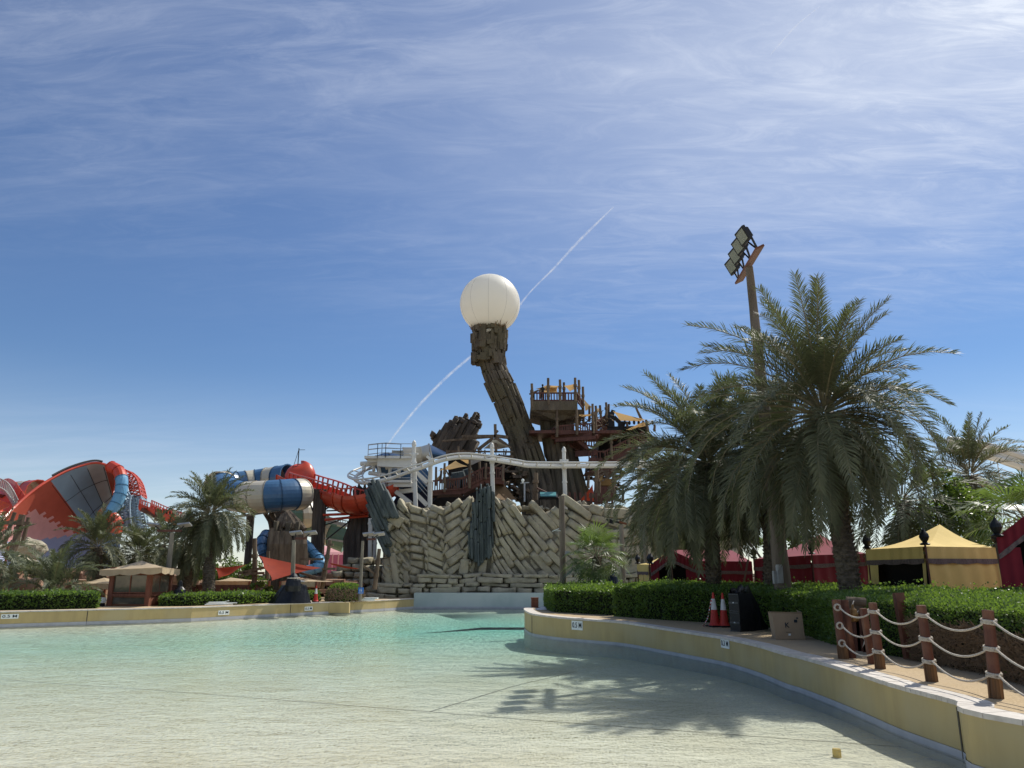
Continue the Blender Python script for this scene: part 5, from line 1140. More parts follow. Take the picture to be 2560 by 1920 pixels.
# hedges
def hedge(front, depth, hf, hb, label, seed, dens, lw, z0f=zdeck, twig_from=None, name='clipped_hedge', away=(.8, 1, 0)):
    """front: world base line; depth per point; leaf cover on front, top and ends over a dark core"""
    rnd = random.Random(seed); n = len(front); F = []; B = []
    for i, p in enumerate(front):
        tt = front[min(i + 1, n - 1)] - front[max(i - 1, 0)]; tt.z = 0; tt.normalize(); nn = Vector((-tt.y, tt.x, 0)); nn = nn if nn.dot(Vector(away)) > 0 else -nn
        F.append(p); B.append(p + nn * depth[i])
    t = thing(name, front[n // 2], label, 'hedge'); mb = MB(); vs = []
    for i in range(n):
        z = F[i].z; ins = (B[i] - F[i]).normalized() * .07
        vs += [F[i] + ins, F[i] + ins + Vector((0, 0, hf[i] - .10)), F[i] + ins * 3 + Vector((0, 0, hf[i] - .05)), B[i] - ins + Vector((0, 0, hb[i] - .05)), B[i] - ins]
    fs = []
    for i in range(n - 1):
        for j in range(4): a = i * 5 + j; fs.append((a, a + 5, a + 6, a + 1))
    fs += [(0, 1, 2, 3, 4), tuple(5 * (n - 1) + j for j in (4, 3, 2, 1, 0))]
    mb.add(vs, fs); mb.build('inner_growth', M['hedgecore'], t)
    lf = MB(); tw = MB()
    def leaf(p, nrm, s):
        a = (nrm * rnd.uniform(.2, 1) + Vector((rnd.uniform(-1, 1), rnd.uniform(-1, 1), rnd.uniform(-.6, 1)))).normalized(); b = a.cross(Vector((rnd.uniform(-1, 1), rnd.uniform(-1, 1), rnd.uniform(-1, 1)))).normalized() * s * .32
        q = len(lf.v); lf.v.extend([p, p + a * s * .5 + b, p + a * s, p + a * s * .5 - b]); lf.f.append((q, q + 1, q + 2, q + 3)); lf.m.append(0)
    for i in range(n - 1):
        e = (F[i + 1] - F[i]); L = e.length; out = -(B[i] - F[i]).normalized()
        for _ in range(int(L * hf[i] * dens)):
            u, v = rnd.random(), rnd.random() ** .9; base_ = F[i].lerp(F[i + 1], u); h = lerp(hf[i], hf[i + 1], u)
            lump = .06 * mnoise.noise(base_ * 1.7 + Vector((0, 0, v * 3))); p = base_ + Vector((0, 0, v * h)) + out * (lump - .02 - .10 * max(0, v - .85) / .15)
            if twig_from is not None and i >= twig_from and v < .70 - .1 * mnoise.noise(base_ * 2):
                if rnd.random() < .75:
                    d = Vector((rnd.uniform(-1, 1), rnd.uniform(-.3, .3), rnd.uniform(-.6, 1))).normalized() * rnd.uniform(.08, .30); tw.beam(p - d * .5, p + d * .5 + out * .05, .008, .008)
                if rnd.random() > .04: continue
            leaf(p, out, lw * rnd.uniform(.7, 1.3))
        A = ((B[i] - F[i]).length + (B[i + 1] - F[i + 1]).length) / 2 * L
        for _ in range(int(A * dens * .9)):
            u, v = rnd.random(), rnd.random() ** 1.3; a = F[i].lerp(F[i + 1], u); b = B[i].lerp(B[i + 1], u); p = a.lerp(b, v); h = lerp(lerp(hf[i], hf[i + 1], u), lerp(hb[i], hb[i + 1], u), v)
            p = p + Vector((0, 0, h + .05 * mnoise.noise(p * 1.3) - .06 * max(0, .06 - v) / .06 + rnd.uniform(-.05, .03) + (.16 if rnd.random() < .012 else 0))); leaf(p, Vector((0, 0, 1)), lw * rnd.uniform(.7, 1.3))
    for j, sg in ((0, -1), (n - 1, 1)):
        e = (F[1] - F[0] if j == 0 else F[-1] - F[-2]).normalized() * sg; D = (B[j] - F[j])
        for _ in range(int(D.length * hf[j] * dens)):
            u, v = rnd.random(), rnd.random(); leaf(F[j] + D * u + Vector((0, 0, v * lerp(hf[j], hb[j], u))) + e * .02, e, lw * rnd.uniform(.7, 1.3))
    lf.build('foliage', M['leaf'], t)
    if tw.v: tw.build('bare_twigs', M['twig'], t)
    return t
def line(px, fn=GD, step=1.2): return resample([fn(*p) for p in px], step)
f2 = line([(1536, 1541), (1618, 1548), (1753, 1556), (1830, 1561), (1930, 1571), (2020, 1590), (2100, 1617)], step=1.0)
n2 = len(f2); hedge(f2, [2.4 for _ in f2], [1.02] * n2, [1.22] * n2, 'long clipped green hedge behind the cones, speaker and cardboard box', 3, 900, .075)
f3 = line([(2100, 1619), (2190, 1634), (2282, 1650), (2370, 1668), (2450, 1684), (2560, 1712), (2740, 1765)], step=.8)
n3 = len(f3); hedge(f3, [lerp(2.6, 5.0, i / n3) for i in range(n3)], [1.03] * n3, [lerp(1.22, 1.36, i / n3) for i in range(n3)], 'near hedge with bright leafy top and bare brown twigs behind the rope fence', 4, 1400, .05, twig_from=2)
f1 = line([(1362, 1512), (1366, 1524), (1385, 1531), (1430, 1533), (1480, 1536), (1534, 1539)], step=.8)
n1 = len(f1); hedge(f1, [1.8, 2.2] + [2.8] * (n1 - 2), [.80] + [.86] * (n1 - 1), [.95] + [1.0] * (n1 - 1), 'rounded bright green hedge at the tip of the curved pool deck', 6, 520, .09)
GL = lambda px, py: G(px, py, .66)
h = line([(-90, 1527), (0, 1526), (120, 1524), (243, 1521)], GL, 1.5); hedge(h, [1.8] * len(h), [.70] * len(h), [.74] * len(h), 'long dark green clipped hedge along the far left wall beside the kiosk', 8, 260, .13, away=(-.8, 1, 0))
h = line([(400, 1516), (480, 1515), (600, 1511), (690, 1507)], GL, 1.5); hedge(h, [2.0] * len(h), [.5, .52] + [.54] * (len(h) - 2), [.58] * len(h), 'low ragged olive hedge behind the pile of white pipes', 9, 230, .13, away=(-.8, 1, 0))
h = line([(738, 1505), (800, 1503)], GL, 1.2); hedge(h, [1.4] * len(h), [.52] * len(h), [.58] * len(h), 'short hedge behind the far lone traffic cone', 10, 230, .13, away=(-.8, 1, 0))
# rounded bush of bare twigs
def dome_bush(px0, px1, py_b, py_t, Y, label, seed):
    rnd = random.Random(seed); a, b = W(px0, py_b, Y), W(px1, py_b, Y); c = (a + b) / 2; c.z = .66; rx = (b.x - a.x) / 2; hz = W(px0, py_t, Y).z - .66; t = thing('rounded_bush', c, label, 'bush'); core = MB()
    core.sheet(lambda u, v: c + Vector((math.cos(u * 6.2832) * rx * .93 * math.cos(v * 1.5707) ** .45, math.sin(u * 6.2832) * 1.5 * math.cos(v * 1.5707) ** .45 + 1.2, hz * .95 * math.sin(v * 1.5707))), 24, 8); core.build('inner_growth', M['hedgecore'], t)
    lf = MB(); tw = MB()
    for _ in range(5200):
        u, v = rnd.random() * 6.2832, rnd.random(); cv = math.cos(v * 1.5707) ** .45; p = c + Vector((math.cos(u) * rx * cv, math.sin(u) * 1.6 * cv + 1.2, hz * math.sin(v * 1.5707)))
        if v < .5 and rnd.random() < .8 and p.x > c.x - rx * .75: 
            d = Vector((rnd.uniform(-1, 1), rnd.uniform(-.3, .3), rnd.uniform(-.6, 1))).normalized() * .25
            if rnd.random() < .6: tw.beam(p, p + d, .018)
        else:
            a_ = Vector((rnd.uniform(-1, 1), rnd.uniform(-1, 1), rnd.uniform(-.6, 1))).normalized(); b_ = a_.cross(Vector((rnd.uniform(-1, 1), 1, rnd.uniform(-1, 1)))).normalized() * .045; q = len(lf.v); lf.v.extend([p, p + a_ * .07 + b_, p + a_ * .14, p + a_ * .07 - b_]); lf.f.append((q, q + 1, q + 2, q + 3)); lf.m.append(0)
    lf.build('foliage', M['leaf'], t); tw.build('bare_twigs', M['twig'], t)
dome_bush(806, 895, 1502, 1461, G(850, 1504, .66).y + .2, 'rounded clipped bush with brown bare side by the boulder wall', 3)
# ---------------------------------------------------------------- tents
def finial(parent, p, s=1.0):
    mb = MB(); mb.lathe(p, [(.10 * s, 0), (.13 * s, .03 * s), (.05 * s, .07 * s), (.09 * s, .13 * s), (.12 * s, .2 * s), (.10 * s, .28 * s), (.04 * s, .36 * s), (.01, .42 * s)], 12); return mb.build('finial', M['black'], parent)
def roof_face(mb, a, b, apex, sag=.12, n=8):
    def f(u, v): P = a.lerp(b, u).lerp(apex, v); P.z -= sag * math.sin(math.pi * v) * (1 - .3 * math.sin(math.pi * u)) + .03 * math.sin(math.pi * u) * (1 - v); return P
    mb.sheet(f, n, n)
def drape(mb, a, b, z1, z0a, flare, amp=.05, folds=9, u0=0, u1=1, gather=0):
    d = (b - a); d.z = 0; L = d.length; d.normalize(); nn = Vector((d.y, -d.x, 0))
    if nn.y > 0: nn = -nn
    def f(u, v):
        uu = lerp(u0, u1, u); p = a.lerp(b, uu); z = lerp(p.z + z1, z0a, v); k = amp * math.sin(uu * folds * 6.28 + .8 * math.sin(uu * 7)) * (.3 + .7 * v); q = p + nn * (flare * v + k); q.z = z; q += d * gather * v * (u1 - uu) * -1; return q
    mb.sheet(f, max(10, int(44 * (u1 - u0))), 8)
def band(mb, a, b, zt, zb, scallop=0, out=.03):
    d = (b - a); d.z = 0; d.normalize(); nn = Vector((d.y, -d.x, 0)); nn = nn if nn.y < 0 else -nn
    mb.sheet(lambda u, v: a.lerp(b, u) + nn * (out + .015 * math.sin(u * 40)) + Vector((0, 0, lerp(zt, zb - scallop * abs(math.sin(u * 9.42)), v))), 36, 2)
def pyramid_tent(L, Mi, Rr, apex, zg, m, label, name='canopy_tent', open_left=(.25, .85), sc=1, fin=True, band_h=.3):
    Bk = L + Rr - Mi; Bk.z = L.z; t = thing(name, Vector((Mi.x, Mi.y, zg)), label, 'tent')
    mb = MB()
    for a, b in ((L, Mi), (Mi, Rr), (Rr, Bk), (Bk, L)): roof_face(mb, a, b, apex)
    mb.build('roof', m, t, smooth=True)
    mb = MB()
    for a, b in ((L, Mi), (Mi, Rr)): band(mb, a, b, 0, -band_h)
    mb.build('valance', m, t); mb = MB()
    for a, b in ((L, Mi), (Mi, Rr)): band(mb, a, b, -band_h, -band_h - .11, .03, .045)
    mb.build('fringe', M['fringe'], t)
    mb = MB(); drape(mb, L, Mi, -band_h, zg, .12, .03, 6, 0, open_left[0], .35); drape(mb, L, Mi, -band_h, zg, .12, .03, 6, open_left[1], 1, -.4); drape(mb, Mi, Rr, -band_h, zg, .12, .045, 5); drape(mb, Rr, Bk, -.1, zg, 0); drape(mb, Bk, L, -.1, zg, 0); mb.build('side_curtain', m, t, smooth=True)
    mb = MB(); ce = (L + Rr) / 2; q_ = [ce.lerp(v, .84) for v in (L, Mi, Rr, Bk)]; z1_ = L.z - band_h - .02; mb.add([Vector((v.x, v.y, zg)) for v in q_] + [Vector((v.x, v.y, z1_)) for v in q_], [(0, 1, 5, 4), (1, 2, 6, 5), (2, 3, 7, 6), (3, 0, 4, 7), (4, 5, 6, 7)]); mb.build('painted_shade_box', M['dark'], t)  # near-black box added inside: doorway shade by colour, no cloth lining
    for p in (L, Mi, Rr):
        mb = MB(); mb.tube([Vector((p.x, p.y - .06, p.z + .04)), Vector((p.x - .03, p.y - .14, (p.z + zg) / 2)), Vector((p.x - .08, p.y - .22, zg))], .025 * sc, 6); mb.build('pole', M['redwood'], t)
        if fin: finial(t, p + Vector((0, -.06, .03)), sc)
    return t
yt = pyramid_tent(W(2166, 1374, 22.3), W(2310, 1366, 19.8), W(2490, 1369, 21.2), W(2349, 1311, 21.9), .68, M['tentyel'], 'large yellow canvas tent with dark doorway and grey fringe', open_left=(.2, .94))
pyramid_tent(W(1594, 1411, 34.5), W(1623, 1411, 33), W(1700, 1409, 34.2), W(1668, 1380, 34.6), .7, M['tentyel'], 'small yellow tent corner showing left of the crimson gabled tent', open_left=(.5, .5), fin=True)
pyramid_tent(W(1884, 1398, 29.5), W(2028, 1388, 27.2), W(2170, 1384, 29), W(2050, 1336, 29.5), .7, M['tentred'], 'crimson tent behind the floodlight pole and great palm', open_left=(.15, .45))
def gable_tent(C0, A0, C1, Bdir, zg, label, extra=None, trim=.11, open_=(.2, .8)):
    t = thing('gabled_tent', Vector((C0.x, C0.y, zg)), label, 'tent'); mb = MB(); D = Vector(Bdir)
    roof = [(C0, A0), (A0, C1)]
    for a, b in roof: mb.sheet(lambda u, v: a.lerp(b, u) + D * v + Vector((0, 0, -.05 * math.sin(math.pi * u))), 8, 4)
    mb.build('roof', M['tentred'], t, smooth=True)
    mb = MB()
    for a, b in roof: band(mb, a, b, .0, -.34, 0, .03)
    mb.build('valance', M['tentred'], t); mb = MB()
    for a, b in roof: band(mb, a, b, -.34, -.34 - trim, .02, .045)
    mb.build('fringe', M['fringe'], t); mb = MB(); c0, c1 = Vector(C0), Vector(C1); c1.z = c0.z
    drape(mb, c0, c1, -.2, zg, .05, .03, 9, 0, open_[0], .25); drape(mb, c0, c1, -.2, zg, .05, .03, 9, open_[1], 1, -.2); e0, e1 = c0 + D, c1 + D; drape(mb, e0, e1, -.0, zg, 0, .02); drape(mb, c1, e1, 0, zg, 0, .02); drape(mb, c0, e0, 0, zg, 0, .02); mb.build('side_curtain', M['tentred'], t, smooth=True)
    mb = MB(); q0, q1, q2, q3 = c0 + D * .12, c1 + D * .12, e1, e0; zt2 = A0.z - .55; mb.add([Vector((v.x, v.y, zg)) for v in (q0, q1, q2, q3)] + [Vector((v.x, v.y, v.z - .25)) for v in (q0, q1, q2, q3)] + [Vector((((q0 + q1) / 2).x, q0.y, zt2)), Vector((((q2 + q3) / 2).x, q2.y, zt2))], [(0, 1, 5, 8, 4), (1, 2, 6, 5), (3, 0, 4, 7), (4, 8, 9, 7), (5, 6, 9, 8)]); mb.build('painted_shade_box', M['dark'], t)  # black inner shell added to paint the shade behind the open front
    mb = MB(); A1 = A0 + D; mb.add([e0, e1, A1], [(0, 1, 2)]); mb.build('back_gable', M['tentred'], t)
    for p in (C0, A0, C1):
        mb = MB(); mb.tube([p + Vector((0, .02, -.1)), Vector((p.x + .08, p.y, zg))], .03, 6); mb.build('pole', M['wood'], t)
    for p in (C0, C1): finial(t, p + Vector((0, -.05, .02)))
    return t
g1 = gable_tent(W(1627, 1411, 31.2), W(1676, 1375, 30.8), W(1738, 1402, 30.6), (.75, 3.5, 0), .7, 'crimson gabled tent with open dark front and pink sunlit roof left of the pole', open_=(.18, .78))
# main hipped body of the same tent
C1, C2, R1, R2 = W(1738, 1402, 30.6), W(1879, 1404, 30.6), W(1768, 1374, 32.6), W(1830, 1376, 32.6)
mb = MB(); mb.add([C1, C2, R2, R1, C1 + Vector((0, 3.6, 0)), C2 + Vector((0, 3.6, 0)), W(1676, 1375, 30.8)], [(0, 1, 2, 3), (1, 5, 2), (5, 4, 3, 2), (4, 0, 3), (0, 3, 6)]); mb.build('hipped_roof', M['tentred'], g1)
mb = MB(); band(mb, C1, C2, 0, -.36); mb.build('valance', M['tentred'], g1); mb = MB(); band(mb, C1, C2, -.36, -.47, .02, .045); mb.build('fringe', M['fringe'], g1)
mb = MB(); drape(mb, C1, C2, -.36, .7, .05, .05, 8); drape(mb, C2, C2 + Vector((0, 3.6, 0)), 0, .7, 0); mb.build('side_curtain', M['tentred'], g1, smooth=True)
mb = MB(); p = W(1870, 1400, 30.3); mb.tube([p, Vector((p.x - .6, p.y - .2, .7))], .04, 6); mb.build('pole', M['wood'], g1)
gable_tent(W(2490, 1345, 16.6), W(2625, 1238, 16.2), W(2760, 1345, 15.8), (2.5, 3.0, 0), .68, 'crimson gabled tent with dark opening cut off by the right edge', trim=.10, open_=(.22, .8))
# ---------------------------------------------------------------- floodlight pole
fp = thing('floodlight_pole', (W(1960, 1476, 23.6).x, 23.6, .68), 'very tall rough wooden pole with four black floodlights on an oiled plank', 'light pole')
b_, t_ = on_deck(1960, 1476, 23.6), W(1873, 668, 23.95); mb = MB(); n = 24
mb.tube([b_.lerp(t_, i / n) for i in range(n + 1)], [lerp(.28, .125, (i / n) ** .8) * (1 + .03 * math.sin(i * 2.3)) for i in range(n + 1)], 14); mb.build('pole', M['polewood'], fp)
pa, pb = W(1900, 620, 22.5), W(1847, 702, 25.5); pa.z = pb.z = (pa.z + pb.z) / 2 ; 
mb = MB(); ax = (pb - pa).normalized(); tilt = Matrix.Rotation(-.45, 3, ax); upv = tilt @ Vector((0, 0, 1)); mb.beam(pa, pb, .30, .07, up=upv); mb.build('plank', M['orangewood'], fp)
for i, (lx, ly) in enumerate(((1858, 590), (1848, 614), (1839.5, 639), (1830, 665))):
    Y = lerp(22.7, 25.3, i / 3); c = W(lx, ly, Y); nrm = Vector((-.86, -.18, -.42)).normalized(); side = ax.copy(); side = (side - nrm * side.dot(nrm)).normalized(); upx = nrm.cross(side); Mx = Matrix((side, upx, nrm)).transposed()
    mb = MB(); mb.box(c, (.56, .50, .10), M=Mx); mb.box(c - nrm * .09, (.44, .36, .10), M=Mx)
    for k in range(7): mb.box(c - nrm * .16 + side * (k - 3) * .06, (.015, .34, .07), M=Mx)
    hd = mb.build('floodlight', M['black'], fp)
    mb = MB(); mb.box(c + nrm * .055, (.44, .38, .012), M=Mx); mb.build('lens', M['led'], hd)
    mb = MB(); q = pa.lerp(pb, .06 + .29 * i); mb.beam(c - nrm * .1 - side * .2, q + Vector((-.05, 0, .05)), .05, .05); mb.beam(c - nrm * .1 + side * .2, q + Vector((-.05, .05, .05)), .05, .05); mb.build('arm', M['black'], fp)
mb = MB(); c = W(1949, 1436, 23.2); mb.box(c, (.16, .12, .5), rz=.2); mb.box(c + Vector((0, -.02, .2)), (.13, .14, .16), rz=.2); mb.box(W(1937, 1443, 23.25), (.10, .1, .36), rz=.2); mb.build('switch_box', M['steel'], fp)
cs_ = thing('column_speaker', W(1926, 1330, 24), 'slim black column speaker hanging beside the floodlight pole', 'speaker'); mb = MB(); mb.beam(W(1918, 1285, 24), W(1932, 1372, 24), .13, .18); mb.build('cabinet', M['black'], cs_); mb = MB(); mb.beam(W(1925, 1330, 24), W(1948, 1330, 23.7), .05); mb.build('bracket', M['darkmetal'], cs_)
# ---------------------------------------------------------------- rope fence
postpx = [((2109, 1647), (2090, 1499)), ((2201, 1672), (2181, 1507)), ((2330, 1704), (2302, 1513)), ((2491, 1746), (2469, 1525)), ((2715, 1812), (2702, 1545))]
fracs = [(.13, .44, .735)] * 5
posts = []
labels = ['stout rope-fence post beside the timber gate end', 'second rope-fence post from the gate end, light top', 'third rope-fence post wound with three pale rope coils', 'nearest rope-fence post at the right with split foot', 'rope-fence post beyond the right edge']
for i, (bp_, tp_) in enumerate(postpx):
    b = GD(*bp_); tpx = W(*tp_, b.y); r = .072 if i else .085; t = thing('fence_post', b, labels[i], 'post', 'rope fence posts')
    mb = MB(); c = b.lerp(tpx, .27); mb.tube([c, b.lerp(tpx, .6), b.lerp(tpx, .985), tpx], [r, r * .97, r * .96, r * .9], 18); mb.build('shaft', M['postwood'], t)
    mb = MB(); mb.tube([b, c], [r * 1.03, r * .99], 12)
    for k in range(10): a = 6.28 * k / 10; mb.beam(b + Vector((math.cos(a) * r, math.sin(a) * r, 0)), b.lerp(tpx, .22) + Vector((math.cos(a) * r * .98, math.sin(a) * r * .98, 0)), .025, .02)
    mb.build('bare_foot', M['rawwood'], t); posts.append((b, tpx, r))
    if i:
        for f in fracs[i]:
            mb = MB()
            for k in range(4):
                c = tpx.lerp(b, f + .014 * (k - 1.2)); mb.tube([c + Vector((math.cos(a / 16 * 6.2832) * (r + .014), math.sin(a / 16 * 6.2832) * (r + .014), .012 * math.sin(a * .39 + k * 1.7) + U(-.003, .003))) for a in range(16)], .0135, 6, closed=True)
            mb.build('rope_coil', M['rope'], t)
    else:
        t2_ = b + Vector((.20, .12, 0)); mb = MB(); mb.tube([t2_, tpx + Vector((.20, .12, -.01))], [r, r * .95], 16); mb.build('shaft', M['postwood'], t)
        for f in fracs[0]:
            c = tpx.lerp(b, f) + Vector((-.03, -r * .98, 0)); mb = MB(); mb.tube([c + Vector((math.cos(a / 14 * 6.2832) * .055, -.01, math.sin(a / 14 * 6.2832) * .055)) for a in range(14)], .018, 6, closed=True); mb.build('rope_eye', M['rope'], t)
for i in range(4):
    (b0, t0, r0), (b1, t1, r1) = posts[i], posts[i + 1]
    for k, nm in enumerate(('top', 'middle', 'lowest')):
        f = fracs[i][k]; f2_ = fracs[i + 1][k]; a = t0.lerp(b0, f if i else f + .0); c = t1.lerp(b1, f2_); dr = (c - a).normalized(); a = a + dr * r0 + Vector((0, -r0 * .4, 0)); c = c - dr * r1 + Vector((0, -r1 * .4, 0)); L = (c - a).length; sag = (.115 if i else .10) * L
        pts = [a.lerp(c, u / 16) + Vector((0, 0, -sag * 4 * (u / 16) * (1 - u / 16) * (1.0))) for u in range(17)]
        where = ['between the gate end and the second post', 'between the second and third posts', 'between the third and the nearest post', 'running off the right edge from the nearest post'][i]
        mb = MB(); mb.tube(pts, .0145, 8); m2 = MB()
        o = mb.build('fence_rope', M['rope'], origin=a, top=(f'{nm} pale fence rope {where}', 'rope', 'ropes of the rope fence'))
# gate end with lantern, boards and starfish
F_ = lambda x, y: (2060 + x * .14467, 1440 + y * .14467)
gy = posts[0][0].y + .5
ge = thing('timber_gate', W(*F_(600, 1500), gy), 'short red timber gate panel with crossbeam behind the first fence ropes', 'gate')
mb = MB(); mb.tube([W(*F_(385, 432), gy), W(*F_(725, 455), gy - .1)], .085, 12); mb.beam(W(*F_(400, 500), gy), W(*F_(640, 560), gy), .18, .22); mb.build('crossbeam', M['wood'], ge)
mb = MB()
for x0, y0, x1, y1, ww in ((500, 560, 560, 1290, .17), (590, 560, 650, 1300, .15), (690, 600, 745, 1320, .15)): mb.beam(W(*F_(x0, y0), gy + .1), W(*F_(x1, y1), gy + .1), ww, .05)
mb.build('boards', M['redwood'], ge)
mb = MB(); a = W(*F_(690, 680), gy - .15); b = GD(*F_(830, 1520)); mb.beam(W(*F_(680, 560), b.y), b, .10, .10); mb.build('slim_post', M['postwood'], ge)
ln = thing('lantern', W(*F_(520, 760), gy - .2), 'old brass lantern hanging under the gate crossbeam', 'lantern')
c = W(*F_(520, 770), gy - .25); mb = MB(); mb.lathe(c, [(.05, -.02), (.09, 0), (.095, .05), (.085, .06), (.09, .12), (.07, .2), (.03, .24), (.02, .30)], 12); mb.build('body', M['brass'], ln); mb = MB(); mb.tube([c + Vector((0, 0, .3)), W(*F_(515, 430), gy - .15)], .01, 5); mb.build('cord', M['rope'], ln)
def starfish(px, py, Y, hgt, label, tlt):
    c = W(px, py, Y); mb = MB(); vs = [c + Vector((0, -.03, 0))]; n = 10
    for k in range(n):
        a = math.pi / 2 + 2 * math.pi * k / n + tlt; r = hgt * (.5 if k % 2 == 0 else .13); vs.append(c + Vector((math.cos(a) * r * .55, 0, math.sin(a) * r)))
    vs.append(c + Vector((0, .03, 0)))
    mb.add(vs, [(0, 1 + (k + 1) % n, 1 + k) for k in range(n)] + [(n + 1, 1 + k, 1 + (k + 1) % n) for k in range(n)])
    mb.build('starfish', mat('bleached_starfish', (.55, .50, .42), (.45, .40, .33), 20, .9, .3), origin=c, top=(label, 'starfish'))
starfish(*F_(545, 660), gy - .3, .30, 'small bleached starfish hung beside the brass lantern', .2); starfish(*F_(720, 1100), gy - .25, .42, 'larger bleached starfish hung low on the gate boards', -.15)
lp_b = GD(*F_(1480, 1440)); lp_t = W(*F_(1280, 292), lp_b.y + .1); mb = MB(); mb.beam(lp_b, lp_t, .17, .13); mb.beam(lp_b + Vector((.14, .03, 0)), lp_t + Vector((.1, .03, -.08)), .12, .10); mb.build('leaning_plank_post', M['postwood'], origin=lp_b, top=('dark plank post leaning left against the near hedge', 'post'))
# ---------------------------------------------------------------- deck objects
Q = lambda x, y: (1740 + x * .14467, 1460 + y * .14467)
def cone(b, hgt, label, lean=(0, 0)):
    t = thing('traffic_cone', b, label, 'traffic cone', 'traffic cones'); s = hgt; M3 = Vector((lean[0], lean[1], 1))
    mb = MB(); mb.box(b + Vector((0, 0, .025)), (.42 * s, .42 * s, .05), rz=.3); mb.build('base', M['black'], t)
    def seg(z0, z1, m, nm): r = lambda z: lerp(.155, .025, z / s) * s; mb = MB(); mb.lathe(b + M3 * z0 - Vector((0, 0, 0)), [(r(z0), 0), (r(z1), z1 - z0)], 20, axis=M3); mb.build(nm, m, t)
    mb = MB(); mb.lathe(b + Vector((0, 0, .05)), [(.19 * s, 0), (.165 * s, .03), (.15 * s, .07)], 20); mb.build('skirt', M['conered'], t)
    seg(.09 * s, .50 * s, M['conered'], 'lower_body'); seg(.50 * s, .82 * s, M['conewhite'], 'reflective_sleeve'); seg(.82 * s, 1.0 * s, M['conered'], 'tip')
    return t
c1_, c2_ = GD(*Q(330, 742)), GD(*Q(492, 746)); cone(c1_, .99, 'red and white traffic cone trailing barrier tape, left of the pair'); cone(c2_, .98, 'red and white traffic cone right beside the black speaker stack')
mb = MB(); tape = smooth_path([W(*Q(268, 262), c1_.y - .1), W(*Q(235, 430), c1_.y - .15), W(*Q(200, 590), c1_.y - .15), W(*Q(150, 680), c1_.y - .2), GD(*Q(135, 735)) + Vector((0, 0, .02)), GD(*Q(250, 745)) + Vector((0, 0, .03)), GD(*Q(400, 720)) + Vector((0, 0, .03))], 6)
for i, (a, b) in enumerate(zip(tape, tape[1:])): mb.beam(a, b, .035 + .02 * math.sin(i * 1.3), .006, mi=i % 2)
mb.build('barrier_tape', [M['conewhite'], M['conered']], origin=tape[0], top=('twisted red and white barrier tape drooping off the left cone', 'tape'))
sp = thing('speaker_stack', GD(*Q(775, 835)), 'tall black loudspeaker stack wrapped in black sheeting beside the cones', 'speaker')
c0 = GD(*Q(775, 832)); l0 = GD(*Q(592, 818)); r0_ = GD(*Q(1010, 838)); fl = (l0 - c0).normalized() * .34; fr_ = Vector((-fl.y, fl.x, 0)).normalized() * .62
if fr_.x < 0: fr_ = -fr_
for j, (z0, z1) in enumerate(((.0, .52), (.53, 1.02))):
    vs = [c0 + Vector((0, 0, z0)), c0 + fl + Vector((0, 0, z0)), c0 + fl + fr_ + Vector((0, 0, z0)), c0 + fr_ + Vector((0, 0, z0))]; vs += [v + Vector((0, 0, z1 - z0)) for v in vs]
    mb = MB(); mb.add(vs, [(0, 3, 2, 1), (4, 5, 6, 7), (0, 1, 5, 4), (1, 2, 6, 5), (2, 3, 7, 6), (3, 0, 4, 7)]); cab = mb.build('cabinet', M['black'], sp)
    nrm = -fr_.normalized(); mid = c0 + fl * .5 + nrm * .012; mb = MB(); mb.beam(mid - fl * .48 + Vector((0, 0, z0 + .24)), mid + fl * .48 + Vector((0, 0, z0 + .24)), .02, .05); mb.box(mid + Vector((0, 0, (z0 + z1) / 2 + .14)), (.01, .01, .01)); 
    for zz in (z0 + .02, z1 - .02): mb.beam(mid - fl * .48 + Vector((0, 0, zz)), mid + fl * .48 + Vector((0, 0, zz)), .015, .02)
    mb.build('frame_bar', mat('grey_black_trim', (.06, .065, .07), rough=.4), cab); mb = MB(); mb.box(mid + nrm * .01 + Vector((0, 0, z0 + .245)), (.03, .03, .03)); mb.build('badge', M['signwhite'], cab)
def sheet_fn(u, v):
    a = c0 + fl * 1.0 + fr_ * .25; P = c0.lerp(c0 + fl, 1 - v) + fr_.normalized() * lerp(.05, 1.35, u); z = interp([0, .12, .35, .5, .75, 1], [1.03, 1.12, 1.20, 1.0, .45, .03], u) + .05 * math.sin(u * 17 + v * 9) + .05 * math.sin(v * 13); return P + Vector((0, 0, z)) + Vector((0, -.16 if v < .5 else .1, 0)) * u
mb = MB(); mb.sheet(sheet_fn, 30, 12); mb.sheet(lambda u, v: sheet_fn(u, 0 if False else 1).lerp(Vector((sheet_fn(u, 1).x, sheet_fn(u, 1).y, .7)), v) + Vector((.03 * math.sin(u * 30), .03 * math.sin(u * 23), 0)) * v, 30, 6); mb.sheet(lambda u, v: sheet_fn(u, 0).lerp(Vector((sheet_fn(u, 0).x, sheet_fn(u, 0).y, .7)), v) + Vector((.03 * math.sin(u * 30), .03 * math.sin(u * 23), 0)) * v, 30, 6)
mb.build('black_sheeting', M['blacksheet'], sp, smooth=True)
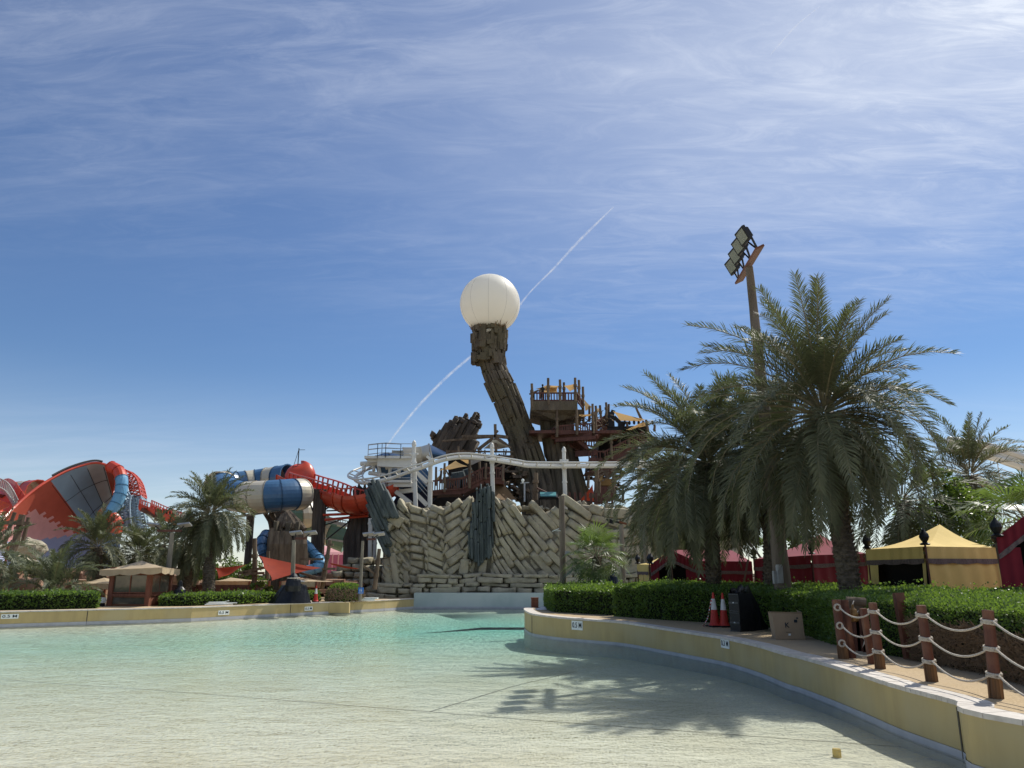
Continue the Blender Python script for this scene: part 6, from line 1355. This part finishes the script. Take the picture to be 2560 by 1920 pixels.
# cardboard box
cb = thing('cardboard_box', GD(*Q(1385, 963)), 'brown cardboard box with a black letter and open flaps in front of the hedge', 'box')
c0 = GD(*Q(1385, 963)); r0_ = GD(*Q(1890, 963)); l0 = GD(*Q(1240, 902)); e1 = (r0_ - c0); e2 = (l0 - c0); e2 = e2.normalized() * .5; n1_ = Vector((e1.y, -e1.x, 0)).normalized(); hz = .62; th = Vector((-.05, 0, hz))
o = Vector((0, 0, .005)); A = c0 + o; B = c0 + e1 + o; Cc = c0 + e1 + e2 + o; D_ = c0 + e2 + o; tA, tB, tC, tD = A + th, B + Vector((-.03, 0, hz - .02)), Cc + Vector((-.03, 0, hz)), D_ + Vector((-.06, 0, hz + .01))
mb = MB(); mb.add([A, B, Cc, D_, tA, tB, tC, tD], [(0, 3, 2, 1), (0, 1, 5, 4), (1, 2, 6, 5), (2, 3, 7, 6), (3, 0, 4, 7)]); mb.build('carton', M['card'], cb)
mb = MB()
for a, b, d in ((tA, tB, Vector((0, -.02, .035))), (tD, tA, Vector((-.05, 0, .02))), (tB, tC, Vector((.0, .05, .05)))): mb.add([a, b, b + d, a + d, a + Vector((0, 0, .004)), b + Vector((0, 0, .004))], [(0, 1, 2, 3)])
mb.add([tA, tB, tB + Vector((-.1, .22, -.03)), tA + Vector((.1, .22, -.02))], [(0, 1, 2, 3)]); mb.add([tD, tC, tC + Vector((-.1, -.2, -.04)), tD + Vector((.1, -.2, -.03))], [(0, 1, 2, 3)]); mb.build('flap', M['card'], cb)
ang = math.atan2(e1.y, e1.x); fc = A.lerp(B, .45) + Vector((-.03, 0, .33)) + n1_ * .012; text_mesh('K', .17, fc, (math.radians(90), 0, ang), M['ink'], cb)
mb = MB(); mb.box(A.lerp(B, .47) + Vector((-.012, 0, .17)) + n1_ * .006, (.14, .004, .008), rz=ang); mb.box(A.lerp(B, .76) + Vector((-.03, 0, .43)) + n1_ * .006, (.08, .004, .07), rz=ang); mb.box(A.lerp(B, .82) + Vector((-.03, 0, .50)) + n1_ * .006, (.05, .004, .03), rz=ang); mb.build('printed_marks', M['ink'], cb)
mb = MB(); mb.box(A.lerp(B, .49) + Vector((-.012, 0, .115)) + n1_ * .006, (.055, .005, .045), rz=ang); mb.build('sticker', M['signwhite'], cb)
# on the tip of the deck
def planter(b, sx, sy, sz, label):
    mb = MB(); n = 6
    for k in range(n): z = sz * (k + .5) / n; mb.box(b + Vector((0, 0, z)), (sx * (1 if k % 2 else .97), sy * (1 if k % 2 else .97), sz / n * .92))
    mb.box(b + Vector((0, 0, sz + .015)), (sx * 1.08, sy * 1.08, .03)); return mb.build('wooden_bollard_box', M['kioskwood'], origin=b, top=(label, 'box'))
planter(GD(1337, 1519), .32, .32, .40, 'small red-brown wooden box on the tip of the curved deck')
def heap(b, rx, ry, hz, m, label, name, cat, seed):
    def f(u, v): a = u * 6.2832; r = v; return b + Vector((math.cos(a) * rx * r, math.sin(a) * ry * r, max(0, hz * (1 - r * r) * (.7 + .6 * mnoise.noise(Vector((math.cos(a) * r * 3, math.sin(a) * r * 3, seed))))) + .01))
    mb = MB(); mb.sheet(f, 28, 10); return mb.build(name, m, origin=b, top=(label, cat))
heap(GD(1372, 1524), .62, .42, .16, mat('crumpled_plastic', (.62, .62, .60), (.45, .45, .45), 8, .4, .6), 'crumpled translucent plastic sheet on the tip of the curved deck', 'plastic_sheet', 'sheet', 3)
mb = MB(); b = GD(1386, 1520); mb.tube([b, b + Vector((0, 0, .42))], .022, 8); mb.build('marker_rod', M['signwhite'], origin=b, top=('thin white rod standing beside the crumpled plastic', 'rod'))
# things standing on or by the rounded hedge
t = thing('floodlight', W(1416, 1467, 35.5), 'small black and white floodlight lying on the rounded hedge top', 'floodlight'); mb = MB(); c = W(1412, 1466, 35.5); mb.box(c, (.34, .25, .08), rz=.2); mb.tube([c, c + Vector((.2, 0, .12))], .03, 6); mb.build('housing', M['black'], t); mb = MB(); mb.box(c + Vector((.28, 0, .03)), (.3, .2, .03), rz=-.2); mb.build('reflector', M['signwhite'], t)
t = thing('rubbish_bag', W(1533, 1460, 36.5), 'dark blue upright bag behind the rounded hedge', 'bag'); mb = MB(); b = W(1533, 1470, 36.5); mb.lathe(b, [(.2, 0), (.27, .1), (.25, .35), (.2, .5), (.1, .56), (.04, .6)], 12); mb.build('sack', mat('navy_plastic', (.02, .035, .09), rough=.4), t); mb = MB(); mb.tube([b + Vector((-.05, 0, .56)), b + Vector((.1, 0, .68)), b + Vector((.18, 0, .58))], .02, 5); mb.build('tie', M['signblue'], t)
# posts in front of the cliff
def lamp(px0, py0, px1, py1, Y, label, r=.13, heads=((-.9, 0), (.9, 0)), z0=.68, wood='lampwood', grp='lamp posts around the pool'):
    b = W(px0, py0, Y); b.z = z0; tp_ = W(px1, py1, Y); t = thing('lamp_post', b, label, 'lamp post', grp); mb = MB(); mb.tube([b, b.lerp(tp_, .5), tp_], [r, r * .9, r * .8], 12); mb.build('pole', M[wood], t)
    mb = MB(); 
    if heads: mb.beam(tp_ + Vector((min(h[0] for h in heads) * .8, 0, .1)), tp_ + Vector((max(h[0] for h in heads) * .8, 0, .1)), .1, .12)
    mb.build('crossarm', M['redwood'], t) if heads else None
    for hx, hz_ in heads:
        mb = MB(); c = tp_ + Vector((hx, 0, .42 + hz_)); mb.box(c, (.68, .42, .09), M=Matrix.Rotation(.12 if hx < 0 else -.12, 3, 'Y') @ Matrix.Rotation(-.35, 3, 'X')); lh_ = mb.build('lamp_head', M['steel'], t); mb = MB(); mb.beam(c, tp_ + Vector((hx * .6, 0, .1)), .05); mb.build('bracket', M['darkmetal'], lh_)
    return t
lamp(*Z1(1435, 1345), *Z1(1488, 800), 43.5, 'tall pale lamp post with two flat heads right of the kiosk', .15, ((-1.05, 0), (.65, 0)))
lamp(*Z2(1140, 1410), *Z2(1157, 866), 45.5, 'lamp post with twin flat heads in front of the rock tower', .14, ((.1, 0), (.95, 0)))
lamp(*Z2(1727, 1370), *Z2(1752, 872), 49, 'slim lamp post with twin heads carrying the blue sign', .11, ((.35, 0), (1.0, 0)))
pc = lamp(1408, 1458, 1404, 1240, 38.5, 'thick dark timber post standing before the cliff left of the fan palm', .17, (), wood='polewood')
mb = MB(); c = W(1418, 1382, 38.3); mb.box(c, (.22, .1, .16)); mb.beam(W(1410, 1384, 38.4), W(1434, 1386, 38.3), .03); mb.build('junction_box', M['steel'], pc)
mb = MB(); mb.box(W(1389, 1325, 38.3), (.34, .18, .03), M=Matrix.Rotation(-.4, 3, 'Y')); mb.beam(W(1385, 1327, 38.3), W(1402, 1327, 38.4), .03); mb.build('lamp_head', M['signwhite'], pc)
for (a, b, c_, d, Y, lb) in ((1559, 1458, 1553, 1312, 40, 'timber pole with black floodlight arm between cliff and fan palm'), (1618, 1440, 1611, 1322, 42, 'short timber pole with black fitting left of the crimson tent gable')):
    q = lamp(a, b, c_, d, Y, lb, .14, (), wood='lampwood'); mb = MB(); tpp = W(c_, d, Y)
    if Y == 40:
        mb.beam(W(1517, 1300, Y), W(1556, 1308, Y), .08, .1); mb.beam(W(1522, 1302, Y), W(1535, 1306, Y), .12, .2); mb.box(W(1556, 1386, Y - .2), (.26, .3, .12)); mb.build('floodlight_arm', M['black'], q); mb = MB(); mb.beam(W(1548, 1305, Y), W(1566, 1310, Y), .12, .1); mb.build('crossarm', M['orangewood'], q)
    else: mb.box(tpp, (.5, .2, .12)); mb.box(tpp + Vector((-.2, 0, .1)), (.16, .12, .2)); mb.build('fitting', M['black'], q)
# ---------------------------------------------------------------- kiosk and far bank objects
YK = 41.5
k = thing('lifeguard_kiosk', W(*Z1(1120, 1445), YK), 'red-brown timber kiosk with large windows under a beige fabric roof', 'kiosk')
zb = .66; K = lambda x, y, Y=YK: W(*Z1(x, y), Y)
x0, x1, x2 = K(950, 1400).x, K(1300, 1400).x, K(1425, 1400, 43.4).x; zt_ = K(1000, 1118).z; F0, F1, S1 = Vector((x0, YK, 0)), Vector((x1, YK - .35, 0)), Vector((x2 + .15, YK + 1.9, 0)); B0 = F0 + (S1 - F1)
def vp(p, z): return Vector((p.x, p.y, z))
zh = [zb, K(1000, 1445).z, K(1000, 1345).z, K(1000, 1325).z, K(1000, 1165).z, zt_]
mb = MB()
for p in (F0, F1, S1, B0): mb.beam(vp(p, zb), vp(p, zt_ + .1), .24, .24)
for a, b in ((F0, F1), (F1, S1), (S1, B0), (B0, F0)):
    mb.beam(vp(a, (zh[4] + zt_) / 2 + .03), vp(b, (zh[4] + zt_) / 2 + .03), .10, zt_ - zh[4] + .05); mb.beam(vp(a, (zh[2] + zh[3]) / 2 - .02), vp(b, (zh[2] + zh[3]) / 2 - .02), .16, .12)
mb.build('timber_frame', M['kioskwood'], k)
mb = MB(); mb.beam(vp(F1, (zb + zh[3]) / 2), vp(S1, (zb + zh[3]) / 2), .06, zh[3] - zb)
mb.beam(vp(B0, (zb + zt_) / 2), vp(S1, (zb + zt_) / 2), .06, zt_ - zb); mb.build('wall', M['kioskwood'], k)
for a, b, za, zb_ in ((F0, F1, zh[3], zh[4]), (F1, S1, zh[3], zh[4])):
    mb = MB(); mb.beam(vp(a.lerp(b, .05), (za + zb_) / 2), vp(a.lerp(b, .95), (za + zb_) / 2), .03, zb_ - za - .05); wn = mb.build('window', M['glass'], k)
    mb = MB(); off = Vector((0, -.03, 0)); mb.beam(vp(a.lerp(b, .5), za) + off, vp(a.lerp(b, .5), zb_) + off, .05); mb.beam(vp(a.lerp(b, .06), za + .04) + off, vp(a.lerp(b, .94), za + .04) + off, .05); mb.build('window_frame', M['kioskwood'], wn)
mb = MB(); a, b = F0.lerp(F1, .06), F0.lerp(F1, .94); mb.beam(vp(a, (zb + zh[2]) / 2), vp(b, (zb + zh[2]) / 2), .03, zh[2] - zb - .1); lw_ = mb.build('lower_window', M['glass'], k)
mb = MB(); 
for z in (zb + .06, zh[2] - .05): mb.beam(vp(a, z) + Vector((0, -.03, 0)), vp(b, z) + Vector((0, -.03, 0)), .06, .07)
for q in (a, b): mb.beam(vp(q, zb) + Vector((0, -.03, 0)), vp(q, zh[2]) + Vector((0, -.03, 0)), .06)
mb.build('window_frame', M['orangewood'], lw_)
ap = K(1225, 1042, 42.6); e = [K(862, 1122, 41.2), K(1405, 1100, 40.2), K(1560, 1118, 43.5), K(1010, 1120, 45)]
mb = MB()
for a, b in zip(e, e[1:] + e[:1]): roof_face(mb, a, b, ap, .06)
mb.build('fabric_roof', M['beigecan'], k, smooth=True); mb = MB()
for a, b in ((e[0], e[1]), (e[1], e[2])): band(mb, a, b, 0, -.26, .08, .0)
mb.build('valance', M['beigecan'], k)
for (x, c) in ((1100, M['sky_blue']), (1160, M['black'])):
    pass
def canopy(zf, L, Rr, ap_, Y, zg, label, m='beigecan', dep=2.6, post_m='kioskwood'):
    a, b = W(*zf(*L), Y), W(*zf(*Rr), Y - .1); c = Vector((b.x + .5, Y + dep, b.z)); d = Vector((a.x + .5, Y + dep, a.z)); apx = W(*zf(*ap_), Y + dep / 2); t = thing('shade_canopy', Vector((a.x, Y, zg)), label, 'canopy'); mb = MB()
    for p, q in ((a, b), (b, c), (c, d), (d, a)): roof_face(mb, p, q, apx, .05)
    mb.build('fabric_roof', M[m], t, smooth=True); mb = MB(); band(mb, a, b, 0, -.3, .03, 0); mb.build('valance', M[m], t)
    for p in (a, b, c, d): mb = MB(); mb.tube([Vector((p.x, p.y, zg)), p], .08, 8); mb.build('post', M[post_m], t)
    return t
canopy(Z1, (640, 1238), (955, 1240), (900, 1190), 46, .66, 'low beige shade canopy left of the timber kiosk')
canopy(Z2, (455, 1218), (775, 1218), (610, 1188), 53, .66, 'dim beige shade canopy below the small red sail')
canopy(Z2, (1042, 1222), (1352, 1222), (1200, 1182), 50, .66, 'beige shade canopy under the large red sail')
canopy(Z1, (-80, 930), (70, 905), (-10, 880), 58, 1.5, 'pale awning at the far left edge beside the tied timber posts', m='whitesail')
# red sails and their tied posts
sp_ = [Z2(850, 1000), Z2(1130, 1082), Z2(1395, 1105), Z2(965, 1215)]
sail([W(*sp_[0], 52), W(*sp_[2], 52), W(*sp_[3], 49), W(*Z2(900, 1100), 49.5)], .10, .25, M['redsail'], top=('large triangular red shade sail stretched in front of the rock tower', 'shade sail', 'red shade sails'))
sail([W(*Z2(470, 1105), 54), W(*Z2(745, 1078), 52), W(*Z2(620, 1150), 51), W(*Z2(505, 1200), 52)], .14, .2, M['redsail'], top=('smaller red shade sail right of the full date palm trunk', 'shade sail', 'red shade sails'))
sail([W(*Z2(1455, 1058), 54), W(*Z2(1720, 1112), 54), W(*Z2(1700, 1118), 56), W(*Z2(1480, 1078), 56)], .06, .1, M['redsail'], top=('thin edge-on red shade sail before the boulder wall', 'shade sail', 'red shade sails'))
def tied(a, b, Y, r, label, extra=()):
    p, q = W(*a, Y), W(*b, Y); p.z = max(.6, p.z); mb = MB(); post(mb, p, q, r); 
    for x0, y0, x1, y1 in extra: mb.beam(W(x0, y0, Y - .2), W(x1, y1, Y - .2), r * .9)
    mb.build('tied_post', M['wood'], origin=p, top=(label, 'post'))
tied(Z2(815, 1300), Z2(818, 850), 51, .18, 'dark lashed timber post between the two red sails', ((Z2(720, 1155) + Z2(900, 1150)), (Z2(680, 1150) + Z2(940, 1095))))
tied(Z2(1400, 1290), Z2(1470, 865), 52, .15, 'leaning lashed timber post with short crossbars right of the red sail', ((Z2(1400, 1115) + Z2(1520, 1112)), (Z2(1435, 905) + Z2(1500, 905)), (Z2(1210, 1030) + Z2(1410, 1030)), (Z2(1150, 1130) + Z2(1390, 1200))))
tied(Z2(1855, 1290), Z2(1895, 940), 53, .15, 'leaning lashed timber post at the left foot of the cliff', ((Z2(1760, 1090) + Z2(1850, 1150)),))
tied(Z2(935, 1200), Z2(935, 960), 54, .14, 'short weathered post beside the blue pipe slide')
tied(Z1(100, 1010), Z1(195, 645), 54, .26, 'thick middle post of the lashed timber cluster at far left', ((Z1(20, 715) + Z1(265, 722)),))
tied(Z1(35, 900), Z1(128, 625), 55, .15, 'slim left post of the lashed timber cluster at far left')
tied(Z1(190, 915), Z1(247, 668), 55, .15, 'slim right post of the lashed timber cluster at far left')
tied(Z1(85, 1285), Z1(130, 990), 53, .2, 'pale thin post below the lashed timber cluster')
tied(Z1(130, 1285), Z1(150, 1160), 53, .16, 'short pale post right of the thin one at far left')
sail([W(*Z1(148, 985), 54), W(*Z1(352, 1050), 54), W(*Z1(300, 1062), 52), W(*Z1(140, 1058), 52)], .12, .1, M['whitesail'], top=('small cream shade sail behind the young stemless palm', 'shade sail'))
def boulder(b, r, label, seed, m='rock', sq=.7):
    mb = MB(); rr = random.Random(seed)
    def f(u, v):
        a = u * 6.2832; e = (v - .5) * 3.1416; d = Vector((math.cos(a) * math.cos(e), math.sin(a) * math.cos(e), math.sin(e))); s = r * (1 + .35 * mnoise.cell(d * 1.8 + Vector((seed, 0, 0))) * .4 + .25 * mnoise.noise(d * 1.6 + Vector((seed, 3, 0)))); return b + Vector((d.x * s, d.y * s, d.z * s * sq))
    mb.sheet(f, 14, 8); return mb.build('boulder', M[m], origin=b, top=(label, 'boulder'))
pinkrock = M['pinkrock'] = mat('pinkish_rock', (.36, .22, .15), (.24, .15, .10), 1.5, .95, .6, 5)
boulder(W(*ZL(500, 690), 48), .85, 'pinkish boulder behind the left hedge', 1, 'pinkrock'); boulder(W(*ZL(660, 720), 49), .7, 'smaller pinkish boulder right of the other behind the left hedge', 2, 'pinkrock'); boulder(W(*Z1(215, 950), 60), 1.3, 'tan boulder perched beside the lashed post cluster', 4, 'rock'); boulder(W(*ZL(20, 620), 52), .9, 'sunlit pink boulder at the far left edge', 6, 'pinkrock')
# rockwork filling the far left bank
rf = MB()
for i in range(150):
    px = U(-60, 930); Y = U(58, 66); py = U(1425, 1482) + (15 if px > 600 else 0); L, hh = U(14, 34), U(6, 13); q = [(px - L, py - hh), (px + L, py - hh * U(.6, 1)), (px + L * .9, py + hh), (px - L * .95, py + hh)]
    rf.cblock([wx(a, b, Y) for a, b in q], Y, Y + 1.5, .2)
a_, b_ = W(-80, 1440, 67), W(930, 1440, 67); rf.box(((a_.x + b_.x) / 2, 68, 1.0), (b_.x - a_.x, 1.0, 1.6)); rf.build('low_rockwork', M['pinkrock'], origin=(a_.x, 66, .6), top=('low brown artificial rockwork behind the left bank palms and canopies', 'rock wall'))
# small things on the left coping
def LGd(px, py): return G(px, py, .67)
cone(LGd(*Z8(940, 818)) + Vector((0, .4, 0)), .95, 'lone sunlit traffic cone on the far left bank by the round bush')
mb = MB()
for i in range(7): a = LGd(*Z2(370 + i * 12, 1434 - i * 1.5)) + Vector((0, .25 + .05 * i, .05 + .05 * (i % 3))); mb.tube([a, a + Vector((U(.7, 1.6), U(-.1, .3), U(-.02, .06)))], .028, 8)
mb.build('white_pipes', M['signwhite'], origin=LGd(*Z2(500, 1430)), top=('loose pile of white plastic pipes on the far left coping', 'pipes'))
p = LGd(*Z8(1400, 803)) + Vector((0, .35, 0)); planter(p, .42, .4, .42, 'left of two small wooden boxes in front of the rounded bush'); p = LGd(*Z8(1545, 797)) + Vector((0, .35, 0)); planter(p, .42, .4, .42, 'right of two small wooden boxes in front of the rounded bush')
p = LGd(*Z8(1660, 795)); mb = MB(); mb.box(p + Vector((.3, .4, .06)), (1.3, .5, .10), rz=.05); mb.box(p + Vector((.6, .45, .15)), (1.1, .45, .07), rz=-.06); mb.build('white_slabs', M['signwhite'], origin=p, top=('two stacked white slabs on the coping below the blue sign', 'slabs'))
p = LGd(*Z8(780, 815)); mb = MB(); mb.box(p + Vector((0, .35, .04)), (.6, .4, .07)); mb.tube([p + Vector((0, .35, .1)), p + Vector((0, .35, .55))], .03, 6); mb.build('white_stand', M['signwhite'], origin=p, top=('low white plastic base with short rod left of the lone cone', 'base'))
tb = thing('tarpaulin_heap', LGd(*Z8(470, 830)), 'black sheeting draped over equipment beside a lamp post on the far bank', 'tarpaulin'); b = LGd(*Z8(470, 838)) + Vector((0, .9, 0)); mb = MB()
mb.sheet(lambda u, v: b + Vector((math.cos(u * 6.28) * (1.15 - .55 * v) + .25 * v, math.sin(u * 6.28) * (.7 - .3 * v), 1.12 * v - .0)) + Vector((.08 * math.sin(u * 44) * (1 - v), .06 * math.sin(u * 37), 0)) if v < 1 else b + Vector((.3, 0, 1.15)), 60, 8); mb.build('sheet', M['blacksheet'], tb)
mb = MB(); mb.sheet(lambda u, v: b + Vector((.3 + math.cos(u * 6.28) * .55 * math.sin(v * 3.14), math.sin(u * 6.28) * .5 * math.sin(v * 3.14), 1.12 + .08 * (1 - v) * 2)), 14, 5); mb.build('pale_lid', M['steel'], tb)
bg_ = thing('bagged_fitting', W(*Z8(600, 560), 44.7), 'black plastic bag tied over a fitting on the middle lamp post', 'bag'); c = W(*Z8(598, 640), 44.7); mb = MB(); mb.lathe(c, [(.42, 0), (.46, .3), (.40, .62), (.22, .85), (.05, 1.02)], 10); mb.build('bag', M['blacksheet'], bg_); mb = MB(); mb.tube([c + Vector((math.cos(a / 10 * 6.28) * .35, math.sin(a / 10 * 6.28) * .35, .72)) for a in range(10)], .03, 5, closed=True); mb.build('tie', M['rope'], bg_)
bg_ = thing('bagged_fitting', W(*Z1(1545, 1400), 42), 'black plastic bag tied over a short post right of the kiosk', 'bag'); c = W(*Z1(1545, 1400), 42); mb = MB(); mb.lathe(c, [(.28, 0), (.34, .3), (.28, .62), (.12, .8), (.1, 1.05), (.03, 1.1)], 10); mb.build('bag', M['blacksheet'], bg_); mb = MB(); mb.tube([Vector((c.x, c.y, .66)), c], .07, 8); mb.build('post', M['wood'], bg_)
sg_ = thing('blue_sign', W(*Z8(1705, 680), 48.6), 'small square blue information sign on the slim lamp post', 'sign'); c = W(*Z8(1706, 628), 48.6); s_ = (W(*Z8(1750, 628), 48.6) - W(*Z8(1664, 628), 48.6)).length; mb = MB(); mb.box(c, (s_, .05, s_ * 1.15)); mb.build('panel', M['signblue'], sg_)
mb = MB()
for dx in (-.14, .15):
    cc = c + Vector((dx * s_ / .5, -.035, 0)) * .5 if False else c + Vector((dx * s_, -.035, .02)); mb.box(cc + Vector((0, 0, -.02)), (s_ * .13, .01, s_ * .34)); mb.lathe(cc + Vector((0, 0, s_ * .22)), [(.001, -.01), (s_ * .07, 0), (.001, .01)], 10, axis=(0, 1, 0))
mb.box(c + Vector((0, -.035, -s_ * .42)), (s_ * .8, .01, s_ * .06)); mb.build('pictogram', M['signwhite'], sg_)
wc = thing('white_cabinet', W(*ZL(2000, 1110), 41), 'small white cabinet with dark slot between hedge and kiosk', 'cabinet'); c = W(*ZL(2000, 950), 41); mb = MB(); mb.box(c, (.36, .3, .26)); mb.build('body', M['signwhite'], wc); mb = MB(); mb.box(c + Vector((0, -.16, 0)), (.16, .02, .06)); mb.box(c + Vector((0, 0, -.5)), (.3, .26, .7)); mb.build('stand', M['black'], wc)
# rope barrier on the far bank
rb = thing('rope_barrier', W(*Z2(400, 1345), 46), 'scalloped white rope barrier on short posts behind the olive hedge', 'barrier'); ps = [Z2(40, 1345), Z2(210, 1345), Z2(390, 1330), Z2(575, 1326), Z2(730, 1326), Z2(890, 1324)]; mb = MB(); mp_ = MB()
for a, b in zip(ps, ps[1:]):
    A_, B_ = W(*a, 46), W(*b, 46); mb.tube([A_.lerp(B_, i / 8) + Vector((0, 0, -.6 * (i / 8) * (1 - i / 8))) for i in range(9)], .045, 6)
mb.build('rope', M['signwhite'], rb)
for a in ps: A_ = W(*a, 46); mp_ = MB(); mp_.tube([Vector((A_.x, 46, .66)), A_ + Vector((0, 0, .08))], .06, 8); mp_.build('post', M['wood'], rb)
# red timber fence line on the bank
mb = MB(); a, b = W(*Z1(1440, 1330), 50), W(*Z2(840, 1320), 50); balus(mb, Vector((a.x, 50, .66)), Vector((b.x, 50, .66)), .9, .4, .3); mb.build('timber_fence', M['redwood'], origin=(a.x, 50, .66), top=('low red-brown timber fence behind the rope barrier', 'fence'))
# submerged inlet cap near the camera
p = GF(2093, 1893); mb = MB(); mb.lathe(Vector((p.x, p.y, zfloor(p.y) - .02)), [(.055, 0), (.055, .11), (.05, .125), (.01, .125)], 18); mb.build('water_jet_cap', M['tentyel'], origin=p, top=('small yellow water jet cap standing in the shallow water at the bottom right', 'pool fitting'))
# contrail: soft tubes of ice crystals, high and far beyond everything
def contrail_mat():
    m = bpy.data.materials.new('ice_trail'); m.use_nodes = True; nt = m.node_tree; N = nt.nodes; L = nt.links; N.clear(); out = N.new('ShaderNodeOutputMaterial'); tr = N.new('ShaderNodeBsdfTransparent'); df = N.new('ShaderNodeBsdfDiffuse'); df.inputs[0].default_value = (.95, .95, .95, 1); tl = N.new('ShaderNodeBsdfTranslucent'); tl.inputs[0].default_value = (.95, .95, .95, 1); mx = N.new('ShaderNodeMixShader'); m2 = N.new('ShaderNodeMixShader'); m2.inputs[0].default_value = .6
    L.new(df.outputs[0], m2.inputs[1]); L.new(tl.outputs[0], m2.inputs[2]); tc = N.new('ShaderNodeTexCoord'); n = N.new('ShaderNodeTexNoise'); n.inputs['Scale'].default_value = .035; n.inputs['Detail'].default_value = 8; n.inputs['Roughness'].default_value = .7; L.new(tc.outputs['Object'], n.inputs[0]); r = N.new('ShaderNodeMapRange'); r.inputs[1].default_value = .32; r.inputs[2].default_value = .62; L.new(n.outputs[0], r.inputs[0])
    lw = N.new('ShaderNodeLayerWeight'); lw.inputs[0].default_value = .5; inv = N.new('ShaderNodeMath'); inv.operation = 'SUBTRACT'; inv.inputs[0].default_value = 1; L.new(lw.outputs['Facing'], inv.inputs[1]); ml = N.new('ShaderNodeMath'); ml.operation = 'MULTIPLY'; L.new(inv.outputs[0], ml.inputs[0]); L.new(r.outputs[0], ml.inputs[1]); m3 = N.new('ShaderNodeMath'); m3.operation = 'MULTIPLY'; m3.inputs[1].default_value = .30; L.new(ml.outputs[0], m3.inputs[0])
    L.new(m3.outputs[0], mx.inputs[0]); L.new(tr.outputs[0], mx.inputs[1]); L.new(m2.outputs[0], mx.inputs[2]); L.new(mx.outputs[0], out.inputs[0]); return m
CM = contrail_mat()
def contrail(pts, label):
    Yc = 3600; mb = MB(); P_ = smooth_path([W(x, y, Yc) for x, y, r in pts], 10); rr = [.68 * interp(list(range(len(pts))), [p[2] for p in pts], i / 10) * (1 + .25 * mnoise.noise(Vector((i * .6, 0, 0)))) for i in range(len(P_))]; mb.tube(P_, rr, 14, cap=False); mb.build('contrail', CM, origin=P_[0], smooth=True, top=(label, 'contrail', 'broken pieces of one aircraft trail'))
contrail([(962, 1122, 5), (1000, 1070, 9), (1060, 1000, 11), (1120, 940, 12), (1183, 886, 10)], 'white aircraft trail below left of the giant ball down to the slides')
contrail([(1300, 762, 11), (1330, 725, 6), (1385, 670, 9), (1440, 610, 12), (1490, 560, 10), (1534, 517, 3)], 'white aircraft trail rising right of the giant ball')
contrail([(1925, 138, 3), (1965, 92, 7), (1995, 60, 5), (2050, 15, 3)], 'short dotted aircraft trail high at the upper right among the cirrus')
